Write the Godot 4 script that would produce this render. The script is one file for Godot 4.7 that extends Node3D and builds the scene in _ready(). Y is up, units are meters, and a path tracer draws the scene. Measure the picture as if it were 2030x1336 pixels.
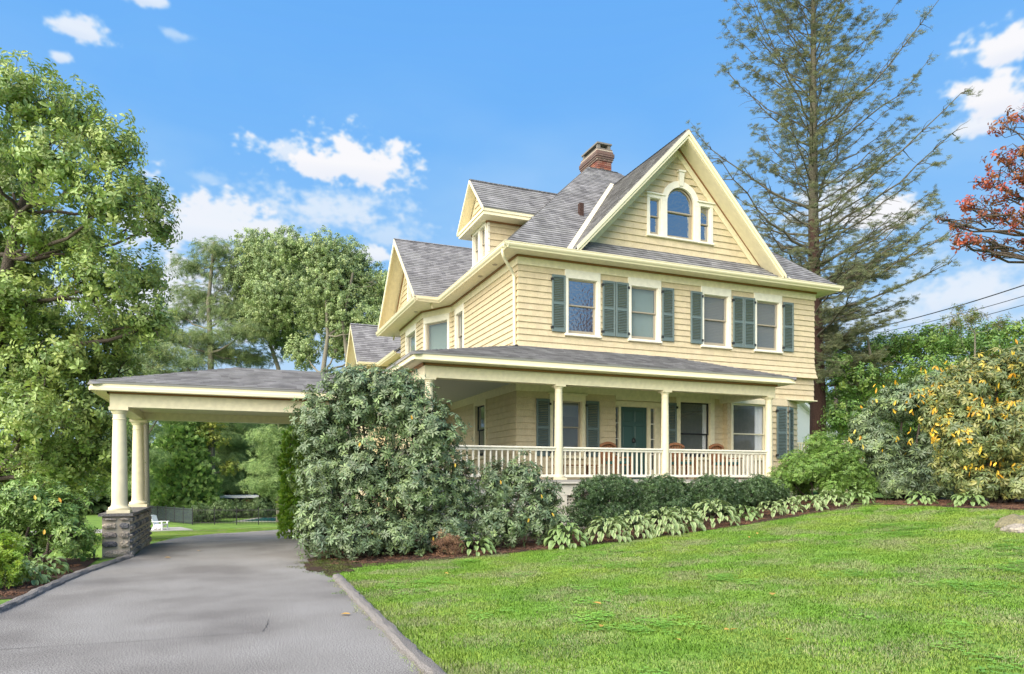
extends Node3D
# A yellow shingled house with a wrap-round porch and a carport, seen from its driveway. y is up, metres.
# House axes: +X runs along the front facade, -Z runs back along its left side.

var M := {}
var used := {}
var rng := RandomNumberGenerator.new()

class MB:
	var v := PackedVector3Array()
	var n := PackedVector3Array()
	var c := PackedColorArray()
	var ix := PackedInt32Array()
	var col := Color.WHITE

	func tri(a: Vector3, b: Vector3, d: Vector3) -> void:  # counter-clockwise seen from outside
		var nn := (b - a).cross(d - a).normalized()
		var k := v.size()
		v.append(a); v.append(b); v.append(d)
		for j in 3:
			n.append(nn); c.append(col)
		ix.append(k); ix.append(k + 2); ix.append(k + 1)

	func quad(a: Vector3, b: Vector3, d: Vector3, e: Vector3) -> void:
		var nn := (d - a).cross(e - b).normalized()
		var k := v.size()
		v.append(a); v.append(b); v.append(d); v.append(e)
		for j in 4:
			n.append(nn); c.append(col)
		ix.append(k); ix.append(k + 2); ix.append(k + 1)
		ix.append(k); ix.append(k + 3); ix.append(k + 2)

	func hexa(p: Array) -> void:  # p[0..3] bottom counter-clockwise from above, p[4..7] top
		quad(p[3], p[2], p[1], p[0]); quad(p[4], p[5], p[6], p[7])
		for j in 4:
			var k := (j + 1) % 4
			quad(p[j], p[k], p[4 + k], p[4 + j])

	func box(lo: Vector3, hi: Vector3, t := Transform3D()) -> void:
		hexa([t * Vector3(lo.x, lo.y, hi.z), t * Vector3(hi.x, lo.y, hi.z), t * Vector3(hi.x, lo.y, lo.z), t * Vector3(lo.x, lo.y, lo.z),
			t * Vector3(lo.x, hi.y, hi.z), t * Vector3(hi.x, hi.y, hi.z), t * Vector3(hi.x, hi.y, lo.z), t * Vector3(lo.x, hi.y, lo.z)])

	func bevel_box(lo: Vector3, hi: Vector3, b: float, t := Transform3D()) -> void:  # chamfered vertical and top edges towards local +z
		var p := [Vector3(lo.x, lo.y, lo.z), Vector3(hi.x, lo.y, lo.z), Vector3(hi.x, hi.y, lo.z), Vector3(lo.x, hi.y, lo.z)]
		var m := [Vector3(lo.x, lo.y, hi.z - b), Vector3(hi.x, lo.y, hi.z - b), Vector3(hi.x, hi.y, hi.z - b), Vector3(lo.x, hi.y, hi.z - b)]
		var f := [Vector3(lo.x + b, lo.y + b, hi.z), Vector3(hi.x - b, lo.y + b, hi.z), Vector3(hi.x - b, hi.y - b, hi.z), Vector3(lo.x + b, hi.y - b, hi.z)]
		for a in [p, m, f]:
			for j in 4:
				a[j] = t * a[j]
		quad(f[0], f[1], f[2], f[3])
		quad(p[1], p[0], p[3], p[2])
		for j in 4:
			var k := (j + 1) % 4
			quad(p[j], p[k], m[k], m[j]); quad(m[j], m[k], f[k], f[j])

	func bar(p: Vector3, q: Vector3, w: float, h: float, up := Vector3.UP) -> void:
		var z := (q - p).normalized()
		var x := up.cross(z).normalized()
		var y := z.cross(x)
		box(Vector3(-w / 2, -h / 2, 0), Vector3(w / 2, h / 2, (q - p).length()), Transform3D(Basis(x, y, z), p))

	func tube(pts: PackedVector3Array, rad: PackedFloat32Array, sides := 6, caps := true) -> void:
		var k := v.size()
		var side := Vector3.RIGHT
		for i in pts.size():
			var d := (pts[mini(i + 1, pts.size() - 1)] - pts[maxi(i - 1, 0)]).normalized()
			side = (side - d * side.dot(d))
			if side.length() < 0.05:
				side = d.cross(Vector3(0.3, 0.2, 0.9))
			side = side.normalized()
			var o := d.cross(side)
			for j in sides:
				var a := TAU * j / sides
				var w := side * cos(a) + o * sin(a)
				v.append(pts[i] + w * rad[i]); n.append(w); c.append(col)
		for i in pts.size() - 1:
			for j in sides:
				var a := k + i * sides + j
				var b := k + i * sides + (j + 1) % sides
				ix.append(a); ix.append(a + sides); ix.append(b)
				ix.append(b); ix.append(a + sides); ix.append(b + sides)
		if caps:
			for e in [0, pts.size() - 1]:
				var k2 := v.size()
				var d := (pts[e] - pts[1 if e == 0 else e - 1]).normalized()
				for j in sides:
					v.append(v[k + e * sides + j]); n.append(d); c.append(col)
				for j in range(1, sides - 1):
					if e == 0:
						ix.append(k2); ix.append(k2 + j); ix.append(k2 + j + 1)
					else:
						ix.append(k2); ix.append(k2 + j + 1); ix.append(k2 + j)

	func lathe(at: Vector3, prof: Array, sides := 20) -> void:  # prof: [radius, height] from the bottom up; crisp rings by repeating points
		for i in prof.size() - 1:
			var a: Array = prof[i]
			var b: Array = prof[i + 1]
			var sl := Vector2(b[1] - a[1], a[0] - b[0]).normalized()
			var k := v.size()
			for j in sides:
				var w := Vector3(cos(TAU * j / sides), 0, sin(TAU * j / sides))
				var nn := (w * sl.x + Vector3.UP * sl.y).normalized()
				v.append(at + w * a[0] + Vector3.UP * a[1]); v.append(at + w * b[0] + Vector3.UP * b[1])
				n.append(nn); n.append(nn); c.append(col); c.append(col)
			for j in sides:
				var p := k + j * 2
				var q := k + ((j + 1) % sides) * 2
				ix.append(p); ix.append(q); ix.append(p + 1)
				ix.append(q); ix.append(q + 1); ix.append(p + 1)

	func prism(poly: PackedVector3Array, off: Vector3) -> void:  # convex polygon, counter-clockwise seen against off, pushed along off
		for i in range(1, poly.size() - 1):
			tri(poly[0] + off, poly[i] + off, poly[i + 1] + off)
			tri(poly[0], poly[i + 1], poly[i])
		for i in poly.size():
			var j := (i + 1) % poly.size()
			quad(poly[i], poly[j], poly[j] + off, poly[i] + off)

	func mesh() -> ArrayMesh:
		var a := []
		a.resize(Mesh.ARRAY_MAX)
		a[Mesh.ARRAY_VERTEX] = v; a[Mesh.ARRAY_NORMAL] = n; a[Mesh.ARRAY_COLOR] = c; a[Mesh.ARRAY_INDEX] = ix
		var m := ArrayMesh.new()
		if v.size():
			m.add_surface_from_arrays(Mesh.PRIMITIVE_TRIANGLES, a)
		return m


# ---------------------------------------------------------------- naming
func numbered(called: String) -> String:
	if not used.has(called):
		used[called] = 0
		return called
	used[called] += 1
	return "%s_%03d" % [called, used[called]]

func tag(o: Node3D, label: String, category: String, group := "") -> Node3D:
	o.set_meta("label", label); o.set_meta("category", category)
	if group:
		o.set_meta("group", group)
	return o

func thing(called: String, label: String, category: String, at: Vector3, group := "", turn := 0.0) -> Node3D:
	var o := Node3D.new()
	o.name = numbered(called)
	add_child(o)
	o.position = at; o.rotation.y = turn
	return tag(o, label, category, group)

func put(called: String, mesh: Mesh, mat: Material, parent: Node3D, t := Transform3D()) -> MeshInstance3D:  # a mesh in its parent's own axes
	var o := MeshInstance3D.new()
	o.name = called if parent != self else numbered(called)
	o.mesh = mesh; o.material_override = mat; o.transform = t
	parent.add_child(o, true)
	return o

func wput(called: String, mb: MB, mat: Material, parent: Node3D) -> MeshInstance3D:  # a mesh given in world coordinates, under an unturned thing or one of its parts
	var off := Vector3.ZERO
	var p: Node = parent
	while p != self and p != null:
		off += p.position
		p = p.get_parent()
	return put(called, mb.mesh(), mat, parent, Transform3D(Basis(), -off))

func struct(o: Node3D) -> Node3D:
	o.set_meta("kind", "structure")
	return o

func stuff(o: Node3D) -> Node3D:
	o.set_meta("kind", "stuff")
	return o

func copy(o: Node3D, label := "") -> Node3D:
	var r := o.duplicate() as Node3D
	r.name = numbered(String(o.name).trim_suffix("_000"))
	add_child(r)
	if label:
		r.set_meta("label", label)
	return r

func many(called: String, mesh: Mesh, mat: Material, parent: Node3D, xf: Array, cols: PackedColorArray) -> MultiMeshInstance3D:
	var off := Vector3.ZERO
	var p: Node = parent
	while p != self and p != null:
		off += p.position
		p = p.get_parent()
	var mm := MultiMesh.new()
	mm.transform_format = MultiMesh.TRANSFORM_3D
	mm.use_colors = true
	mm.mesh = mesh
	mm.instance_count = xf.size()
	for i in xf.size():
		mm.set_instance_transform(i, xf[i])
		mm.set_instance_color(i, cols[i])
	var o := MultiMeshInstance3D.new()
	o.name = called if parent != self else numbered(called)
	o.multimesh = mm; o.material_override = mat
	o.position = -off
	parent.add_child(o, true)
	stuff(o)
	return o

# ---------------------------------------------------------------- materials
func lin(r: float, g: float, b: float, a := 1.0) -> Color:
	var k := Color(r, g, b).linear_to_srgb()
	k.a = a
	return k

func noise_tex(sd: int, freq: float, stops: Array, octaves := 4, size := 512, kind := FastNoiseLite.TYPE_SIMPLEX_SMOOTH) -> NoiseTexture2D:
	var f := FastNoiseLite.new()
	f.seed = sd; f.frequency = freq; f.noise_type = kind; f.fractal_octaves = octaves
	var t := NoiseTexture2D.new()
	t.width = size; t.height = size; t.seamless = true; t.noise = f
	var g := Gradient.new()
	var offs := PackedFloat32Array()
	var cs := PackedColorArray()
	for s in stops:
		offs.append(s[0]); cs.append(s[1])
	g.offsets = offs; g.colors = cs
	t.color_ramp = g
	return t

func grey(sd: int, freq: float, lo: float, hi: float, octaves := 4, size := 512) -> NoiseTexture2D:
	return noise_tex(sd, freq, [[0.15, Color(lo, lo, lo)], [0.85, Color(hi, hi, hi)]], octaves, size)

func mat(called: String, col: Color, rough := 0.7, tex: Texture2D = null, scale := 1.0, tex2: Texture2D = null, scale2 := 0.2, bump: Texture2D = null, bump_cm := 0.0) -> StandardMaterial3D:
	var m := StandardMaterial3D.new()
	m.resource_name = called
	m.albedo_color = col; m.roughness = rough
	m.vertex_color_use_as_albedo = true
	if tex or bump:
		m.uv1_triplanar = true; m.uv1_world_triplanar = true
		m.uv1_scale = Vector3.ONE * scale
		if tex:
			m.albedo_texture = tex
	if tex2:
		m.detail_enabled = true; m.detail_albedo = tex2; m.detail_blend_mode = BaseMaterial3D.BLEND_MODE_MUL
		m.detail_uv_layer = BaseMaterial3D.DETAIL_UV_2
		m.uv2_triplanar = true; m.uv2_world_triplanar = true; m.uv2_scale = Vector3.ONE * scale2
	if bump:
		m.heightmap_enabled = true; m.heightmap_texture = bump; m.heightmap_scale = bump_cm
	M[called] = m
	return m

func leaf_mat(called: String, rough := 0.45, back := 0.35) -> StandardMaterial3D:
	var m := StandardMaterial3D.new()
	m.resource_name = called
	m.vertex_color_use_as_albedo = true
	m.roughness = rough
	m.backlight_enabled = true
	m.backlight = Color(back, back, back * 0.7).linear_to_srgb()
	m.cull_mode = BaseMaterial3D.CULL_DISABLED
	M[called] = m
	return m

func materials() -> void:
	var speck := grey(11, 0.08, 0.80, 1.0, 5)
	var fine := grey(12, 0.25, 0.72, 1.0, 3)
	var broad := grey(13, 0.012, 0.82, 1.0, 4)
	mat("siding", lin(0.675, 0.568, 0.37), 0.62, grey(14, 0.05, 0.93, 1.0, 5), 0.6, grey(15, 0.02, 0.93, 1.0, 3), 0.35, grey(16, 0.2, 0.0, 1.0, 3), 0.12)
	mat("trim", lin(0.79, 0.715, 0.50), 0.5, grey(17, 0.02, 0.94, 1.0, 4), 0.5)
	mat("white_trim", lin(0.82, 0.78, 0.66), 0.5, grey(17, 0.02, 0.95, 1.0, 4), 0.5)
	mat("ceiling_paint", lin(0.42, 0.45, 0.42), 0.5)
	mat("brown", lin(0.26, 0.125, 0.045), 0.55)
	mat("sash", lin(0.33, 0.285, 0.215), 0.5)
	mat("shutter", lin(0.165, 0.225, 0.222), 0.45, fine, 2.0)
	mat("door", lin(0.035, 0.085, 0.075), 0.4)
	mat("iron", lin(0.02, 0.02, 0.022), 0.5)
	mat("gutter", lin(0.78, 0.71, 0.49), 0.4)
	mat("shingle", Color.WHITE, 0.92, fine, 1.6, grey(18, 0.015, 0.8, 1.0, 3), 0.2)
	mat("brick", Color.WHITE, 0.9, speck, 2.5, null, 0.2, fine, 0.4)
	mat("mortar", lin(0.58, 0.51, 0.41), 0.95, fine, 2.0)
	mat("stone", Color.WHITE, 0.85, noise_tex(21, 0.03, [[0.2, Color(0.62, 0.62, 0.66)], [0.5, Color(0.9, 0.88, 0.86)], [0.8, Color(1, 0.97, 0.92)]], 5), 1.4, null, 0.2, grey(22, 0.05, 0.0, 1.0, 5), 1.6)
	mat("sooty_stone", lin(0.25, 0.23, 0.21), 0.95, fine, 0.9)
	mat("concrete", lin(0.48, 0.46, 0.42), 0.9, fine, 0.7)
	mat("asphalt", lin(0.325, 0.315, 0.302), 0.88, noise_tex(31, 0.085, [[0.28, Color(0.55, 0.55, 0.55)], [0.48, Color(0.84, 0.84, 0.84)], [0.66, Color(1, 1, 1)]], 4, 1024), 0.62, noise_tex(32, 0.011, [[0.2, Color(0.80, 0.79, 0.785)], [0.5, Color(0.93, 0.925, 0.92)], [0.8, Color(1, 1, 1)]], 6), 0.07, grey(33, 0.3, 0.0, 1.0, 2), 0.25)
	mat("curb_asphalt", lin(0.40, 0.375, 0.355), 0.92, noise_tex(39, 0.1, [[0.2, Color(0.5, 0.5, 0.5)], [0.75, Color(1, 1, 1)]], 5), 1.2, null, 0.2, grey(34, 0.16, 0.0, 1.0, 3), 1.8)
	mat("ground", lin(0.20, 0.32, 0.06), 1.0, noise_tex(35, 0.05, [[0.2, Color(0.66, 0.72, 0.6)], [0.55, Color(0.9, 0.95, 0.8)], [0.8, Color(1, 1, 1)]], 5), 0.8, noise_tex(36, 0.016, [[0.2, Color(0.78, 0.82, 0.7)], [0.7, Color(1, 1, 0.9)]], 4), 0.09)
	mat("mulch", lin(0.115, 0.062, 0.038), 1.0, noise_tex(37, 0.12, [[0.2, Color(0.4, 0.36, 0.34)], [0.6, Color(0.9, 0.85, 0.8)], [0.85, Color(1, 1, 1)]], 4), 1.2, null, 0.2, grey(38, 0.15, 0.0, 1.0, 3), 3.0)
	mat("chip", Color.WHITE, 1.0)
	mat("bark", lin(0.17, 0.14, 0.115), 0.95, noise_tex(41, 0.05, [[0.25, Color(0.5, 0.46, 0.44)], [0.75, Color(1, 1, 1)]], 5), 1.2, null, 0.2, grey(42, 0.06, 0.0, 1.0, 4), 3.0)
	mat("red_bark", lin(0.135, 0.072, 0.055), 0.95, noise_tex(41, 0.05, [[0.25, Color(0.45, 0.4, 0.4)], [0.75, Color(1, 1, 1)]], 5), 1.2, null, 0.2, grey(42, 0.06, 0.0, 1.0, 4), 3.0)
	mat("olive_bark", lin(0.185, 0.17, 0.12), 0.95, noise_tex(41, 0.05, [[0.25, Color(0.5, 0.5, 0.46)], [0.75, Color(1, 1, 1)]], 5), 1.0)
	mat("grey_bark", lin(0.30, 0.275, 0.22), 0.95, noise_tex(41, 0.05, [[0.25, Color(0.55, 0.55, 0.52)], [0.75, Color(1, 1, 1)]], 5), 0.9)
	mat("wood", lin(0.36, 0.155, 0.065), 0.5, grey(43, 0.06, 0.75, 1.0, 3), 2.0)
	mat("cushion", lin(0.02, 0.11, 0.10), 0.9)
	mat("white_paint", lin(0.74, 0.76, 0.75), 0.6)
	mat("roof_far", lin(0.30, 0.30, 0.31), 0.9)
	mat("dark", lin(0.018, 0.019, 0.022), 0.8)
	mat("blind_teal", lin(0.095, 0.15, 0.14), 0.8)
	mat("blind_dark", lin(0.04, 0.042, 0.047), 0.8)
	mat("curtain", lin(0.62, 0.64, 0.66), 0.9)
	mat("interior", lin(0.10, 0.095, 0.09), 0.9)
	mat("water", lin(0.02, 0.22, 0.25), 0.06)
	mat("wire", lin(0.03, 0.03, 0.033), 0.6)
	mat("moss", lin(0.10, 0.16, 0.03), 1.0, fine, 3.0)
	var g := StandardMaterial3D.new()
	g.resource_name = "glass"
	g.albedo_color = Color(0.9, 0.95, 0.95, 0.12); g.roughness = 0.02; g.metallic_specular = 0.9
	g.transparency = BaseMaterial3D.TRANSPARENCY_ALPHA
	M.glass = g
	var mg := StandardMaterial3D.new()  # old panes before a dark room: they mostly mirror the sky
	mg.resource_name = "mirror_glass"
	mg.albedo_color = lin(0.33, 0.35, 0.37); mg.metallic = 1.0; mg.roughness = 0.03
	mg.uv1_triplanar = true; mg.uv1_world_triplanar = true; mg.uv1_scale = Vector3.ONE * 0.8
	mg.heightmap_enabled = true; mg.heightmap_texture = grey(71, 0.02, 0.0, 1.0, 2); mg.heightmap_scale = 0.25
	M.mirror_glass = mg
	leaf_mat("leaf", 0.42, 0.45)
	leaf_mat("gloss_leaf", 0.32, 0.3)
	leaf_mat("needle", 0.6, 0.35)
	leaf_mat("blade", 0.55, 0.45)

# ---------------------------------------------------------------- the lie of the land
func gy(x: float, z: float) -> float:
	var rise := 0.0
	if x > 1.8:
		var k := x - 1.8
		rise = 0.0045 * k * k + 0.012 * k if x < 15.0 else 0.943 + 0.02 * minf(x - 15.0, 20.0)
	var u := clampf((-z - 18.0) / 36.0, 0.0, 1.0)
	var drop := -1.95 * lerpf(u, smoothstep(0.0, 1.0, u), 0.5)
	var back := smoothstep(-15.5, -19.0, z) if z < -15.5 else 0.0
	var side := smoothstep(4.0, 16.0, x)
	rise *= lerpf(1.0, smoothstep(6.0, 20.0, x), smoothstep(0.0, 1.0, clampf((-z - 15.5) / 10.0, 0.0, 1.0)))
	return rise + drop * (1.0 - side) + back * 0.0

func gn(x: float, z: float) -> Vector3:
	return Vector3(gy(x - 0.2, z) - gy(x + 0.2, z), 0.4, gy(x, z - 0.2) - gy(x, z + 0.2)).normalized()

func sheet(strip_l: Array, strip_r: Array, lift: float, cross := 8, sub := 6) -> MB:  # a sheet laid on the ground between two edges given as [x, z]
	var mb := MB.new()
	var rows := []
	for i in strip_l.size() - 1:
		for s in sub:
			var k := float(s) / sub
			rows.append([smooth_at(strip_l, i, k), smooth_at(strip_r, i, k)])
	rows.append([Vector2(strip_l[-1][0], strip_l[-1][1]), Vector2(strip_r[-1][0], strip_r[-1][1])])
	for r in rows.size():
		for j in cross + 1:
			var p: Vector2 = rows[r][0].lerp(rows[r][1], float(j) / cross)
			mb.v.append(Vector3(p.x, gy(p.x, p.y) + lift, p.y)); mb.n.append(gn(p.x, p.y)); mb.c.append(Color.WHITE)
	for r in rows.size() - 1:
		for j in cross:
			var a := r * (cross + 1) + j
			var b := a + cross + 1
			for q in [a, b, a + 1, a + 1, b, b + 1]:
				mb.ix.append(q)
	return mb

func smooth_at(pts: Array, i: int, k: float) -> Vector2:
	var g := func(j): return Vector2(pts[clampi(j, 0, pts.size() - 1)][0], pts[clampi(j, 0, pts.size() - 1)][1])
	return (g.call(i) as Vector2).cubic_interpolate(g.call(i + 1), g.call(i - 1), g.call(i + 2), k)

# ---------------------------------------------------------------- sky
func sky_picture() -> Image:
	var f := FastNoiseLite.new()
	f.seed = 5; f.frequency = 3.2; f.fractal_octaves = 5; f.noise_type = FastNoiseLite.TYPE_SIMPLEX_SMOOTH; f.fractal_gain = 0.55
	var f2 := FastNoiseLite.new()
	f2.seed = 9; f2.frequency = 1.6; f2.fractal_octaves = 4
	# [azimuth, elevation, half-width, half-height, thickness] of each cloud, in degrees
	var cl := [[8.9, 23.5, 6.6, 2.2, 1.0], [4.4, 23.8, 2.6, 1.2, 0.8], [7.0, 19.9, 8.5, 2.6, 0.74], [-1.0, 18.2, 8.0, 2.8, 0.9], [12.2, 18.8, 4.2, 1.9, 0.55], [10.5, 17.3, 2.0, 1.0, 0.9],
		[-9.8, 28.5, 2.1, 0.9, 0.85], [-10.5, 26.7, 0.8, 0.4, 0.8], [-5.5, 31.1, 1.3, 0.5, 0.8], [-3.4, 29.6, 1.3, 0.4, 0.5],
		[57.4, 26.6, 3.0, 1.5, 1.0], [56.5, 24.0, 3.1, 2.0, 1.0], [55.5, 22.6, 1.5, 0.8, 0.9], [49.7, 18.2, 3.4, 2.1, 1.0], [46.9, 19.4, 3.4, 2.0, 0.8], [55.4, 12.3, 7.0, 3.2, 0.75], [51.0, 11.6, 7.0, 3.0, 0.6],
		[66.0, 14.0, 9.0, 3.0, 0.7], [-1.4, 21.3, 2.0, 0.7, 0.4], [14.5, 12.3, 9.0, 2.6, 0.6], [-2.4, 12.5, 13.0, 3.6, 0.85]]
	var r := RandomNumberGenerator.new()
	r.seed = 77
	for i in 95:  # the rest of the sky goes on in the same way
		var az := r.randf_range(74.0, 338.0)
		cl.append([az, r.randf_range(6.0, 60.0), r.randf_range(3.0, 11.0), r.randf_range(1.2, 3.4), r.randf_range(0.45, 1.0)])
	for i in 12:
		cl.append([r.randf_range(-30.0, 80.0), r.randf_range(44.0, 75.0), r.randf_range(4.0, 12.0), r.randf_range(1.5, 4.0), r.randf_range(0.4, 0.9)])
	var small := Image.create_empty(1024, 512, false, Image.FORMAT_RGB8)
	sky_fill(small, 1024, 512, 0, 1024, 0, 258, cl, f, f2)
	for y in range(258, 512):
		for x in 1024:
			small.set_pixel(x, y, Color(0.45, 0.47, 0.42))
	small.resize(4096, 2048, Image.INTERPOLATE_BILINEAR)
	sky_fill(small, 4096, 2048, -230, 720, 560, 1030, cl, f, f2)
	return small

func sky_fill(im: Image, w: int, h: int, x0: int, x1: int, y0: int, y1: int, cl: Array, f: FastNoiseLite, f2: FastNoiseLite) -> void:
	for y in range(y0, y1):
		var el := 90.0 - (y + 0.5) / h * 180.0
		var near := []
		for k in cl:
			if absf(el - k[1]) < k[3] * 2.0:
				near.append(k)
		var ce := cos(deg_to_rad(el))
		var se := sin(deg_to_rad(el))
		var t := clampf(el / 62.0, 0.0, 1.0)
		var air := Color(0.73, 0.87, 0.99).lerp(Color(0.45, 0.715, 0.985), smoothstep(0.0, 0.5, t)).lerp(Color(0.27, 0.56, 0.92), smoothstep(0.4, 1.1, t))
		for x in range(x0, x1):
			var az := (x + 0.5) / w * 360.0
			if az > 345.0:
				az -= 360.0
			var a := deg_to_rad(az)
			var d := Vector3(ce * sin(a), se, -ce * cos(a))
			var best := 0.0
			var low := 0.0
			var nv := 2.0
			for k in near:
				var dx: float = (az - k[0]) / k[2]
				if absf(dx) < 2.0:
					var dy: float = (el - k[1]) / k[3]
					var under := 1.5 if dy < 0.0 else 1.0
					var q := 1.0 - sqrt(dx * dx + dy * dy * under)
					if nv > 1.5:
						nv = f.get_noise_3d(d.x * 6.0, d.y * 11.0, d.z * 6.0) + 0.45 * f.get_noise_3d(d.x * 22.0, d.y * 34.0, d.z * 22.0)
					var e: float = smoothstep(-0.02, 0.62 if k[4] > 0.75 else 1.1, q * 1.15 + nv * 0.95) * k[4]
					if e > best:
						best = e
						low = clampf(-dy, 0.0, 1.0) * clampf(q + 0.3, 0.0, 1.0)
			var veil := clampf(0.16 + 0.5 * f2.get_noise_3d(d.x * 2.2, d.y * 5.0, d.z * 2.2), 0.0, 0.5) * (1.0 - smoothstep(8.0, 34.0, el))
			var c := air.lerp(Color(0.95, 0.965, 1.0), veil)
			c = c.lerp(Color(0.985, 0.985, 1.0).lerp(Color(0.82, 0.87, 0.97), low * 0.8), clampf(best, 0.0, 1.0))
			im.set_pixel((x + w) % w, y, c)

# ---------------------------------------------------------------- walls
func wall_frame(kind: String) -> Transform3D:
	match kind:
		"front": return Transform3D(Basis(Vector3.RIGHT, Vector3.UP, Vector3.BACK), Vector3(0, 0, -18.63))
		"left": return Transform3D(Basis(Vector3.BACK, Vector3.UP, Vector3.LEFT), Vector3(7.755, 0, 0))
	return Transform3D()

func face(a: Vector3, b: Vector3) -> Transform3D:  # a wall seen from outside runs from a (left) to b (right)
	var x := (b - a).normalized()
	return Transform3D(Basis(x, Vector3.UP, x.cross(Vector3.UP)), a)

func spans(lo: float, hi: float, y0: float, y1: float, holes: Array) -> Array:  # what is left of [lo, hi] where holes [x0, x1, y0, y1] reach into the rows y0..y1
	var out := [[lo, hi]]
	for h in holes:
		if h[3] <= y0 + 0.001 or h[2] >= y1 - 0.001:
			continue
		var next := []
		for s in out:
			if h[0] >= s[1] or h[1] <= s[0]:
				next.append(s)
				continue
			if h[0] > s[0] + 0.01: next.append([s[0], h[0]])
			if h[1] < s[1] - 0.01: next.append([h[1], s[1]])
		out = next
	return out

func sheathing(mb: MB, t: Transform3D, x0: float, x1: float, y0: float, y1: float, holes: Array, thick := 0.16, slope := 0.0) -> void:  # slope: how far both ends draw in per metre of height
	var ys := [y0, y1]
	for h in holes:
		for k in [h[2], h[3]]:
			if k > y0 and k < y1: ys.append(k)
	ys.sort()
	for i in ys.size() - 1:
		var a: float = ys[i]
		var b: float = ys[i + 1]
		if b - a < 0.003: continue
		for s in spans(x0 + slope * (a - y0), x1 - slope * (a - y0), a, b, holes):
			var l2: float = s[0] + (slope * (b - a) if s[0] < x0 + slope * (a - y0) + 0.001 else 0.0)
			var r2: float = s[1] - (slope * (b - a) if s[1] > x1 - slope * (a - y0) - 0.001 else 0.0)
			mb.hexa([t * Vector3(s[0], a, 0), t * Vector3(s[1], a, 0), t * Vector3(s[1], a, -thick), t * Vector3(s[0], a, -thick),
				t * Vector3(l2, b, 0), t * Vector3(maxf(r2, l2), b, 0), t * Vector3(maxf(r2, l2), b, -thick), t * Vector3(l2, b, -thick)])

func courses(wall: Node3D, t: Transform3D, x0: float, x1: float, y0: float, y1: float, pitch: float, holes: Array, slope := 0.0, flare := 0.0, wmin := 0.16, wmax := 0.42) -> void:
	# rows of cedar shingles, each row a piece of its wall; every shingle a tapered slab with a thin joint to the next
	var rows := int(round((y1 - y0) / pitch))
	for i in rows:
		var a := y0 + i * (y1 - y0) / rows
		var b := a + (y1 - y0) / rows
		var xa := x0 + slope * (b + 0.03 - y0)
		var xb := x1 - slope * (b + 0.03 - y0)
		if xb - xa < 0.05: continue
		var lap := minf(b + 0.03, y1)
		var kick := func(y: float) -> float: return flare * pow(clampf(1.0 - (y - y0) / 0.55, 0.0, 1.0), 1.6)
		for s in spans(xa, xb, a + 0.02, b - 0.02, holes):
			var x: float = s[0]
			var mb := MB.new()
			while x < s[1] - 0.001:
				var w := rng.randf_range(wmin, wmax)
				var e := minf(x + w, s[1])
				if s[1] - e < 0.05: e = s[1]
				var butt := a - rng.randf_range(0.0, 0.004)
				var zf: float = 0.043 + rng.randf_range(0.0, 0.003) + kick.call(a)
				var zt: float = 0.007 + kick.call(lap)
				var g := rng.randf_range(0.965, 1.0)
				mb.col = Color(g, g * rng.randf_range(0.985, 1.0), g * rng.randf_range(0.96, 1.0))
				var r := e - 0.0016
				mb.quad(t * Vector3(x, butt, zf), t * Vector3(r, butt, zf), t * Vector3(r, lap, zt), t * Vector3(x, lap, zt))
				mb.quad(t * Vector3(x, butt, 0.001), t * Vector3(r, butt, 0.001), t * Vector3(r, butt, zf), t * Vector3(x, butt, zf))
				mb.tri(t * Vector3(r, butt, zf), t * Vector3(r, butt, 0.001), t * Vector3(r, lap, zt))
				mb.tri(t * Vector3(x, butt, 0.001), t * Vector3(x, butt, zf), t * Vector3(x, lap, zt))
				x = e
			if mb.v.size():
				wput("shingle_course", mb, M.siding, wall)

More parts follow.
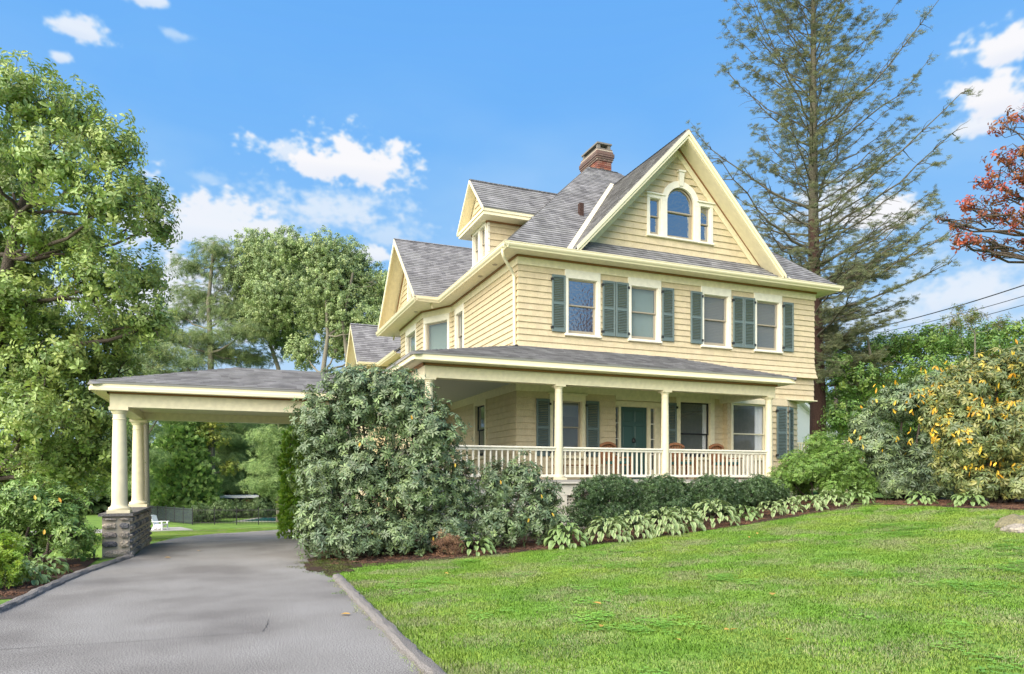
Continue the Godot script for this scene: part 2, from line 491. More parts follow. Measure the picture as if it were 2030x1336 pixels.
# ---------------------------------------------------------------- windows and shutters
func double_hung(root: Node3D, t: Transform3D, w: float, h: float, o := {}) -> Node3D:
	# t: lower left corner of the opening, local x along the wall and z outwards. The casing carries sashes, panes, sill and blind.
	var off := -root.position
	var side: float = o.get("side", 0.115)
	var head: float = o.get("head", 0.24)
	var proud: float = o.get("proud", 0.058)
	var cas := MB.new()
	cas.bevel_box(Vector3(-side, -0.02, 0.0), Vector3(0, h, proud), 0.006)
	cas.bevel_box(Vector3(w, -0.02, 0.0), Vector3(w + side, h, proud), 0.006)
	cas.bevel_box(Vector3(-side, h, 0.0), Vector3(w + side, h + head, proud + 0.003), 0.006)
	if o.get("cap", false):
		cas.box(Vector3(-side - 0.05, h + head, 0.0), Vector3(w + side + 0.05, h + head + 0.045, proud + 0.05))
	cas.box(Vector3(0, 0, -0.15), Vector3(0.012, h, 0.0)); cas.box(Vector3(w - 0.012, 0, -0.15), Vector3(w, h, 0.0))
	cas.box(Vector3(0.012, h - 0.012, -0.15), Vector3(w - 0.012, h, 0.0)); cas.box(Vector3(0.012, 0, -0.15), Vector3(w - 0.012, 0.012, 0.0))
	var win := put("window", cas.mesh(), M[o.get("trim", "white_trim")], root, Transform3D(t.basis, t.origin + off))
	var sill := MB.new()
	sill.bevel_box(Vector3(-side - 0.012, -0.085, 0.001), Vector3(w + side + 0.012, -0.021, 0.105), 0.008)
	put("sill", sill.mesh(), M[o.get("trim", "white_trim")], win)
	var mid: float = o.get("mid", h * 0.52)
	var st: float = o.get("stile", 0.055)
	for up in [true, false]:
		var a: float = mid - 0.02 if up else 0.013
		var b: float = h - 0.013 if up else mid + 0.02
		var z := -0.035 if up else -0.075
		var low := 0.04 if up else 0.095
		var s := MB.new()
		s.bevel_box(Vector3(0.013, a, z - 0.035), Vector3(0.013 + st, b, z), 0.005)
		s.bevel_box(Vector3(w - 0.013 - st, a, z - 0.035), Vector3(w - 0.013, b, z), 0.005)
		s.bevel_box(Vector3(0.013 + st, a, z - 0.035), Vector3(w - 0.013 - st, a + low, z), 0.005)
		s.bevel_box(Vector3(0.013 + st, b - 0.04, z - 0.035), Vector3(w - 0.013 - st, b, z), 0.005)
		put("sash", s.mesh(), M[o.get("sash", "sash")], win)
		var p := MB.new()
		p.quad(Vector3(0.013 + st, a + low, z - 0.018), Vector3(w - 0.013 - st, a + low, z - 0.018), Vector3(w - 0.013 - st, b - 0.04, z - 0.018), Vector3(0.013 + st, b - 0.04, z - 0.018))
		put("pane", p.mesh(), M[o.get("glass", "glass")], win)
	if o.has("blind"):
		var bl := MB.new()
		var drop: float = o.get("drop", 1.0)
		var bx0: float = w * o.get("from", 0.0) + 0.02
		if o.blind == "curtain":
			var x := bx0
			while x < w - 0.02:  # folds of a hanging curtain
				var e := minf(x + 0.035, w - 0.02)
				var za := -0.17 - 0.02 * sin(x * 60.0)
				var zb := -0.17 - 0.02 * sin(e * 60.0)
				bl.quad(Vector3(x, 0.02, za), Vector3(e, 0.02, zb), Vector3(e, h - 0.02, zb), Vector3(x, h - 0.02, za))
				x = e
		else:
			bl.box(Vector3(bx0, h * (1.0 - drop) + 0.02, -0.175), Vector3(w - 0.02, h - 0.02, -0.17))
			if o.get("slats", false):
				var y := 0.03
				while y < h - 0.05:
					bl.box(Vector3(bx0, y, -0.17), Vector3(w - 0.02, y + 0.012, -0.15)); y += 0.05
		put("curtain" if o.blind == "curtain" else "blind", bl.mesh(), M[o.blind], win)
	return win

var slat_mesh := {}

func shutter(root: Node3D, t: Transform3D, w: float, h: float, hinge_left: bool, slats := true) -> void:
	# t: lower left corner on the wall
	var f := MB.new()
	var d := 0.045
	f.bevel_box(Vector3(0, 0, 0.04), Vector3(0.055, h, 0.04 + d), 0.006)
	f.bevel_box(Vector3(w - 0.055, 0, 0.04), Vector3(w, h, 0.04 + d), 0.006)
	for r in [[0.0, 0.11], [h * 0.5 - 0.04, h * 0.5 + 0.04], [h - 0.075, h]]:
		f.bevel_box(Vector3(0.055, r[0], 0.042), Vector3(w - 0.055, r[1], 0.038 + d), 0.005)
	var y0 := 0.11
	var list := []
	for seg in [[0.11, h * 0.5 - 0.04], [h * 0.5 + 0.04, h - 0.075]]:
		var k := int((seg[1] - seg[0]) / 0.048)
		for i in k:
			list.append(seg[0] + (i + 0.5) * (seg[1] - seg[0]) / k)
	var tilt := Basis(Vector3.RIGHT, 0.75)
	if not slats:
		for y in list:
			f.box(Vector3(0.056, -0.006, -0.024), Vector3(w - 0.056, 0.006, 0.024), Transform3D(tilt, Vector3(0, y, 0.062)))
	var o := put("shutter", f.mesh(), M.shutter, root, Transform3D(t.basis, t.origin - root.position))
	if slats:
		var key := "%.3f" % w
		if not slat_mesh.has(key):
			var s := MB.new()
			s.box(Vector3(0.056, -0.006, -0.024), Vector3(w - 0.056, 0.006, 0.024), Transform3D(tilt, Vector3.ZERO))
			slat_mesh[key] = s.mesh()
		for y in list:
			put("slat", slat_mesh[key], M.shutter, o, Transform3D(Basis(), Vector3(0, y, 0.062)))
	for y in [0.12, h - 0.14]:
		var g := MB.new()
		var x := 0.0 if hinge_left else w
		g.box(Vector3(x - 0.035, y - 0.035, 0.03), Vector3(x + 0.035, y + 0.035, 0.1))
		put("hinge", g.mesh(), M.iron, o)

# ---------------------------------------------------------------- roofs
var tones := [Color(0.335, 0.332, 0.345), Color(0.37, 0.368, 0.378), Color(0.295, 0.293, 0.305), Color(0.405, 0.403, 0.413), Color(0.34, 0.337, 0.345), Color(0.255, 0.253, 0.265), Color(0.38, 0.377, 0.382)]
var tab_mesh := {}

func tab(w: float, tone: int, h: float) -> ArrayMesh:
	var key := [int(round(w * 100)), tone, int(h * 1000)]
	if not tab_mesh.has(key):
		var mb := MB.new()
		mb.col = tones[tone]
		shingle_into(mb, Transform3D(), PackedVector2Array([Vector2(0, 0), Vector2(w, 0), Vector2(w, h), Vector2(0, h)]), 0.0, h, 0.022)
		tab_mesh[key] = mb.mesh()
	return tab_mesh[key]

func shingle_into(mb: MB, t: Transform3D, poly: PackedVector2Array, v0: float, h: float, thick: float) -> void:  # local x along the eave, y up the slope, z out of it
	var top := PackedVector3Array()
	for p in poly:
		top.append(t * Vector3(p.x, p.y, thick + 0.002 - (thick - 0.001) * clampf((p.y - v0) / h, 0.0, 1.0)))
	for i in range(1, top.size() - 1):
		mb.tri(top[0], top[i], top[i + 1])
	for i in poly.size():
		var j := (i + 1) % poly.size()
		if poly[i].y + poly[j].y < 2.0 * v0 + h * 1.2:
			mb.quad(t * Vector3(poly[i].x, poly[i].y, -0.002), t * Vector3(poly[j].x, poly[j].y, -0.002), top[j], top[i])

func slope_of(root: Node3D, pts: Array, alone := 0, expo := 0.145, deck_mat := "roof_far") -> Node3D:
	# one roof slope: pts counter-clockwise from outside, pts[0] -> pts[1] along the eave from left to right
	var p := PackedVector3Array(pts)
	var u := (p[1] - p[0]).normalized()
	var nn := Vector3.ZERO
	for i in range(1, p.size() - 1):
		nn += (p[i] - p[0]).cross(p[i + 1] - p[0])
	nn = nn.normalized()
	var vv := nn.cross(u)
	var t := Transform3D(Basis(u, vv, nn), p[0])
	var deck := MB.new()
	var low := PackedVector3Array()
	for q in p:
		low.append(q - nn * 0.035)
	deck.prism(low, nn * 0.035)
	var o := wput("roof", deck, M[deck_mat], root)
	var flat := PackedVector2Array()
	var hi := 0.0
	for q in p:
		var l := t.affine_inverse() * q
		flat.append(Vector2(l.x, l.y)); hi = maxf(hi, l.y)
	var xs := [INF, -INF]
	for q in flat:
		xs[0] = minf(xs[0], q.x); xs[1] = maxf(xs[1], q.x)
	var bulk := MB.new()
	var v := 0.0
	var left := alone
	while v < hi - 0.01:
		var h := minf(expo + 0.01, hi - v)
		var x: float = xs[0] - rng.randf_range(0.0, 0.3)
		var tone := rng.randi() % tones.size()
		while x < xs[1]:
			var w: float = [0.16, 0.2, 0.26, 0.32, 0.38][rng.randi() % 5]
			if rng.randf() < 0.85: tone = rng.randi() % tones.size()
			var rect := PackedVector2Array([Vector2(x, v), Vector2(x + w - 0.003, v), Vector2(x + w - 0.003, v + h), Vector2(x, v + h)])
			for cut in Geometry2D.intersect_polygons(rect, flat):
				if Geometry2D.is_polygon_clockwise(cut): cut.reverse()
				if cut.size() < 3: continue
				if left > 0 and cut.size() == 4 and absf(cut[0].distance_to(cut[2]) - rect[0].distance_to(rect[2])) < 0.004 and h > expo:
					put("shingle", tab(w - 0.003, tone, h), M.shingle, o, Transform3D(t.basis, t * Vector3(x, v, 0) - root.position - o.position))
					left -= 1
				else:
					bulk.col = tones[tone]
					shingle_into(bulk, t, cut, v, h, rng.randf_range(0.018, 0.026))
			x += w
		v += expo
	stuff(wput("shingles", bulk, M.shingle, o))
	return o

func ridge(root: Node3D, a: Vector3, b: Vector3, called := "ridge_cap") -> void:
	var mb := MB.new()
	var l := (b - a).length()
	var k := int(l / 0.16)
	var z := (b - a) / l
	var x := Vector3.UP.cross(z).normalized()
	var y := z.cross(x)
	for i in k:
		var c: Color = tones[rng.randi() % tones.size()]
		mb.col = c
		var p := a + z * (l * i / k) + y * 0.012
		var q := a + z * (l * (i + 1.15) / k) + y * 0.002
		for s in [-1.0, 1.0]:
			var e: Vector3 = x * s * 0.13 - y * 0.075
			var pts := [p, p + e, q + e, q] if s > 0 else [p, q, q + e, p + e]
			mb.quad(pts[3], pts[2], pts[1], pts[0])
		mb.tri(p, p - x * 0.13 - y * 0.075, p + x * 0.13 - y * 0.075)
	wput(called, mb, M.shingle, root)

func gutter(root: Node3D, a: Vector3, b: Vector3, out: Vector3) -> void:  # fascia board with a moulded gutter before it; a, b: the line where the roof edge meets the fascia top
	var mb := MB.new()
	var prof := [[0.0, -0.15], [0.03, -0.16], [0.045, -0.125], [0.085, -0.095], [0.105, -0.06], [0.105, -0.005], [0.118, -0.005], [0.118, 0.012], [0.098, 0.012], [0.092, -0.05], [0.0, -0.06]]
	for i in prof.size():
		var p: Array = prof[i]
		var q: Array = prof[(i + 1) % prof.size()]
		var pa: Vector3 = a + out * p[0] + Vector3.UP * p[1]
		var pb: Vector3 = b + out * p[0] + Vector3.UP * p[1]
		var qa: Vector3 = a + out * q[0] + Vector3.UP * q[1]
		var qb: Vector3 = b + out * q[0] + Vector3.UP * q[1]
		mb.quad(pa, pb, qb, qa)
	for e in [a, b]:
		for i in range(1, prof.size() - 1):
			mb.tri(e + out * prof[0][0] + Vector3.UP * prof[0][1], e + out * prof[i][0] + Vector3.UP * prof[i][1], e + out * prof[i + 1][0] + Vector3.UP * prof[i + 1][1])
	wput("gutter", mb, M.gutter, root)

func board(root: Node3D, called: String, lo: Vector3, hi: Vector3, m := "trim") -> Node3D:
	var mb := MB.new()
	mb.box(lo, hi)
	return wput(called, mb, M[m], root)

func column(root: Node3D, at: Vector3, h: float, r: float) -> void:
	var mb := MB.new()
	var b := r * 1.42
	mb.box(at + Vector3(-b, 0, -b), at + Vector3(b, r * 0.45, b))
	var prof := [[b * 0.97, r * 0.45], [b * 1.0, r * 0.6], [b * 0.97, r * 0.78], [r * 1.12, r * 0.9], [r * 1.03, r * 1.15], [r, r * 1.6]]
	for i in 9:
		var k := i / 8.0
		prof.append([r * (1.0 - 0.17 * k * k), lerpf(r * 1.6, h - r * 1.75, k)])
	var n := r * 0.83
	prof.append_array([[n * 1.08, h - r * 1.72], [n * 1.08, h - r * 1.6], [n, h - r * 1.56], [n, h - r * 0.95], [n * 1.12, h - r * 0.86], [n * 1.36, h - r * 0.45]])
	mb.lathe(at, prof, 28)
	var c := n * 1.45
	mb.box(at + Vector3(-c, h - r * 0.45, -c), at + Vector3(c, h - 0.001, c))
	wput("column", mb, M.trim, root)

func baluster_run(root: Node3D, a: Vector3, b: Vector3, y_low: float, y_top: float, count: int, bal: ArrayMesh) -> void:
	var x := (b - a).normalized()
	var t := Transform3D(Basis(x, Vector3.UP, x.cross(Vector3.UP)), a)
	var l := (b - a).length()
	var top := MB.new()
	top.bevel_box(Vector3(0, y_top - 0.05, -0.075), Vector3(l, y_top, 0.075), 0.012, t)
	top.box(Vector3(0, y_top - 0.105, -0.04), Vector3(l, y_top - 0.051, 0.04), t)
	wput("top_rail", top, M.white_trim, root)
	var low := MB.new()
	low.bevel_box(Vector3(0, y_low, -0.045), Vector3(l, y_low + 0.07, 0.045), 0.01, t)
	wput("bottom_rail", low, M.white_trim, root)
	for i in count:
		put("baluster", bal, M.white_trim, root, Transform3D(t.basis, t * Vector3((i + 0.5) * l / count, y_low + 0.07, 0) - root.position))

# ---------------------------------------------------------------- the house
func house() -> void:
	var R := thing("house", "yellow shingled house with steep gables, green shutters and a wrap-round columned porch", "house", Vector3(13.2, 0.6, -24.0))
	var F := wall_frame("front")
	var wy := 5.92
	var wh := 1.62
	# --- main front wall, upper storey
	var wins := [[9.33, 10.29, "blind", 0.0], [11.48, 12.44, "blind_teal", 1.0], [14.18, 15.14, "blind_dark", 0.92], [16.31, 17.26, "blind_dark", 1.0]]
	var holes := []
	for w in wins:
		holes.append([w[0], w[1], wy, wy + wh])
	var mb := MB.new()
	sheathing(mb, F, 7.755, 18.80, 4.30, 8.05, holes)
	var wall := wput("front_wall", mb, M.siding, R)
	var cut := []
	for h in holes:
		cut.append([h[0] - 0.1, h[1] + 0.1, h[2] - 0.07, h[3] + 0.35])
	courses(wall, F, 7.73, 18.825, 5.06, 7.78, 0.184, cut, 0.0, 0.14)
	courses(wall, F, 14.2, 18.80, 4.30, 5.03, 0.19, [])
	board(R, "frieze_board", Vector3(7.70, 7.775, -18.63), Vector3(18.86, 7.985, -18.575))
	board(R, "crown_strip", Vector3(7.69, 7.985, -18.63), Vector3(18.87, 8.045, -18.54), "brown")
	for w in wins:
		var o := {"head": 0.25}
		if w[2] != "blind":
			o.blind = w[2]; o.drop = w[3]; o.slats = w[2] == "blind_dark"
		else:
			o.glass = "mirror_glass"
		double_hung(R, F.translated_local(Vector3(w[0], wy, 0)), w[1] - w[0], wh, o)
	for s in [[8.79, true], [10.47, true], [10.93, false], [12.585, true], [13.66, false], [15.32, true], [15.77, false], [17.42, true]]:
		shutter(R, F.translated_local(Vector3(s[0], 5.925, 0)), 0.435, 1.665, s[1])
	# --- left wall, upper storey, with its canted bay
	var L := face(Vector3(7.755, 0, -25.0), Vector3(7.755, 0, -18.63))  # local x: from the bay towards the front corner
	mb = MB.new()
	sheathing(mb, L, 0.0, 6.37 - 0.16, 4.30, 8.05, [[0.55, 1.35, wy, wy + 1.64]])
	var lw := wput("left_wall", mb, M.siding, R)
	courses(lw, L, 0.0, 6.395, 5.06, 7.78, 0.184, [[0.45, 1.45, wy - 0.07, 8.0]], 0.0, 0.05)
	double_hung(R, L.translated_local(Vector3(0.55, wy, 0)), 0.8, 1.64, {"blind": "blind_dark"})
	var cant := face(Vector3(7.0, 0, -26.4), Vector3(7.755, 0, -25.0))
	var cl := 1.59
	mb = MB.new()
	sheathing(mb, cant, 0.0, cl, 4.30, 8.05, [[0.2, 1.36, wy, wy + 1.62]])
	var cw := wput("bay_wall", mb, M.siding, R)
	courses(cw, cant, 0.0, cl, 5.06, 7.78, 0.184, [[0.1, 1.46, wy - 0.07, 8.0]])
	double_hung(R, cant.translated_local(Vector3(0.2, wy, 0)), 1.16, 1.62, {"blind": "blind_teal", "mid": 0.42})
	var bf := face(Vector3(7.0, 0, -30.0), Vector3(7.0, 0, -26.4))
	mb = MB.new()
	sheathing(mb, bf, 0.0, 3.6, 2.0, 8.05, [[1.1, 2.6, wy, wy + 1.62]])
	var bw := wput("bay_wall", mb, M.siding, R)
	courses(bw, bf, 0.0, 3.6, 5.06, 7.78, 0.184, [[1.0, 2.7, wy - 0.07, 8.0]])
	double_hung(R, bf.translated_local(Vector3(1.1, wy, 0)), 1.5, 1.62, {"blind": "blind_teal"})
	var bc := face(Vector3(7.755, 0, -31.4), Vector3(7.0, 0, -30.0))
	mb = MB.new()
	sheathing(mb, bc, 0.0, cl, 2.0, 8.05, [])
	courses(wput("bay_wall", mb, M.siding, R), bc, 0.0, cl, 5.06, 7.78, 0.184, [])
	for f in [[L, 6.42], [cant, cl + 0.02], [bf, 3.62], [bc, cl]]:  # frieze and brown strip go round
		mb = MB.new()
		mb.box(Vector3(-0.02, 7.775, 0), Vector3(f[1], 7.985, 0.052), f[0])
		wput("frieze_board", mb, M.trim, R)
		mb = MB.new()
		mb.box(Vector3(-0.03, 7.987, 0), Vector3(f[1] + 0.01, 8.043, 0.088), f[0])
		wput("crown_strip", mb, M.brown, R)
	# --- remaining outer walls, floors and inside
	mb = MB.new()
	mb.box(Vector3(18.64, 4.30, -32.0), Vector3(18.80, 8.05, -18.79))
	wput("right_wall", mb, M.siding, R)
	mb = MB.new()
	mb.box(Vector3(7.755, -2.0, -32.16), Vector3(18.80, 8.05, -32.0))
	wput("rear_wall", mb, M.siding, R)
	mb = MB.new()
	mb.box(Vector3(7.0, 2.0, -26.4), Vector3(7.2, 4.6, -25.0)); mb.box(Vector3(7.2, 2.0, -25.1), Vector3(7.76, 4.6, -24.95))
	wput("bay_wall", mb, M.siding, R)
	for y in [[1.40, 1.56], [4.42, 4.60], [8.06, 8.12]]:
		mb = MB.new()
		var hi := 8.06 if y[0] == 8.06 else 7.92
		mb.box(Vector3(hi - 0.2, y[0], -31.99), Vector3(18.63, y[1], -18.80 if y[0] > 2.0 else -19.3))
		wput("floor", mb, M.interior, R)
	mb = MB.new()
	mb.box(Vector3(10.9, 4.61, -31.9), Vector3(11.0, 8.0, -18.8)); mb.box(Vector3(13.6, 4.61, -31.9), Vector3(13.7, 8.0, -18.8))
	mb.box(Vector3(12.9, 1.6, -31.9), Vector3(13.0, 4.4, -19.3))
	wput("inside_wall", mb, M.interior, R)
	# --- main hip roof, front cross gable, dormer, bay gable
	var ey := 8.165
	var c0 := Vector3(7.165, ey, -18.04)
	var c1 := Vector3(19.385, ey, -18.04)
	var r0 := Vector3(12.68, 13.40, -23.55)
	var r1 := Vector3(13.87, 13.40, -23.55)
	var gx := 13.15
	var ga := Vector3(gx, 12.36, -22.46)
	var gl := Vector3(gx - 3.98, ey, -18.04)
	var gr := Vector3(gx + 3.98, ey, -18.04)
	slope_of(R, [c0, gl, ga, Vector3(gx, 13.40, -23.55), r0], 150)
	slope_of(R, [gr, c1, r1, Vector3(gx, 13.40, -23.55), ga])
	slope_of(R, [gl + Vector3(0.0, 0.0, 0), gr, Vector3(gx + 3.37, 8.73, -18.635), Vector3(gx - 3.37, 8.73, -18.635)])
	slope_of(R, [Vector3(7.165, ey, -31.0), c0, r0])
	slope_of(R, [c1, Vector3(19.385, ey, -29.06), r1])
	slope_of(R, [Vector3(19.385, ey, -29.06), Vector3(7.165, ey, -29.06), r0, r1])
	ridge(R, c0, r0); ridge(R, r1, c1); ridge(R, r0, r1)
	# front gable
	var gfz := -17.99
	slope_of(R, [gl + Vector3(0, 0.01, 0), Vector3(gl.x, gl.y + 0.01, gfz), Vector3(gx, 12.37, gfz), ga + Vector3(0, 0.01, 0)])
	slope_of(R, [Vector3(gr.x, gr.y + 0.01, gfz), gr + Vector3(0, 0.01, 0), ga + Vector3(0, 0.01, 0), Vector3(gx, 12.37, gfz)])
	ridge(R, Vector3(gx, 12.37, gfz), ga)
	for s in [-1.0, 1.0]:  # pale metal in the valleys
		var mv := MB.new()
		var a0 := Vector3(gx + s * 3.98, ey + 0.04, -18.04)
		var a1 := ga + Vector3(0, 0.04, 0)
		var wv := Vector3(s, 0.05, 0) * 0.16
		var pts := [a0 + wv, a1 + wv, a1, a0] if s < 0 else [a0, a1, a1 + wv, a0 + wv]
		mv.quad(pts[0], pts[3], pts[2], pts[1]) if s < 0 else mv.quad(pts[3], pts[2], pts[1], pts[0])
		wput("valley_flashing", mv, M.gutter, R)
	var gw := Transform3D(Basis(), Vector3(0, 0, -18.63))
	var gh := [[12.15, 12.53, 9.22, 10.34], [12.77, 13.78, 9.22, 10.80], [14.04, 14.42, 9.22, 10.34]]
	mb = MB.new()
	sheathing(mb, gw, gx - 3.58, gx + 3.58, 8.45, 11.9, gh, 0.14, 3.58 / 3.5)
	var gwall := wput("gable_wall", mb, M.siding, R)
	courses(gwall, gw, gx - 3.45, gx + 3.45, 8.70, 11.98, 0.205, [[12.08, 14.49, 9.14, 10.40], [12.68, 13.87, 10.3, 10.85]], 3.45 / 3.66)
	for s in [-1.0, 1.0]:
		var d := Vector3(s, 0, 0)
		var rk := func(called: String, x_foot: float, y_foot: float, x_top: float, y_top: float, drop: float, z0: float, z1: float, m: String) -> void:
			var q := MB.new()
			var p := [Vector3(gx + s * x_foot, y_foot - drop, z0), Vector3(gx + s * x_top, y_top - drop, z0), Vector3(gx + s * x_top, y_top, z0), Vector3(gx + s * x_foot, y_foot, z0)]
			if s > 0: p = [p[1], p[0], p[3], p[2]]
			q.prism(PackedVector3Array(p), Vector3(0, 0, z1 - z0))
			wput(called, q, M[m], R)
		rk.call("rake_board", 3.75, 8.38, 0.0, 12.315, 0.22, -18.045, -18.0, "gutter")
		rk.call("rake_moulding", 3.84, 8.30, 0.0, 12.33, 0.13, -17.999, -17.965, "gutter")
		rk.call("rake_soffit", 3.80, 8.13, 0.0, 12.10, 0.03, -18.63, -18.046, "trim")
		rk.call("rake_frieze", 3.62, 8.28, 0.0, 12.05, 0.27, -18.63, -18.57, "trim")
		rk.call("rake_strip", 3.70, 8.28, 0.0, 12.085, 0.07, -18.569, -18.53, "brown")
	arch_window(R, gw, gh)
	# dormer on the left slope
	var dz := -22.04
	var dy := 10.14
	slope_of(R, [Vector3(7.42, dy, dz + 1.34), Vector3(9.25, dy, dz + 1.34), Vector3(10.69, 11.5, dz), Vector3(7.42, 11.5, dz)])
	slope_of(R, [Vector3(9.25, dy, dz - 1.34), Vector3(7.42, dy, dz - 1.34), Vector3(7.42, 11.5, dz), Vector3(10.69, 11.5, dz)])
	ridge(R, Vector3(7.42, 11.5, dz), Vector3(10.69, 11.5, dz))
	var df := face(Vector3(7.80, 0, dz - 0.72), Vector3(7.80, 0, dz + 0.72))
	var dh := [[0.13, 0.64, 8.82, 9.83], [0.80, 1.31, 8.82, 9.83]]
	mb = MB.new()
	sheathing(mb, df, 0.0, 1.44, 8.6, 10.0, dh, 0.1)
	var dormer := wput("dormer", mb, M.white_trim, R)
	for h in dh:
		double_hung(R, df.translated_local(Vector3(h[0], h[2], 0)), h[1] - h[0], h[3] - h[2], {"side": 0.07, "head": 0.1, "blind": "blind_dark", "drop": 0.5})
	var ds := Transform3D(Basis(Vector3.RIGHT, Vector3.UP, Vector3.BACK), Vector3(0, 0, dz + 0.72))
	mb = MB.new()
	mb.box(Vector3(7.90, 8.5, dz - 0.72), Vector3(10.0, 10.0, dz - 0.62)); mb.box(Vector3(7.90, 8.5, dz + 0.62), Vector3(10.0, 10.0, dz + 0.72))
	wput("dormer_cheek", mb, M.siding, R)
	courses(dormer, ds, 7.80, 9.6, 8.72, 9.98, 0.205, [])
	mb = MB.new()
	mb.box(Vector3(7.78, 8.7, dz + 0.72), Vector3(7.86, 9.95, dz + 0.76))
	wput("corner_board", mb, M.white_trim, R)
	mb = MB.new()  # boxed cornice with its returns
	mb.box(Vector3(7.46, 9.93, dz - 1.28), Vector3(7.81, 10.03, dz + 1.28))
	mb.box(Vector3(7.43, 10.031, dz - 1.31), Vector3(7.80, 10.12, dz + 1.31))
	mb.box(Vector3(7.811, 9.93, dz + 0.73), Vector3(9.1, 10.03, dz + 1.28)); mb.box(Vector3(7.801, 10.031, dz + 0.73), Vector3(9.2, 10.12, dz + 1.31))
	mb.box(Vector3(7.811, 9.93, dz - 1.28), Vector3(9.1, 10.03, dz - 0.73)); mb.box(Vector3(7.801, 10.031, dz - 1.31), Vector3(9.2, 10.12, dz - 0.73))
	wput("dormer_cornice", mb, M.gutter, R)
	mb = MB.new()
	mb.box(Vector3(7.74, 9.885, dz - 0.78), Vector3(7.80, 9.929, dz + 0.78)); mb.box(Vector3(7.801, 9.885, dz + 0.72), Vector3(9.0, 9.929, dz + 0.80))
	wput("crown_strip", mb, M.brown, R)
	mb = MB.new()
	mb.prism(PackedVector3Array([Vector3(7.80, 10.12, dz - 1.12), Vector3(7.80, 10.12, dz + 1.12), Vector3(7.80, 11.3, dz)]), Vector3(-0.06, 0, 0))
	var ped := wput("dormer_pediment", mb, M.siding, R)
	courses(ped, Transform3D(face(Vector3(7.74, 0, dz - 1), Vector3(7.74, 0, dz)).basis, Vector3(7.74, 0, dz)), -1.05, 1.05, 10.13, 11.2, 0.19, [], 1.0)
	for s in [-1.0, 1.0]:
		mb = MB.new()
		var p := [Vector3(7.44, 10.02, dz + s * 1.33), Vector3(7.44, 11.37, dz), Vector3(7.44, 11.47, dz), Vector3(7.44, 10.13, dz + s * 1.33)]
		if s < 0: p = [p[0], p[1], p[2], p[3]]
		else: p = [p[1], p[0], p[3], p[2]]
		mb.prism(PackedVector3Array(p), Vector3(-0.04, 0, 0))
		wput("rake_board", mb, M.gutter, R)
		mb = MB.new()
		p = [Vector3(7.74, 10.03, dz + s * 1.3), Vector3(7.74, 11.33, dz), Vector3(7.74, 11.37, dz), Vector3(7.74, 10.09, dz + s * 1.3)]
		if s > 0: p = [p[1], p[0], p[3], p[2]]
		mb.prism(PackedVector3Array(p), Vector3(-0.295, 0, 0))
		wput("rake_soffit", mb, M.trim, R)
	# bay gable on the left
	var bz := -28.2
	var by := 11.35
	var be := 3.5
	slope_of(R, [Vector3(6.27, ey, bz + be), Vector3(7.165, ey, bz + be), Vector3(10.52, by, bz), Vector3(6.27, by, bz)])
	slope_of(R, [Vector3(9.0, ey, bz - be), Vector3(6.27, ey, bz - be), Vector3(6.27, by, bz), Vector3(12.0, by, bz)])
	ridge(R, Vector3(6.27, by, bz), Vector3(10.52, by, bz))
	var bg := Transform3D(face(Vector3(7.0, 0, bz - 1), Vector3(7.0, 0, bz)).basis, Vector3(7.0, 0, bz))
	mb = MB.new()
	sheathing(mb, bg, -3.2, 3.2, 8.2, 11.1, [[-0.4, 0.4, 8.9, 10.0]], 0.12, 3.2 / 2.92)
	var bwall := wput("gable_wall", mb, M.siding, R)
	courses(bwall, bg, -3.0, 3.0, 8.35, 11.0, 0.205, [[-0.5, 0.5, 8.8, 10.2]], 3.0 / 2.73)
	double_hung(R, bg.translated_local(Vector3(-0.4, 8.9, 0)), 0.8, 1.1, {"head": 0.14, "blind": "blind_dark"})
	for s in [-1.0, 1.0]:
		for q in [["rake_board", 6.31, -0.045, 3.25, 0.24, -0.02, "gutter"], ["rake_soffit", 7.0, -0.69, 3.40, 0.03, -0.05, "trim"], ["rake_frieze", 7.0, -0.06, 3.22, 0.26, -0.19, "trim"], ["rake_strip", 6.93, -0.03, 3.26, 0.07, -0.14, "brown"]]:
			mb = MB.new()
			var top: float = by + q[5]
			var foot: float = ey + q[5] * 0.3 + (0.20 if q[0] == "rake_board" else 0.0)
			var p := [Vector3(q[1], foot - q[4], bz + s * q[3]), Vector3(q[1], top - q[4], bz), Vector3(q[1], top, bz), Vector3(q[1], foot, bz + s * q[3])]
			if s > 0: p = [p[1], p[0], p[3], p[2]]
			mb.prism(PackedVector3Array(p), Vector3(q[2], 0, 0))
			wput(q[0], mb, M[q[6]], R)
	# --- eaves: soffits, gutters
	mb = MB.new()
	mb.box(Vector3(7.19, 8.045, -18.63), Vector3(19.36, 8.07, -18.065))
	mb.box(Vector3(18.8, 8.045, -29.0), Vector3(19.36, 8.07, -18.631))
	mb.box(Vector3(7.19, 8.045, -24.7), Vector3(7.76, 8.07, -18.631))
	mb.box(Vector3(6.33, 8.045, -31.68), Vector3(7.76, 8.07, -24.701))
	wput("soffit", mb, M.trim, R)
	gutter(R, Vector3(c0.x - 0.10, 8.17, -18.065), Vector3(c1.x + 0.10, 8.17, -18.065), Vector3(0, 0, 1))
	gutter(R, Vector3(7.19, 8.17, -24.66), Vector3(7.19, 8.17, -17.97), Vector3(-1, 0, 0))
	gutter(R, Vector3(6.22, 8.17, -24.725), Vector3(7.19, 8.17, -24.725), Vector3(0, 0, 1))
	gutter(R, Vector3(6.33, 8.17, -31.7), Vector3(6.33, 8.17, -24.62), Vector3(-1, 0, 0))
	gutter(R, Vector3(19.36, 8.17, -17.97), Vector3(19.36, 8.17, -29.0), Vector3(1, 0, 0))
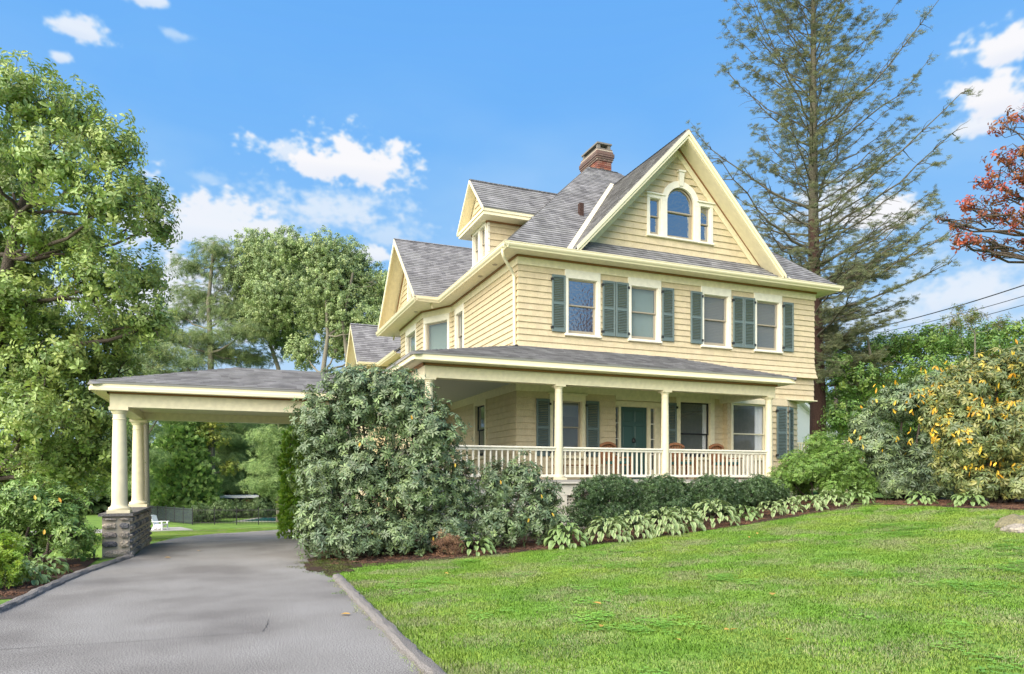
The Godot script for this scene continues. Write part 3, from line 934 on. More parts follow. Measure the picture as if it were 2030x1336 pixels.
	for p in [Vector3(7.45, 8.043, -19.74), Vector3(7.45, 8.043, -21.06), Vector3(6.75, 8.043, -26.5)]:
		mb = MB.new()
		mb.lathe(p, [[0.0, -0.012], [0.07, -0.012], [0.08, 0.0]], 16)
		wput("soffit_light", mb, M.sash, R)
	mb = MB.new()  # downspout
	mb.tube(PackedVector3Array([Vector3(7.16, 8.06, -18.35), Vector3(7.16, 7.93, -18.35), Vector3(7.20, 7.84, -18.38), Vector3(7.58, 7.55, -18.68), Vector3(7.665, 7.44, -18.74), Vector3(7.675, 5.52, -18.74), Vector3(7.66, 5.45, -18.68), Vector3(7.64, 5.41, -18.55)]), PackedFloat32Array([0.045, 0.045, 0.045, 0.045, 0.045, 0.045, 0.045, 0.045]), 10)
	wput("downspout", mb, M.trim, R)
	mb = MB.new()
	mb.tube(PackedVector3Array([Vector3(7.64, 5.41, -18.55), Vector3(7.63, 5.39, -18.46)]), PackedFloat32Array([0.05, 0.05]), 10)
	wput("downspout_end", mb, M.iron, R)
	mb = MB.new()  # vent on the front slope
	mb.box(Vector3(10.42, 9.55, -20.08), Vector3(10.56, 10.42, -19.94))
	wput("roof_vent", mb, M.red_bark, R)
	chimney(R)
	rear_wing(R)
	porch(R)

func arch_window(R: Node3D, gw: Transform3D, gh: Array) -> void:
	for k in [0, 2]:
		var h: Array = gh[k]
		double_hung(R, gw.translated_local(Vector3(h[0], h[2], 0)), h[1] - h[0], h[3] - h[2], {"side": 0.11, "head": 0.11, "stile": 0.035, "cap": true, "glass": "mirror_glass"})
	var h: Array = gh[1]
	var cx: float = (h[0] + h[1]) / 2.0
	var r: float = (h[1] - h[0]) / 2.0
	var sy: float = h[3] - r
	var z := -18.63
	var ring := func(mb: MB, r0: float, r1: float, z0: float, z1: float, a0: float, a1: float) -> void:
		for i in 24:
			var p := []
			for a in [lerpf(a0, a1, i / 24.0), lerpf(a0, a1, (i + 1) / 24.0)]:
				p.append([Vector3(cx + cos(a) * r0, sy + sin(a) * r0, 0), Vector3(cx + cos(a) * r1, sy + sin(a) * r1, 0)])
			var A := Vector3(0, 0, z0)
			var B := Vector3(0, 0, z1)
			mb.quad(p[0][0] + B, p[0][1] + B, p[1][1] + B, p[1][0] + B)
			mb.quad(p[0][1] + A, p[1][1] + A, p[1][1] + B, p[0][1] + B)
			mb.quad(p[1][0] + A, p[0][0] + A, p[0][0] + B, p[1][0] + B)
	var cas := MB.new()
	ring.call(cas, r, r + 0.20, z, z + 0.075, 0.0, PI)
	cas.bevel_box(Vector3(h[0] - 0.20, h[2] - 0.02, z), Vector3(h[0], sy, z + 0.075), 0.006)
	cas.bevel_box(Vector3(h[1], h[2] - 0.02, z), Vector3(h[1] + 0.20, sy, z + 0.075), 0.006)
	var win := wput("arched_window", cas, M.white_trim, R)
	# siding colour fills the spandrels beside the arch
	var sp := MB.new()
	for i in 24:
		var a := PI * i / 24.0
		var b := PI * (i + 1) / 24.0
		var A := Vector3(cx + cos(a) * r, sy + sin(a) * r, z - 0.01)
		var B := Vector3(cx + cos(b) * r, sy + sin(b) * r, z - 0.01)
		sp.quad(A, Vector3(A.x, h[3], A.z), Vector3(B.x, h[3], B.z), B)
	wput("spandrel", sp, M.siding, win)
	var s := MB.new()
	ring.call(s, r - 0.065, r - 0.01, z - 0.075, z - 0.035, 0.0, PI)
	s.bevel_box(Vector3(h[0] + 0.01, sy - 0.28, z - 0.075), Vector3(h[0] + 0.065, sy, z - 0.035), 0.005)
	s.bevel_box(Vector3(h[1] - 0.065, sy - 0.28, z - 0.075), Vector3(h[1] - 0.01, sy, z - 0.035), 0.005)
	s.bevel_box(Vector3(h[0] + 0.065, sy - 0.28, z - 0.075), Vector3(h[1] - 0.065, sy - 0.235, z - 0.035), 0.005)
	wput("sash", s, M.sash, win)
	s = MB.new()
	s.bevel_box(Vector3(h[0] + 0.01, h[2], z - 0.115), Vector3(h[0] + 0.065, sy - 0.24, z - 0.076), 0.005)
	s.bevel_box(Vector3(h[1] - 0.065, h[2], z - 0.115), Vector3(h[1] - 0.01, sy - 0.24, z - 0.076), 0.005)
	s.bevel_box(Vector3(h[0] + 0.065, h[2], z - 0.115), Vector3(h[1] - 0.065, h[2] + 0.09, z - 0.076), 0.005)
	s.bevel_box(Vector3(h[0] + 0.065, sy - 0.285, z - 0.115), Vector3(h[1] - 0.065, sy - 0.24, z - 0.076), 0.005)
	wput("sash", s, M.sash, win)
	var p := MB.new()
	p.quad(Vector3(h[0] + 0.05, h[2] + 0.08, z - 0.1), Vector3(h[1] - 0.05, h[2] + 0.08, z - 0.1), Vector3(h[1] - 0.05, sy - 0.27, z - 0.1), Vector3(h[0] + 0.05, sy - 0.27, z - 0.1))
	wput("pane", p, M.mirror_glass, win)
	p = MB.new()
	p.quad(Vector3(h[0] + 0.05, sy - 0.25, z - 0.055), Vector3(h[1] - 0.05, sy - 0.25, z - 0.055), Vector3(h[1] - 0.05, sy, z - 0.055), Vector3(h[0] + 0.05, sy, z - 0.055))
	for i in 24:
		var a := PI * i / 24.0
		var b := PI * (i + 1) / 24.0
		var q := r - 0.045
		p.tri(Vector3(cx, sy, z - 0.055), Vector3(cx + cos(a) * q, sy + sin(a) * q, z - 0.055), Vector3(cx + cos(b) * q, sy + sin(b) * q, z - 0.055))
	wput("pane", p, M.mirror_glass, win)
	s = MB.new()
	s.bevel_box(Vector3(12.05, 9.14, z), Vector3(14.53, 9.197, z + 0.10), 0.008)
	wput("sill", s, M.white_trim, win)
	s = MB.new()  # keystone
	var ky := sy + r + 0.05
	s.hexa([Vector3(cx - 0.07, ky, z + 0.10), Vector3(cx + 0.07, ky, z + 0.10), Vector3(cx + 0.07, ky, z), Vector3(cx - 0.07, ky, z), Vector3(cx - 0.10, ky + 0.42, z + 0.14), Vector3(cx + 0.10, ky + 0.42, z + 0.14), Vector3(cx + 0.10, ky + 0.42, z), Vector3(cx - 0.10, ky + 0.42, z)])
	s.box(Vector3(cx - 0.13, ky + 0.421, z), Vector3(cx + 0.13, ky + 0.47, z + 0.17))
	wput("keystone", s, M.white_trim, win)

func chimney(R: Node3D) -> void:
	var x0 := 13.26
	var x1 := 13.87
	var z1 := -23.92
	var z0 := -25.2
	var core := MB.new()
	core.box(Vector3(x0 + 0.012, 12.4, z0 + 0.012), Vector3(x1 - 0.012, 14.36, z1 - 0.012))
	core.box(Vector3(x0 - 0.04, 13.93, z0 - 0.04), Vector3(x1 + 0.04, 14.34, z1 + 0.04))
	var ch := wput("chimney", core, M.mortar, R)
	var shared := {}
	var lay := func(y: float, k: int, grow: float, hgt: float) -> void:
		for side in 3:  # front, left, right
			var l := (x1 - x0 if side == 0 else z1 - z0) + grow * 2.0
			var x := -0.1 if k % 2 else 0.0
			while x < l - 0.02:
				var a := maxf(x, 0.0)
				var b := minf(x + 0.2, l)
				if b - a > 0.03:
					var tone := rng.randi() % 5
					var key := [int((b - a) * 100), tone, y > 13.9]
					if not shared.has(key):
						var m := MB.new()
						var c: Color = [Color(0.30, 0.105, 0.07), Color(0.36, 0.14, 0.09), Color(0.24, 0.085, 0.065), Color(0.33, 0.17, 0.13), Color(0.20, 0.10, 0.085)][tone]
						if y > 13.85: c = c.lerp(Color(0.15, 0.12, 0.11), 0.75)
						m.col = c
						m.bevel_box(Vector3(0.005, 0.005, -0.03), Vector3(b - a - 0.005, hgt - 0.006, 0.012), 0.004)
						shared[key] = m.mesh()
					var t := Transform3D()
					if side == 0: t = Transform3D(Basis(), Vector3(x0 - grow + a, y, z1 + grow))
					elif side == 1: t = Transform3D(Basis(Vector3.BACK, Vector3.UP, Vector3.LEFT), Vector3(x0 - grow, y, z0 - grow + a))
					else: t = Transform3D(Basis(Vector3.FORWARD, Vector3.UP, Vector3.RIGHT), Vector3(x1 + grow, y, z1 + grow - a))
					t.origin -= R.position
					put("brick", shared[key], M.brick, ch, Transform3D(t.basis, t.origin - ch.position))
				x += 0.2
	var grows := [0.0, 0.0, 0.0, 0.0, 0.0, 0.0, 0.0, 0.03, 0.06, 0.085, 0.085, 0.05, 0.02]
	for i in grows.size():
		lay.call(13.36 + i * 0.078, i, grows[i], 0.078)
	var fl := MB.new()
	fl.box(Vector3(x0 - 0.03, 14.37, z0 - 0.03), Vector3(x1 + 0.03, 14.40, z1 + 0.03))
	for c in [[x0 + 0.02, z0 + 0.02], [x1 - 0.14, z0 + 0.02], [x0 + 0.02, z1 - 0.14], [x1 - 0.14, z1 - 0.14]]:
		fl.box(Vector3(c[0], 14.40, c[1]), Vector3(c[0] + 0.12, 14.57, c[1] + 0.12))
	wput("flue_piers", fl, M.sooty_stone, ch)
	var cap := MB.new()
	cap.box(Vector3(x0 - 0.02, 14.571, z0 - 0.02), Vector3(x1 + 0.02, 14.63, z1 + 0.02))
	wput("cap_slab", cap, M.sooty_stone, ch)

func rear_wing(R: Node3D) -> void:
	var ey := 7.32
	slope_of(R, [Vector3(5.9, ey, -34.75), Vector3(9.0, ey, -34.75), Vector3(9.0, 9.62, -36.75), Vector3(5.9, 9.62, -36.75)])
	slope_of(R, [Vector3(9.0, ey, -38.75), Vector3(5.9, ey, -38.75), Vector3(5.9, 9.62, -36.75), Vector3(9.0, 9.62, -36.75)])
	ridge(R, Vector3(5.9, 9.62, -36.75), Vector3(9.0, 9.62, -36.75))
	slope_of(R, [Vector3(6.95, ey, -34.76), Vector3(6.95, ey, -31.2), Vector3(10.5, 9.8, -31.2), Vector3(10.5, 9.8, -34.76)])
	var mb := MB.new()
	mb.box(Vector3(6.45, -2.2, -38.4), Vector3(16.0, 7.25, -35.1))
	mb.box(Vector3(7.4, -2.2, -35.099), Vector3(15.0, 7.25, -31.41))
	mb.prism(PackedVector3Array([Vector3(6.65, 7.251, -38.5), Vector3(6.65, 7.251, -35.0), Vector3(6.65, 9.4, -36.75)]), Vector3(-0.2, 0, 0))
	wput("rear_wing", mb, M.siding, R)
	gutter(R, Vector3(7.0, ey + 0.01, -34.76), Vector3(7.0, ey + 0.01, -31.0), Vector3(-1, 0, 0))
	gutter(R, Vector3(5.95, ey + 0.01, -34.8), Vector3(7.0, ey + 0.01, -34.8), Vector3(0, 0, 1))
	board(R, "soffit", Vector3(6.98, 7.19, -34.8), Vector3(7.41, 7.21, -31.0))
	board(R, "soffit", Vector3(5.95, 7.19, -35.1), Vector3(6.979, 7.21, -34.82))
	for s in [-1.0, 1.0]:
		for q in [["rake_board", 5.94, -0.04, 2.0, 0.22], ["rake_soffit", 6.45, -0.50, 1.95, 0.03]]:
			mb = MB.new()
			var p := [Vector3(q[1], 7.30 - q[4], -36.75 + s * q[3]), Vector3(q[1], 9.59 - q[4], -36.75), Vector3(q[1], 9.59, -36.75), Vector3(q[1], 7.30, -36.75 + s * q[3])]
			if s > 0: p = [p[1], p[0], p[3], p[2]]
			mb.prism(PackedVector3Array(p), Vector3(q[2], 0, 0))
			wput(q[0], mb, M.gutter if q[0] == "rake_board" else M.trim, R)

func porch(R: Node3D) -> void:
	var ey := 4.585
	var P0 := Vector3(4.0, ey, -16.0)
	var P1 := Vector3(15.48, ey, -16.0)
	var A0 := Vector3(7.755, 5.44, -18.63)
	var A1 := Vector3(12.85, 5.44, -18.63)
	slope_of(R, [P0, P1, A1, A0], 150)
	slope_of(R, [Vector3(4.0, ey, -25.4), P0, A0, Vector3(7.755, 5.44, -25.4)])
	slope_of(R, [P1, Vector3(15.48, ey, -18.63), A1])
	ridge(R, P0, A0); ridge(R, A1, P1)
	# cornice: fascia with a bead, soffit, brown strip, beam
	var cornice := func(a: Vector3, b: Vector3, o: Vector3) -> void:
		var along := (b - a).normalized()
		var t := Transform3D(Basis(along, Vector3.UP, o), a)
		var l := (b - a).length()
		var m := MB.new()
		m.box(Vector3(0.0, -0.135, -0.06), Vector3(l, -0.012, -0.03), t)
		wput("fascia", m, M.gutter, R)
		m = MB.new()
		m.bevel_box(Vector3(-0.002, -0.185, -0.06), Vector3(l + 0.002, -0.136, 0.022), 0.012, t)
		wput("fascia_bead", m, M.gutter, R)
	cornice.call(P0 + Vector3(0.02, 0, 0.0), P1 + Vector3(-0.02, 0, 0.0), Vector3(0, 0, 1))
	cornice.call(Vector3(4.02, ey, -25.3), P0 + Vector3(0.02, 0, -0.02), Vector3(-1, 0, 0))
	cornice.call(P1 + Vector3(-0.02, 0, -0.02), Vector3(15.46, ey, -18.6), Vector3(1, 0, 0))
	board(R, "soffit", Vector3(4.06, 4.40, -16.36), Vector3(15.42, 4.42, -16.06))
	board(R, "soffit", Vector3(4.06, 4.40, -25.3), Vector3(4.38, 4.42, -16.361))
	board(R, "soffit", Vector3(15.04, 4.40, -18.6), Vector3(15.42, 4.42, -16.361))
	board(R, "crown_strip", Vector3(4.34, 4.34, -16.359), Vector3(15.08, 4.399, -16.30), "brown")
	board(R, "crown_strip", Vector3(4.32, 4.34, -25.3), Vector3(4.379, 4.399, -16.30), "brown")
	board(R, "crown_strip", Vector3(15.041, 4.34, -18.6), Vector3(15.09, 4.399, -16.361), "brown")
	board(R, "beam", Vector3(4.38, 4.06, -16.62), Vector3(15.04, 4.39, -16.36))
	board(R, "beam", Vector3(4.38, 4.06, -25.3), Vector3(4.62, 4.39, -16.621))
	board(R, "beam", Vector3(14.80, 4.06, -18.62), Vector3(15.04, 4.39, -16.621))
	board(R, "porch_ceiling", Vector3(4.62, 4.391, -18.63), Vector3(14.80, 4.42, -16.62), "ceiling_paint")
	board(R, "porch_ceiling", Vector3(4.62, 4.391, -25.3), Vector3(7.70, 4.42, -18.631), "ceiling_paint")
	# floor and what is under it
	var mb := MB.new()
	var z := -16.22
	while z > -18.6:
		mb.box(Vector3(4.2, 1.53, z - 0.088), Vector3(15.2, 1.60, z)); z -= 0.09
	wput("porch_floor", mb, M.concrete, R)
	board(R, "porch_floor", Vector3(4.2, 1.53, -25.3), Vector3(7.7, 1.60, -18.64), "concrete")
	board(R, "floor_edge", Vector3(4.24, 1.20, -16.31), Vector3(15.16, 1.50, -16.27), "white_trim")
	board(R, "floor_nosing", Vector3(4.16, 1.50, -16.36), Vector3(15.24, 1.529, -16.18), "white_trim")
	board(R, "floor_edge", Vector3(4.24, 1.20, -25.3), Vector3(4.28, 1.50, -16.311), "white_trim")
	for x in [4.45, 7.99, 11.26, 14.92]:
		board(R, "pier", Vector3(x - 0.14, -0.3, -16.55), Vector3(x + 0.14, 1.20, -16.275), "white_trim")
	mb = MB.new()  # square lattice between the piers
	for seg in [[4.6, 7.84], [8.14, 11.11], [11.41, 14.77]]:
		var x: float = seg[0]
		while x < seg[1]:
			mb.box(Vector3(x, -0.2, -16.40), Vector3(minf(x + 0.045, seg[1]), 1.18, -16.385)); x += 0.085
		var y := -0.1
		while y < 1.15:
			mb.box(Vector3(seg[0], y, -16.384), Vector3(seg[1], y + 0.045, -16.372)); y += 0.085
	stuff(wput("lattice", mb, M.white_trim, R))
	board(R, "foundation", Vector3(4.6, -0.3, -18.6), Vector3(15.1, 1.2, -18.5), "concrete")
	# columns and railing
	for x in [4.52, 7.99, 11.26, 14.90]:
		column(R, Vector3(x, 1.60, -16.48), 2.46, 0.115)
	column(R, Vector3(4.52, 1.60, -20.6), 2.46, 0.115)
	column(R, Vector3(4.52, 1.60, -24.6), 2.46, 0.115)
	var bm := MB.new()
	bm.box(Vector3(-0.019, 0, -0.019), Vector3(0.019, 2.345 - 1.73, 0.019))
	var bal := bm.mesh()
	baluster_run(R, Vector3(4.63, 0, -16.48), Vector3(7.88, 0, -16.48), 1.66, 2.45, 21, bal)
	baluster_run(R, Vector3(8.10, 0, -16.48), Vector3(11.15, 0, -16.48), 1.66, 2.45, 21, bal)
	baluster_run(R, Vector3(11.37, 0, -16.48), Vector3(14.79, 0, -16.48), 1.66, 2.45, 23, bal)
	baluster_run(R, Vector3(4.52, 0, -20.45), Vector3(4.52, 0, -16.62), 1.66, 2.45, 24, bal)
	baluster_run(R, Vector3(14.90, 0, -16.62), Vector3(14.90, 0, -18.45), 1.66, 2.45, 12, bal)
	# --- ground-floor walls behind the porch
	var F := wall_frame("front")
	var lw := face(Vector3(7.70, 0, -25.3), Vector3(7.70, 0, -18.63))
	mb = MB.new()
	sheathing(mb, lw, 0.0, 6.51, 0.0, 4.40, [[3.15, 4.1, 2.35, 4.02]])
	var wl := wput("porch_wall", mb, M.siding, R)
	courses(wl, lw, 0.0, 6.69, 1.60, 4.15, 0.182, [[3.05, 4.2, 2.28, 4.15]])
	double_hung(R, lw.translated_local(Vector3(3.15, 2.35, 0)), 0.95, 1.67, {"head": 0.14, "trim": "trim", "sash": "dark"})
	mb = MB.new()
	mb.box(Vector3(0, 4.15, 0), Vector3(6.71, 4.39, 0.05), lw)
	wput("frieze_board", mb, M.trim, R)
	mb = MB.new()
	sheathing(mb, F, 7.70, 10.94, 0.3, 4.30, [[8.83, 9.78, 2.30, 3.92]])
	var wa := wput("porch_wall", mb, M.siding, R)
	courses(wa, F, 7.68, 10.94, 1.60, 4.15, 0.182, [[8.74, 9.87, 2.22, 4.14]])
	double_hung(R, F.translated_local(Vector3(8.83, 2.30, 0)), 0.95, 1.62, {"head": 0.17, "trim": "trim", "cap": true, "sash": "sash", "blind": "blind_dark", "drop": 0.3})
	shutter(R, F.translated_local(Vector3(8.29, 2.28, 0)), 0.43, 1.66, false, false)
	shutter(R, F.translated_local(Vector3(9.92, 2.28, 0)), 0.43, 1.66, true, false)
	board(R, "frieze_board", Vector3(7.65, 4.15, -18.629), Vector3(10.94, 4.39, -18.585))
	# door in its alcove
	var dz := -18.76
	mb = MB.new()
	mb.box(Vector3(10.78, 1.4, -18.9), Vector3(10.94, 4.30, -18.80)); mb.box(Vector3(12.66, 1.4, -18.9), Vector3(12.82, 4.30, -18.80))
	wput("porch_wall", mb, M.siding, R)
	mb = MB.new()
	sheathing(mb, Transform3D(Basis(), Vector3(0, 0, dz)), 10.941, 12.659, 1.4, 4.30, [[10.98, 11.14, 1.9, 3.82], [11.22, 12.17, 1.61, 3.84], [12.29, 12.45, 1.9, 3.82]], 0.1)
	wput("door_surround", mb, M.trim, R)
	board(R, "frieze_board", Vector3(10.94, 4.02, dz + 0.001), Vector3(12.66, 4.39, -18.60))
	board(R, "door_head", Vector3(10.95, 3.86, dz + 0.002), Vector3(12.65, 3.99, dz + 0.06))
	mb = MB.new()
	mb.box(Vector3(11.22, 1.61, dz - 0.08), Vector3(12.17, 3.84, dz - 0.05))
	for px in [[11.32, 11.65], [11.74, 12.07]]:
		for py in [[1.8, 2.45], [2.6, 3.25], [3.38, 3.72]]:
			mb.bevel_box(Vector3(px[0], py[0], dz - 0.05), Vector3(px[1], py[1], dz - 0.035), 0.012)
	var door := wput("door", mb, M.door, R)
	mb = MB.new()
	mb.lathe(Vector3(11.69, 2.82, dz - 0.03), [[0.0, -0.09], [0.055, -0.07], [0.06, 0.0], [0.035, 0.05], [0.0, 0.08]], 10)
	wput("knocker", mb, M.iron, door)
	mb = MB.new()
	mb.tube(PackedVector3Array([Vector3(11.28, 2.52, dz - 0.05), Vector3(11.28, 2.52, dz + 0.02)]), PackedFloat32Array([0.02, 0.035]), 10)
	wput("handle", mb, M.wood, door)
	for x in [10.98, 12.29]:
		mb = MB.new()
		mb.quad(Vector3(x, 1.9, dz - 0.04), Vector3(x + 0.16, 1.9, dz - 0.04), Vector3(x + 0.16, 3.82, dz - 0.04), Vector3(x, 3.82, dz - 0.04))
		var sl := wput("sidelight", mb, M.glass, R)
		mb = MB.new()
		for y in [2.36, 2.84, 3.32]:
			mb.box(Vector3(x, y, dz - 0.05), Vector3(x + 0.16, y + 0.025, dz - 0.015))
		wput("muntin", mb, M.white_trim, sl)
	# right of the door
	mb = MB.new()
	sheathing(mb, F, 12.82, 14.98, 0.3, 4.30, [[13.28, 14.43, 2.30, 4.06]])
	var wb := wput("porch_wall", mb, M.siding, R)
	courses(wb, F, 12.66, 14.98, 1.60, 4.20, 0.186, [[13.18, 14.6, 2.22, 4.2]])
	double_hung(R, F.translated_local(Vector3(13.28, 2.30, 0)), 1.15, 1.76, {"head": 0.14, "side": 0.16, "trim": "trim", "sash": "dark", "mid": 0.75, "blind": "curtain", "from": 0.85})
	shutter(R, F.translated_local(Vector3(12.72, 2.28, 0)), 0.40, 1.72, false, false)
	board(R, "frieze_board", Vector3(12.661, 4.20, -18.629), Vector3(14.80, 4.39, -18.585))
	# bay under the overhang, at the right end
	var bzf := -18.42
	var B := Transform3D(Basis(), Vector3(0, 0, bzf))
	mb = MB.new()
	sheathing(mb, B, 14.98, 17.43, 0.3, 4.30, [[15.17, 16.55, 2.30, 4.06]], 0.2)
	mb.box(Vector3(18.2, 0.3, -31.9), Vector3(18.4, 4.30, -18.97))
	var wc := wput("bay_wall", mb, M.siding, R)
	courses(wc, B, 14.98, 17.43, 0.9, 4.24, 0.186, [[15.07, 16.67, 2.2, 4.3]])
	var br := Transform3D(Basis(Vector3.BACK, Vector3.UP, Vector3.LEFT), Vector3(14.98, 0, 0))
	courses(wc, br, -18.62, bzf + 0.02, 1.60, 4.24, 0.15, [])
	double_hung(R, B.translated_local(Vector3(15.17, 2.30, 0)), 1.38, 1.76, {"head": 0.16, "side": 0.09, "stile": 0.06, "trim": "trim", "sash": "gutter", "blind": "curtain", "from": 0.76, "mid": 0.78})
	shutter(R, B.translated_local(Vector3(16.95, 2.28, 0)), 0.43, 1.74, true, false)
	var back := MB.new()
	var bcant := face(Vector3(17.43, 0, bzf), Vector3(18.38, 0, -18.965))
	sheathing(back, bcant, 0.0, 1.09, 0.3, 4.26, [])
	courses(wput("bay_wall", back, M.siding, R), bcant, 0.0, 1.09, 0.9, 4.24, 0.186, [])
	shutter(R, bcant.translated_local(Vector3(0.06, 2.28, 0)), 0.42, 1.74, true, false)
	board(R, "soffit", Vector3(15.05, 4.27, -18.64), Vector3(18.79, 4.299, -18.43))
	board(R, "soffit", Vector3(17.431, 4.27, -31.9), Vector3(18.79, 4.299, -18.641))

# ---------------------------------------------------------------- carport over the drive
func carport() -> void:
	var R := thing("carport", "cream carport over the drive with a grey hip roof on two columns", "carport", Vector3(0.5, 0.0, -18.4))
	var ey := 3.60
	var P0 := Vector3(-2.56, ey, -16.32)
	var P1 := Vector3(4.34, ey, -16.32)
	var Q0 := Vector3(-2.56, ey, -20.48)
	var Q1 := Vector3(4.34, ey, -20.48)
	var r0 := Vector3(0.18, 4.32, -18.4)
	var r1 := Vector3(4.34, 4.32, -18.4)
	slope_of(R, [P0, P1, r1, r0], 250)
	slope_of(R, [Q1, Q0, r0, r1])
	slope_of(R, [Q0, P0, r0], 40)
	ridge(R, P0, r0); ridge(R, r0, Q0); ridge(R, r0, r1)
	for e in [[P0, P1, Vector3(0, 0, 1)], [Q0, P0, Vector3(-1, 0, 0)], [Q1, Q0, Vector3(0, 0, -1)]]:
		var a: Vector3 = e[0]
		var b: Vector3 = e[1]
		var t := Transform3D(Basis((b - a).normalized(), Vector3.UP, e[2]), a)
		var l := (b - a).length()
		var m := MB.new()
		m.box(Vector3(0.0, -0.10, -0.06), Vector3(l, -0.012, -0.028), t)
		wput("fascia", m, M.gutter, R)
		m = MB.new()
		m.bevel_box(Vector3(-0.002, -0.185, -0.07), Vector3(l + 0.002, -0.101, 0.02), 0.014, t)
		wput("fascia_bead", m, M.gutter, R)
	board(R, "soffit", Vector3(-2.5, 3.43, -16.56), Vector3(4.34, 3.445, -16.38))
	board(R, "soffit", Vector3(-2.5, 3.43, -20.24), Vector3(-2.24, 3.445, -16.561))
	board(R, "soffit", Vector3(-2.5, 3.43, -20.42), Vector3(4.34, 3.445, -20.241))
	board(R, "crown_strip", Vector3(-2.28, 3.385, -16.559), Vector3(4.34, 3.429, -16.515), "brown")
	board(R, "crown_strip", Vector3(-2.285, 3.385, -20.24), Vector3(-2.241, 3.429, -16.515), "brown")
	board(R, "beam", Vector3(-2.24, 3.12, -16.84), Vector3(4.38, 3.429, -16.56))
	board(R, "beam", Vector3(-2.24, 3.12, -20.24), Vector3(4.38, 3.429, -19.96))
	board(R, "beam", Vector3(-2.24, 3.12, -19.959), Vector3(-1.96, 3.429, -16.841))
	board(R, "ceiling", Vector3(-1.96, 3.30, -19.959), Vector3(4.38, 3.33, -16.841))
	for z in [-16.72, -20.08]:
		column(R, Vector3(-2.08, 0.915, z), 2.205, 0.15)

func stone_pier() -> void:
	var x0 := -2.38
	var x1 := -1.84
	var z1 := -16.42
	var z0 := -20.55
	var h := 0.86
	var R := thing("stone_pier", "long low fieldstone wall with slate cap under the two carport columns", "stone wall", Vector3((x0 + x1) / 2, -0.1, (z0 + z1) / 2))
	var core := MB.new()
	core.box(Vector3(x0 + 0.02, -0.5, z0 + 0.02), Vector3(x1 - 0.02, h, z1 - 0.02))
	wput("mortar", core, M.mortar, R)
	var greys := [Color(0.25, 0.255, 0.285), Color(0.46, 0.42, 0.37), Color(0.62, 0.56, 0.47), Color(0.16, 0.168, 0.195), Color(0.54, 0.50, 0.455), Color(0.38, 0.345, 0.32), Color(0.68, 0.62, 0.54)]
	for side in 3:
		var l := x1 - x0 if side != 1 else z1 - z0
		var y := -0.22
		while y < h - 0.05:
			var rh := rng.randf_range(0.14, 0.24) if side != 1 else rng.randf_range(0.10, 0.20)
			if y + rh > h - 0.08: rh = h - y - 0.008
			var x := 0.0
			while x < l - 0.02:
				var w := rng.randf_range(0.2, 0.5) if side != 1 else rng.randf_range(0.11, 0.34)
				if x + w > l - 0.14: w = l - x
				var m := MB.new()
				m.col = greys[rng.randi() % greys.size()]
				boulder_face(m, w - 0.035, rh - 0.03 - rng.randf_range(0.0, 0.035), 0.055)
				var t := Transform3D()
				if side == 0: t = Transform3D(Basis(), Vector3(x0 + x + w / 2, y + rh / 2, z1 - 0.02))
				elif side == 1: t = Transform3D(Basis(Vector3.FORWARD, Vector3.UP, Vector3.RIGHT), Vector3(x1 - 0.02, y + rh / 2, z1 - x - w / 2))
				else: t = Transform3D(Basis(Vector3.LEFT, Vector3.UP, Vector3.FORWARD), Vector3(x1 - x - w / 2, y + rh / 2, z0 + 0.02))
				t.origin -= R.position
				t.basis = t.basis * Basis(Vector3.BACK, rng.randf_range(-0.10, 0.10))
				put("stone", m.mesh(), M.stone, R, t)
				x += w
			y += rh
	var z := z1 + 0.05
	while z > z0 - 0.02:
		var e := maxf(z - rng.randf_range(0.55, 0.8), z0 - 0.05)
		if e - z0 < 0.2: e = z0 - 0.05
		var m := MB.new()
		var g := rng.randf_range(0.16, 0.24)
		m.col = Color(g, g, g * 1.04)
		m.hexa([Vector3(x0 - 0.05, h, z - 0.004), Vector3(x1 + 0.05, h, z - 0.01), Vector3(x1 + 0.05, h, e + 0.004), Vector3(x0 - 0.05, h, e + 0.004),
			Vector3(x0 - 0.04, h + 0.055, z - 0.012), Vector3(x1 + 0.035, h + 0.05, z - 0.02), Vector3(x1 + 0.04, h + 0.055, e + 0.008), Vector3(x0 - 0.045, h + 0.05, e + 0.008)])
		wput("cap_stone", m, M.stone, R)
		z = e

func boulder_face(m: MB, w: float, h: float, d: float) -> void:  # one roughly squared stone, its face towards +z, centred
	var k := 9
	var rim := []
	for i in k:
		var a := TAU * i / k + rng.randf_range(-0.12, 0.12)
		var c := Vector2(cos(a), sin(a))
		var s := pow(pow(absf(c.x), 4.0) + pow(absf(c.y), 4.0), -0.25)  # between an ellipse and a box
		s *= rng.randf_range(0.88, 1.02)
		rim.append(Vector2(c.x * s * w / 2, c.y * s * h / 2))
	var peak := Vector3(rng.randf_range(-0.1, 0.1) * w, rng.randf_range(-0.1, 0.1) * h, d * rng.randf_range(0.85, 1.15))
	for i in k:
		var j := (i + 1) % k
		var a := Vector3(rim[i].x, rim[i].y, 0)
		var b := Vector3(rim[j].x, rim[j].y, 0)
		var za := d * (0.72 + 0.12 * sin(i * 2.4))
		var zb := d * (0.72 + 0.12 * sin(j * 2.4))
		var a2 := Vector3(rim[i].x * 0.86, rim[i].y * 0.82, za)
		var b2 := Vector3(rim[j].x * 0.86, rim[j].y * 0.82, zb)
		m.quad(a, b, b2, a2)
		m.tri(a2, b2, peak)

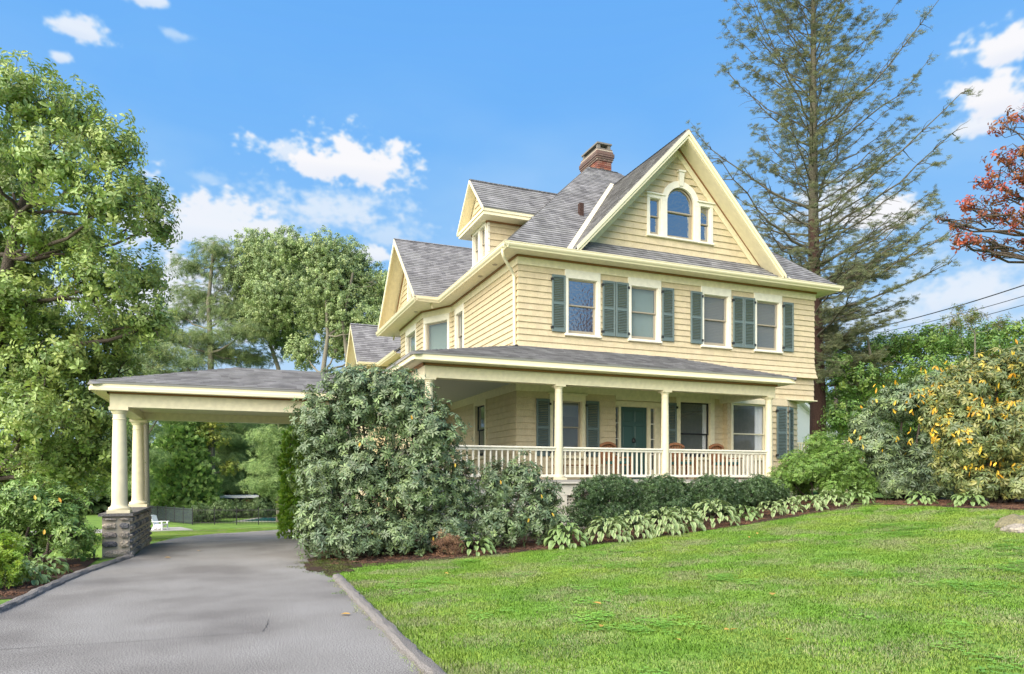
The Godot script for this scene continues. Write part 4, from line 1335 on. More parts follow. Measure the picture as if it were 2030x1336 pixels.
# ---------------------------------------------------------------- leaves
const LEAF_TONE := 1.45
func leaf_into(mb: MB, base: Vector3, dir: Vector3, up: Vector3, l: float, w: float, droop: float, fold := 0.25) -> void:  # six-sided leaf folded along its midrib
	var side := dir.cross(up).normalized()
	var nn := side.cross(dir).normalized()
	var p := []
	for k in [0.0, 0.3, 0.68, 1.0]:
		p.append(base + dir * (l * k) - nn * (droop * l * k * k))
	var e := func(i: int, s: float, k: float) -> Vector3: return p[i] + side * (s * w * k * 0.5) + nn * (fold * w * k * 0.5)
	mb.tri(p[0], p[1], e.call(1, -1.0, 0.85)); mb.tri(p[0], e.call(1, 1.0, 0.85), p[1])
	mb.quad(p[1], p[2], e.call(2, -1.0, 1.0), e.call(1, -1.0, 0.85)); mb.quad(p[1], e.call(1, 1.0, 0.85), e.call(2, 1.0, 1.0), p[2])
	mb.tri(p[2], p[3], e.call(2, -1.0, 1.0)); mb.tri(p[2], e.call(2, 1.0, 1.0), p[3])

func shade(r: RandomNumberGenerator, spread := 0.25) -> Color:
	var k := r.randf_range(1.0 - spread, 1.0)
	return Color(k * r.randf_range(0.88, 1.0), k, k * r.randf_range(0.8, 1.0))

func whorl(sd: int, n: int, l: float, w: float, lift := 0.25, droop := 0.3) -> ArrayMesh:  # leaves round a shoot that points to +y
	var r := RandomNumberGenerator.new()
	r.seed = sd
	var mb := MB.new()
	for i in n:
		var a := TAU * i / n * 1.0 + r.randf_range(-0.25, 0.25)
		var u := r.randf_range(lift - 0.35, lift + 0.45)
		var d := Vector3(cos(a) * cos(u), sin(u), sin(a) * cos(u))
		mb.col = shade(r)
		leaf_into(mb, d * 0.012 - Vector3(0, r.randf_range(0, 0.03), 0), d, Vector3.UP, l * r.randf_range(0.75, 1.1), w * r.randf_range(0.85, 1.1), droop)
	return mb.mesh()

func spray(sd: int, n: int, reach: float, l: float, w: float, hang := 0.3) -> ArrayMesh:  # a leafy twig along +y
	var r := RandomNumberGenerator.new()
	r.seed = sd
	var mb := MB.new()
	mb.col = Color(0.5, 0.42, 0.35)
	mb.tube(PackedVector3Array([Vector3(0, -reach * 0.4, 0), Vector3(0.01, reach, 0.01)]), PackedFloat32Array([0.008, 0.003]), 3, false)
	for i in n:
		var k := float(i) / n
		var a := i * 2.4 + r.randf_range(-0.4, 0.4)
		var d := Vector3(cos(a), r.randf_range(-0.25, 0.6) , sin(a)).normalized()
		var up := (Vector3.UP + Vector3(r.randf_range(-0.7, 0.7), 0, r.randf_range(-0.7, 0.7))).normalized()
		if absf(up.dot(d)) > 0.9: up = Vector3.RIGHT
		mb.col = shade(r)
		leaf_into(mb, Vector3(0, reach * (k * 1.2 - 0.25), 0) + d * 0.02, d, up, l * r.randf_range(0.7, 1.15), w * r.randf_range(0.8, 1.1), hang * r.randf_range(0.3, 1.5), 0.3)
	return mb.mesh()

func needle_tuft(sd: int, n: int, l: float, w: float, flat := 0.5) -> ArrayMesh:
	var r := RandomNumberGenerator.new()
	r.seed = sd
	var mb := MB.new()
	for i in n:
		var a := r.randf() * TAU
		var d := Vector3(cos(a), r.randf_range(-flat, flat * 1.3), sin(a)).normalized()
		var b := Vector3(r.randf_range(-0.6, 0.6), r.randf_range(-0.2, 0.2), r.randf_range(-0.6, 0.6)) * l
		var s := d.cross(Vector3(r.randf_range(-1, 1), r.randf_range(-1, 1), r.randf_range(-1, 1))).normalized() * w * 0.5
		mb.col = shade(r, 0.35)
		mb.tri(b + s, b - s, b + d * l * r.randf_range(0.6, 1.1))
	return mb.mesh()

func fan(sd: int, n: int, l: float, w: float) -> ArrayMesh:  # flat scaly spray, as on arborvitae
	var r := RandomNumberGenerator.new()
	r.seed = sd
	var mb := MB.new()
	for i in n:
		var a := lerpf(-0.9, 0.9, float(i) / (n - 1)) + r.randf_range(-0.1, 0.1)
		var d := Vector3(sin(a), cos(a), r.randf_range(-0.2, 0.2)).normalized()
		mb.col = shade(r, 0.3)
		leaf_into(mb, Vector3(0, r.randf_range(0, 0.3) * l, 0), d, Vector3(0, 0, 1), l * r.randf_range(0.6, 1.0), w, 0.15, 0.3)
	return mb.mesh()

# ---------------------------------------------------------------- placing foliage
func lump(f: FastNoiseLite, p: Vector3, s: float) -> float:
	return f.get_noise_3d(p.x * s, p.y * s, p.z * s)

func surface_points(blobs: Array, per_m2: float, depth: float, floor_y := -99.0) -> Array:  # [place, outward] through the outer part of a union of ellipsoids [x, y, z, r, ry]
	var f := FastNoiseLite.new()
	f.seed = rng.randi() % 1000; f.frequency = 1.0; f.fractal_octaves = 2
	var out := []
	for b in blobs:
		var c := Vector3(b[0], b[1], b[2])
		var ra := Vector3(b[3], b[4], b[3])
		var area := 4.0 * PI * pow((pow(ra.x * ra.y, 1.6) * 2.0 + pow(ra.x * ra.z, 1.6)) / 3.0, 0.625)
		for i in int(area * per_m2):
			var d := Vector3(rng.randfn(), rng.randfn(), rng.randfn()).normalized()
			var lm := 1.0 + 0.22 * lump(f, c + d * ra, 1.3 / maxf(0.5, ra.x * 0.6)) + 0.14 * lump(f, c + d * ra, 3.4 / maxf(0.5, ra.x * 0.6))
			var p := c + d * ra * (lm * (1.0 - depth * pow(rng.randf(), 1.3)))
			if p.y < floor_y: continue
			var hid := false
			for o in blobs:
				if o == b: continue
				var q := Vector3((p.x - o[0]) / o[3], (p.y - o[1]) / o[4], (p.z - o[2]) / o[3])
				if q.length_squared() < pow(maxf(0.15, 0.8 - depth), 2.0):
					hid = true
					break
			if not hid:
				out.append([p, (d / ra).normalized()])
	return out

func shoot(p: Vector3, out: Vector3, up_share: float, s: float) -> Transform3D:  # +y of the mesh turned towards outward and up, spun at random
	var y := (out + Vector3.UP * up_share + Vector3(rng.randfn(), rng.randfn(), rng.randfn()) * 0.28).normalized()
	var x := y.cross(Vector3(rng.randfn(), rng.randfn(), rng.randfn())).normalized()
	return Transform3D(Basis(x, y, x.cross(y)).scaled_local(Vector3.ONE * s), p)

func pick(pal: Array) -> Color:
	var a: Color = pal[rng.randi() % pal.size()]
	var b: Color = pal[rng.randi() % pal.size()]
	return a.lerp(b, rng.randf()) * rng.randf_range(0.85, 1.15)

func clothe(R: Node3D, called: String, meshes: Array, m: Material, pts: Array, pal: Array, up_share: float, smin: float, smax: float) -> void:
	var xf := []
	var cs := []
	for i in meshes.size():
		xf.append([]); cs.append(PackedColorArray())
	for q in pts:
		var k := rng.randi() % meshes.size()
		xf[k].append(shoot(q[0], q[1], up_share, rng.randf_range(smin, smax)))
		cs[k].append(pick(pal) * LEAF_TONE)
	for i in meshes.size():
		if xf[i].size():
			many(called, meshes[i], m, R, xf[i], cs[i])

func curve(a: Vector3, b: Vector3, bend: Vector3, steps := 6, jit := 0.0) -> PackedVector3Array:
	var out := PackedVector3Array()
	for i in steps + 1:
		var k := float(i) / steps
		var p := a.lerp(b, k) + bend * (4.0 * k * (1.0 - k))
		if i > 0 and i < steps: p += Vector3(rng.randfn(), rng.randfn(), rng.randfn()) * jit
		out.append(p)
	return out

func taper(n: int, r0: float, r1: float) -> PackedFloat32Array:
	var out := PackedFloat32Array()
	for i in n:
		out.append(lerpf(r0, r1, pow(float(i) / (n - 1), 0.8)))
	return out

func stems(R: Node3D, root: Vector3, blobs: Array, r: float, m: Material) -> void:  # a shrub's branches
	for b in blobs:
		var mb := MB.new()
		var c := Vector3(b[0], b[1], b[2])
		var foot := root + Vector3(rng.randf_range(-0.3, 0.3), -0.1, rng.randf_range(-0.25, 0.25))
		mb.tube(curve(foot, c, Vector3(0, 0.1, 0), 6, 0.05), taper(7, r, r * 0.45), 6)
		for i in 7:
			var d := Vector3(rng.randfn(), rng.randfn() * 0.7 + 0.3, rng.randfn()).normalized()
			mb.tube(curve(c - Vector3(0, b[4] * 0.2, 0), c + Vector3(d.x * b[3], d.y * b[4], d.z * b[3]) * 0.85, Vector3.ZERO, 4, 0.04), taper(5, r * 0.4, r * 0.12), 4, false)
		wput("stem", mb, m, R)

func limbs(R: Node3D, trunk: PackedVector3Array, rad: float, blobs: Array, m: Material, twigs := 6) -> void:
	var mb := MB.new()
	var rr := taper(trunk.size(), rad, rad * 0.25)
	rr[0] = rad * 1.25
	mb.tube(trunk, rr, 12)
	wput("trunk", mb, m, R)
	for b in blobs:
		var c := Vector3(b[0], b[1], b[2])
		var best := 0
		var bd := INF
		for i in trunk.size():
			var d := trunk[i].distance_to(c) + maxf(0.0, trunk[i].y - c.y + 0.3) * 4.0
			if d < bd:
				bd = d; best = i
		var r0 := minf(rr[best] * 0.55, 0.022 * bd + 0.03)
		mb = MB.new()
		mb.tube(curve(trunk[best], c, Vector3(0, -0.06, 0) * bd, 7, 0.05 * bd * 0.3), taper(8, r0, r0 * 0.35), 7)
		for i in twigs:
			var d := Vector3(rng.randfn(), rng.randfn() * 0.8 + 0.3, rng.randfn()).normalized()
			mb.tube(curve(c.lerp(trunk[best], rng.randf() * 0.35), c + Vector3(d.x * b[3], d.y * b[4], d.z * b[3]) * 0.9, Vector3.ZERO, 4, 0.06), taper(5, r0 * 0.38, r0 * 0.08), 4, false)
		wput("limb", mb, m, R)

var oak := [Color(0.20, 0.275, 0.085), Color(0.26, 0.335, 0.10), Color(0.15, 0.22, 0.075), Color(0.31, 0.36, 0.12)]
var rhodo := [Color(0.115, 0.15, 0.09), Color(0.14, 0.185, 0.105), Color(0.085, 0.118, 0.075), Color(0.175, 0.23, 0.105)]

func greenery() -> void:
	# --- big shade tree on the left
	var lw := [spray(1, 12, 0.20, 0.135, 0.066, 0.5), spray(2, 11, 0.22, 0.15, 0.072, 0.6), spray(3, 13, 0.18, 0.115, 0.058, 0.4)]
	var b1 := [[-4.93, 11.48, -21.54, 1.04, 1.04], [-3.94, 11.36, -22.26, 1.03, 1.03], [-2.77, 10.26, -21.15, 0.87, 0.87], [-2.03, 9.31, -21.71, 0.69, 0.69], [-1.78, 8.51, -21.68, 0.53, 0.53], [-2.62, 8.46, -19.97, 0.94, 0.94], [-3.92, 9.33, -20.30, 1.00, 1.00], [-5.82, 10.57, -24.10, 1.08, 1.08], [-5.26, 6.18, -21.75, 0.98, 0.98], [-3.13, 6.67, -20.79, 1.04, 1.04], [-2.40, 7.39, -23.29, 0.96, 0.96], [-1.88, 5.81, -21.16, 0.70, 0.70], [-2.88, 5.73, -22.90, 1.08, 1.08], [-4.15, 4.73, -22.10, 1.09, 1.09],
		[-5.56, 4.47, -23.27, 1.19, 1.19], [-4.62, 3.02, -21.09, 1.09, 1.09], [-3.62, 3.42, -22.46, 1.12, 1.12], [-2.9, 4.37, -22.97, 0.80, 0.80], [-4.44, 1.95, -22.39, 1.03, 1.03], [-3.1, 2.32, -22.59, 0.82, 0.92], [-6.64, 8.35, -23.82, 1.33, 1.33], [-6.05, 10.28, -21.36, 1.19, 1.19], [-6.74, 5.74, -24.18, 1.28, 1.28], [-3.66, 8.12, -22.32, 0.76, 0.76], [-4.75, 7.92, -21.70, 0.53, 0.53], [-6.59, 2.62, -24.51, 1.31, 1.31], [-5.64, 9.21, -23.87, 1.15, 1.15], [-5.51, 7.64, -24.33, 1.10, 1.10], [-5.66, 5.83, -22.81, 1.09, 1.09], [-4.35, 8.52, -23.89, 0.88, 0.88], [-4.66, 6.05, -23.46, 1.08, 1.08], [-5.05, 4.27, -22.98, 1.19, 1.19], [-3.7, 4.9, -23.6, 1.0, 1.0], [-4.1, 2.3, -23.8, 1.29, 1.29]]
	var T := thing("shade_tree", "tall broad-leaved tree with drooping green leaves and dark limbs behind the carport's left column", "tree", Vector3(-6.0, gy(-6, -22.9), -22.93))
	limbs(T, PackedVector3Array([Vector3(-6.0, -0.7, -22.93), Vector3(-5.95, 1.6, -22.92), Vector3(-5.93, 3.65, -22.91), Vector3(-5.8, 5.0, -22.86), Vector3(-5.68, 6.38, -22.8), Vector3(-5.45, 7.6, -22.7), Vector3(-5.18, 8.83, -22.6), Vector3(-4.67, 10.4, -22.4), Vector3(-4.4, 11.4, -22.3)]), 0.27, b1, M.bark, 8)
	clothe(T, "crown", lw, M.leaf, surface_points(b1, 16.0, 0.9), oak, 0.1, 0.75, 1.2)
	# --- trees behind the carport and the rear wing
	backdrop()
	# --- shrubs at the porch
	var wl := [whorl(11, 9, 0.105, 0.034, 0.15, 0.35), whorl(12, 8, 0.12, 0.037, 0.05, 0.4), whorl(13, 10, 0.09, 0.03, 0.35, 0.3), whorl(14, 7, 0.10, 0.034, 0.6, 0.25)]
	var R1 := [[1.96, 2.89, -15.11, 0.76, 0.82], [2.65, 3.31, -14.87, 0.80, 0.72], [3.43, 3.10, -14.51, 0.82, 0.74], [4.03, 2.57, -14.32, 0.74, 0.74], [1.89, 1.83, -15.20, 0.73, 0.86], [2.74, 1.83, -14.77, 0.90, 0.95], [3.74, 1.62, -14.44, 0.90, 0.95], [4.63, 1.51, -14.46, 0.52, 0.74], [1.83, 0.89, -14.88, 0.62, 0.64], [2.89, 0.76, -14.97, 0.91, 0.67], [4.02, 0.59, -14.68, 0.81, 0.60], [1.75, 0.5, -14.6, 0.55, 0.55], [2.4, 0.4, -14.2, 0.6, 0.45], [3.3, 0.42, -14.15, 0.6, 0.42], [4.4, 0.6, -14.2, 0.5, 0.5], [3.18, 3.63, -14.60, 0.69, 0.40], [2.34, 3.67, -14.86, 0.58, 0.37]]
	T = thing("rhododendron", "tallest dark green rhododendron, a dome reaching the carport roof beside the drive", "shrub", Vector3(3.1, gy(3.1, -14.8), -14.8), "rhododendrons before the porch")
	stems(T, Vector3(3.1, 0.0, -14.8), R1, 0.045, M.bark)
	clothe(T, "foliage", wl, M.gloss_leaf, surface_points(R1, 60.0, 0.75, 0.1), rhodo, 0.45, 0.8, 1.2)
	odd_leaves(T, [[2.45, 2.35, -14.05], [3.4, 2.9, -13.75], [4.3, 1.95, -13.7], [3.9, 0.45, -13.9], [2.2, 3.9, -14.5], [2.7, 0.6, -14.1]], Color(0.75, 0.42, 0.05))
	var R2 := [[5.54, 1.51, -14.40, 0.54, 0.60], [6.03, 1.62, -14.2, 0.51, 0.59], [5.53, 0.66, -14.1, 0.64, 0.53], [6.27, 0.76, -14.1, 0.45, 0.52], [5.12, 0.75, -14.3, 0.49, 0.54], [6.62, 1.25, -14.3, 0.42, 0.45], [6.75, 0.65, -14.15, 0.46, 0.5]]
	T = thing("rhododendron", "smaller dark green rhododendron hiding the left bay of the porch railing", "shrub", Vector3(5.7, gy(5.7, -14.3), -14.3), "rhododendrons before the porch")
	stems(T, Vector3(5.7, 0.1, -14.3), R2, 0.03, M.bark)
	clothe(T, "foliage", wl, M.gloss_leaf, surface_points(R2, 60.0, 0.75, 0.18), rhodo, 0.45, 0.8, 1.15)
	odd_leaves(T, [[5.35, 1.6, -13.85], [6.2, 1.3, -13.65], [6.45, 0.9, -13.65], [5.9, 0.8, -13.6]], Color(0.75, 0.42, 0.05))
	# dead brown tuft and bare twigs under them
	T = thing("dead_shrub", "small dead brown shrub at the foot of the tallest rhododendron", "shrub", Vector3(4.1, gy(4.1, -13.75), -13.75))
	var db := [[4.1, 0.33, -13.75, 0.34, 0.24], [4.35, 0.25, -13.7, 0.2, 0.18]]
	stems(T, Vector3(4.1, 0.05, -13.75), db, 0.012, M.red_bark)
	clothe(T, "foliage", [needle_tuft(8, 26, 0.1, 0.012, 1.0)], M.chip, surface_points(db, 55.0, 0.9, 0.05), [Color(0.17, 0.085, 0.055), Color(0.23, 0.13, 0.085), Color(0.13, 0.07, 0.05)], 0.2, 0.7, 1.1)
	# narrow arborvitae by the drive
	var fans := [fan(21, 9, 0.14, 0.022), fan(22, 11, 0.12, 0.02)]
	var nb := []
	for i in 9:
		nb.append([1.78 + rng.randf_range(-0.05, 0.05), 0.15 + i * 0.33, -21.0, 0.40 - 0.025 * maxf(0, i - 5) * 2.0, 0.32])
	T = thing("arborvitae", "narrow upright yellow-green arborvitae beyond the carport beside the drive", "shrub", Vector3(1.78, gy(1.78, -21.0), -21.0))
	stems(T, Vector3(1.78, -0.2, -21.0), [nb[4], nb[8]], 0.03, M.bark)
	clothe(T, "foliage", fans, M.leaf, surface_points(nb, 130.0, 0.45, -0.15), [Color(0.16, 0.27, 0.025), Color(0.10, 0.20, 0.025), Color(0.21, 0.30, 0.03)], 1.2, 0.7, 1.1)
	# clipped yews before the railing
	var yl := [whorl(31, 12, 0.05, 0.017, 0.5, 0.2), needle_tuft(32, 30, 0.06, 0.010, 0.9)]
	var spots := [[8.72, 1.08, "first clipped dark green bush from the lattice, broadest of the four under the railing"], [10.42, 0.86, "second clipped dark green bush from the lattice, under the railing"], [12.0, 0.88, "third clipped dark green bush from the lattice, under the right railing bay"], [13.58, 0.82, "last clipped dark green bush, beside the pale green azalea at the porch's right end"]]
	for s in spots:
		var g := gy(s[0], -15.35)
		var yb := []
		for i in 14:
			var k := i % 7
			yb.append([s[0] + lerpf(-0.62, 0.62, k / 6.0) * s[1] + rng.randf_range(-0.05, 0.05), lerpf(g + 0.45, 1.38 - 0.16 * pow((k - 3.0) / 3.0, 2.0), float(i / 7)) + rng.randf_range(-0.05, 0.05), -15.3 + rng.randf_range(-0.15, 0.15), rng.randf_range(0.33, 0.40), 0.36])
		T = thing("clipped_bush", s[2], "bush", Vector3(s[0], g, -15.35), "clipped dark bushes along the porch")
		stems(T, Vector3(s[0], g, -15.35), yb, 0.02, M.bark)
		clothe(T, "foliage", yl, M.gloss_leaf, surface_points(yb, 190.0, 0.4, g + 0.03), [Color(0.062, 0.105, 0.045), Color(0.085, 0.14, 0.055), Color(0.047, 0.08, 0.04)], 0.4, 0.75, 1.15)
	# pale green azalea at the right end
	var ab := []
	var g2 := gy(15.7, -15.2)
	for i in 52:
		var a := rng.randf() * TAU
		var k := sqrt(rng.randf())
		ab.append([15.45 + cos(a) * k * 1.5, g2 + 0.25 + (1.0 - 0.85 * k * k) * rng.randf_range(0.6, 1.48), -15.1 + sin(a) * k * 0.85, rng.randf_range(0.36, 0.48), rng.randf_range(0.28, 0.38)])
	T = thing("azalea", "pale green mounded azalea at the right end of the porch", "shrub", Vector3(15.7, g2, -15.2))
	stems(T, Vector3(15.7, g2, -15.2), ab.slice(0, 12), 0.025, M.bark)
	clothe(T, "foliage", [whorl(41, 10, 0.055, 0.02, 0.3, 0.3), whorl(42, 9, 0.05, 0.018, 0.4, 0.3)], M.leaf, surface_points(ab, 150.0, 0.5, g2 + 0.05), [Color(0.11, 0.19, 0.035), Color(0.15, 0.25, 0.05), Color(0.085, 0.15, 0.035), Color(0.19, 0.27, 0.07)], 0.6, 0.7, 1.15)
	# large rhododendrons on the right
	var wr := [whorl(51, 9, 0.14, 0.042, 0.0, 0.45), whorl(52, 8, 0.16, 0.046, -0.1, 0.5), whorl(53, 10, 0.12, 0.038, 0.2, 0.4)]
	var RA := [[17.61, 2.64, -15.10, 0.74, 0.79], [18.38, 3.83, -14.81, 0.89, 0.6], [18.67, 4.10, -14.08, 0.72, 0.6], [18.10, 1.90, -14.92, 0.89, 0.79], [19.05, 2.34, -14.36, 0.88, 0.93], [17.42, 3.29, -15.29, 0.45, 0.45], [17.5, 1.6, -14.3, 0.7, 0.6], [18.4, 1.5, -13.8, 0.8, 0.6]]
	T = thing("rhododendron", "dark arching rhododendron between the azalea and the yellow-flecked shrub", "shrub", Vector3(18.4, gy(18.4, -14.8), -14.8), "rhododendrons right of the house")
	stems(T, Vector3(18.4, 1.0, -14.8), RA, 0.05, M.bark)
	clothe(T, "foliage", wr, M.gloss_leaf, surface_points(RA, 62.0, 0.65, 1.1), rhodo, 0.35, 0.8, 1.15)
	yellow_leaves(T, RA, 80, 2.2)
	var RB := [[16.82, 3.74, -12.01, 0.75, 0.75], [17.88, 4.29, -11.97, 0.77, 0.64], [18.74, 4.43, -11.65, 0.77, 0.64], [16.85, 2.72, -11.74, 0.86, 0.86], [17.80, 2.84, -11.30, 0.86, 0.98], [17.02, 1.97, -12.18, 0.6, 0.6], [18.49, 1.84, -11.99, 0.85, 0.65], [18.57, 1.86, -11.19, 0.87, 0.75], [19.03, 3.50, -11.23, 0.88, 1.01], [16.59, 3.13, -12.37, 0.44, 0.51], [19.6, 2.6, -10.2, 1.0, 1.2], [20.0, 4.0, -10.6, 1.0, 0.9], [16.9, 1.5, -11.6, 0.6, 0.45], [17.7, 1.5, -11.0, 0.7, 0.5], [18.6, 1.5, -10.4, 0.8, 0.5]]
	T = thing("rhododendron", "tall pale rhododendron flecked with yellow leaves at the lawn's right edge", "shrub", Vector3(18.0, gy(18, -11.7), -11.7), "rhododendrons right of the house")
	stems(T, Vector3(18.0, 1.0, -11.7), RB, 0.05, M.bark)
	clothe(T, "foliage", wr, M.gloss_leaf, surface_points(RB, 60.0, 0.65, 1.2), [Color(0.13, 0.165, 0.07), Color(0.18, 0.20, 0.085), Color(0.10, 0.13, 0.06), Color(0.25, 0.23, 0.08)], 0.35, 0.8, 1.15)
	clothe(T, "yellowing_foliage", [whorl(54, 5, 0.13, 0.05, -0.3, 0.5)], M.leaf, surface_points(RB, 5.0, 0.2, 1.8), [Color(0.50, 0.36, 0.06), Color(0.40, 0.33, 0.08), Color(0.52, 0.30, 0.04)], 0.2, 0.7, 1.1)
	yellow_leaves(T, RB, 300, 1.6)
	# left bed
	var RL := [[-3.30, 1.26, -15.0, 0.54, 0.50], [-2.80, 1.05, -15.0, 0.50, 0.45], [-2.62, 0.62, -14.9, 0.38, 0.36], [-3.45, 0.58, -15.5, 0.65, 0.42], [-3.85, 0.80, -15.4, 0.46, 0.54], [-2.75, 0.86, -15.3, 0.29, 0.27], [-4.3, 1.0, -15.2, 0.6, 0.6]]
	T = thing("rhododendron", "light green rhododendron left of the stone pier with a few orange leaves", "shrub", Vector3(-3.3, gy(-3.3, -15.1), -15.1))
	stems(T, Vector3(-3.3, 0.0, -15.1), RL, 0.035, M.bark)
	clothe(T, "foliage", wl, M.gloss_leaf, surface_points(RL, 75.0, 0.55, 0.08), [Color(0.135, 0.22, 0.055), Color(0.18, 0.27, 0.065), Color(0.10, 0.165, 0.05), Color(0.24, 0.32, 0.10)], 0.5, 0.75, 1.1)
	odd_leaves(T, [[-2.75, 1.3, -14.5], [-3.1, 1.35, -14.45], [-2.95, 0.75, -14.45]], Color(0.8, 0.38, 0.06))
	var YB := [[-2.95, 0.36, -12.5, 0.24, 0.32], [-3.1, 0.6, -12.65, 0.26, 0.3], [-3.2, 0.3, -12.3, 0.28, 0.3], [-3.4, 0.5, -12.6, 0.3, 0.34]]
	T = thing("golden_shrub", "low yellow-green shrub at the left edge above the curb", "shrub", Vector3(-3.15, gy(-3.15, -12.5), -12.5))
	stems(T, Vector3(-3.15, 0, -12.5), YB, 0.015, M.bark)
	clothe(T, "foliage", [whorl(61, 9, 0.06, 0.024, 0.4, 0.3), whorl(62, 8, 0.07, 0.026, 0.3, 0.3)], M.leaf, surface_points(YB, 110.0, 0.55, 0.04), [Color(0.20, 0.30, 0.025), Color(0.27, 0.33, 0.03), Color(0.13, 0.22, 0.025)], 0.7, 0.7, 1.15)
	var SB := [[-2.75, 0.25, -16.2, 0.36, 0.34], [-2.62, 0.45, -16.4, 0.26, 0.26]]
	T = thing("small_bush", "small fresh green bush against the left side of the stone pier", "bush", Vector3(-2.7, 0, -16.2))
	stems(T, Vector3(-2.7, -0.05, -16.2), SB, 0.015, M.bark)
	clothe(T, "foliage", [whorl(63, 9, 0.075, 0.03, 0.4, 0.3)], M.leaf, surface_points(SB, 90.0, 0.6, 0.03), [Color(0.075, 0.16, 0.03), Color(0.11, 0.21, 0.035)], 0.7, 0.7, 1.1)
	hostas()
	maple()
	hemlock()

func odd_leaves(T: Node3D, at: Array, c: Color) -> void:
	for p in at:
		var mb := MB.new()
		mb.col = c.lerp(Color(0.7, 0.5, 0.06), rng.randf())
		var d := Vector3(rng.randf_range(-0.5, 0.5), -0.8, rng.randf_range(0.1, 0.5)).normalized()
		leaf_into(mb, Vector3.ZERO, d, Vector3(0.2, 0.3, 1).normalized(), 0.10, 0.042, 0.1)
		put("orange_leaf", mb.mesh(), M.leaf, T, Transform3D(Basis(), Vector3(p[0], p[1], p[2]) - T.position))

func yellow_leaves(T: Node3D, blobs: Array, n: int, low: float) -> void:
	var ms := []
	for i in 6:
		var mb := MB.new()
		mb.col = [Color(0.72, 0.44, 0.03), Color(0.80, 0.55, 0.05), Color(0.62, 0.32, 0.03), Color(0.75, 0.5, 0.04), Color(0.6, 0.5, 0.08), Color(0.68, 0.36, 0.03)][i]
		leaf_into(mb, Vector3.ZERO, Vector3(0.1 * (i - 3), -1, 0.15).normalized(), Vector3(0.1, 0.2, 1).normalized(), 0.125 + 0.012 * i, 0.05, 0.12, 0.35)
		ms.append(mb.mesh())
	var pts := surface_points(blobs, 60.0, 0.12, low)
	var k := 0
	while k < n and pts.size():
		var q: Array = pts[rng.randi() % pts.size()]
		if (q[1] as Vector3).dot(Vector3(-0.83, 0.15, 0.55)) < 0.15: continue
		for j in rng.randi_range(1, 3):  # they hang in twos and threes under a whorl
			put("yellow_leaf", ms[rng.randi() % 6], M.leaf, T, Transform3D(Basis(Vector3.UP, rng.randf() * TAU) * Basis(Vector3.RIGHT, rng.randf_range(-0.9, 0.5)) * Basis(Vector3.BACK, rng.randf_range(-0.5, 0.5)), q[0] + q[1] * rng.randf_range(0.06, 0.2) + Vector3(rng.randf_range(-0.06, 0.06), rng.randf_range(-0.05, 0.03), rng.randf_range(-0.06, 0.06)) - T.position))
			k += 1

func hosta_leaf(sd: int, l: float, w: float, arch: float, pale: bool) -> ArrayMesh:
	var mb := MB.new()
	var r := RandomNumberGenerator.new()
	r.seed = sd
	var rows := 7
	var grid := []
	for i in rows + 1:
		var k := float(i) / rows
		var ang := lerpf(1.05, 1.05 - arch, k)
		var mid := Vector3(0, 0, 0)
		if i > 0:
			mid = grid[i - 1][5] + Vector3(0, sin(ang), cos(ang)) * l / rows
		var half := 0.006 if i < 2 else w * 0.5 * sin(PI * pow((k - 0.22) / 0.78, 0.75)) + (0.0 if i == rows else 0.004)
		var nn := Vector3(0, cos(ang), -sin(ang))
		grid.append([mid + Vector3(-half, 0, 0) + nn * half * 0.35, mid + Vector3(-half * 0.62, 0, 0) + nn * half * 0.28, mid, mid + Vector3(half * 0.62, 0, 0) + nn * half * 0.28, mid + Vector3(half, 0, 0) + nn * half * 0.35, mid])
	var green := Color(0.15, 0.24, 0.08).lerp(Color(0.22, 0.32, 0.11), r.randf())
	var rim := Color(0.37, 0.44, 0.22) if pale else Color(0.24, 0.36, 0.13)
	for i in rows:
		for j in 4:
			mb.col = rim if j == 0 or j == 3 or (pale and i == rows - 1) else green.lerp(rim, 0.25 if pale and r.randf() < 0.3 else 0.0)
			mb.quad(grid[i][j], grid[i][j + 1], grid[i + 1][j + 1], grid[i + 1][j])
	return mb.mesh()

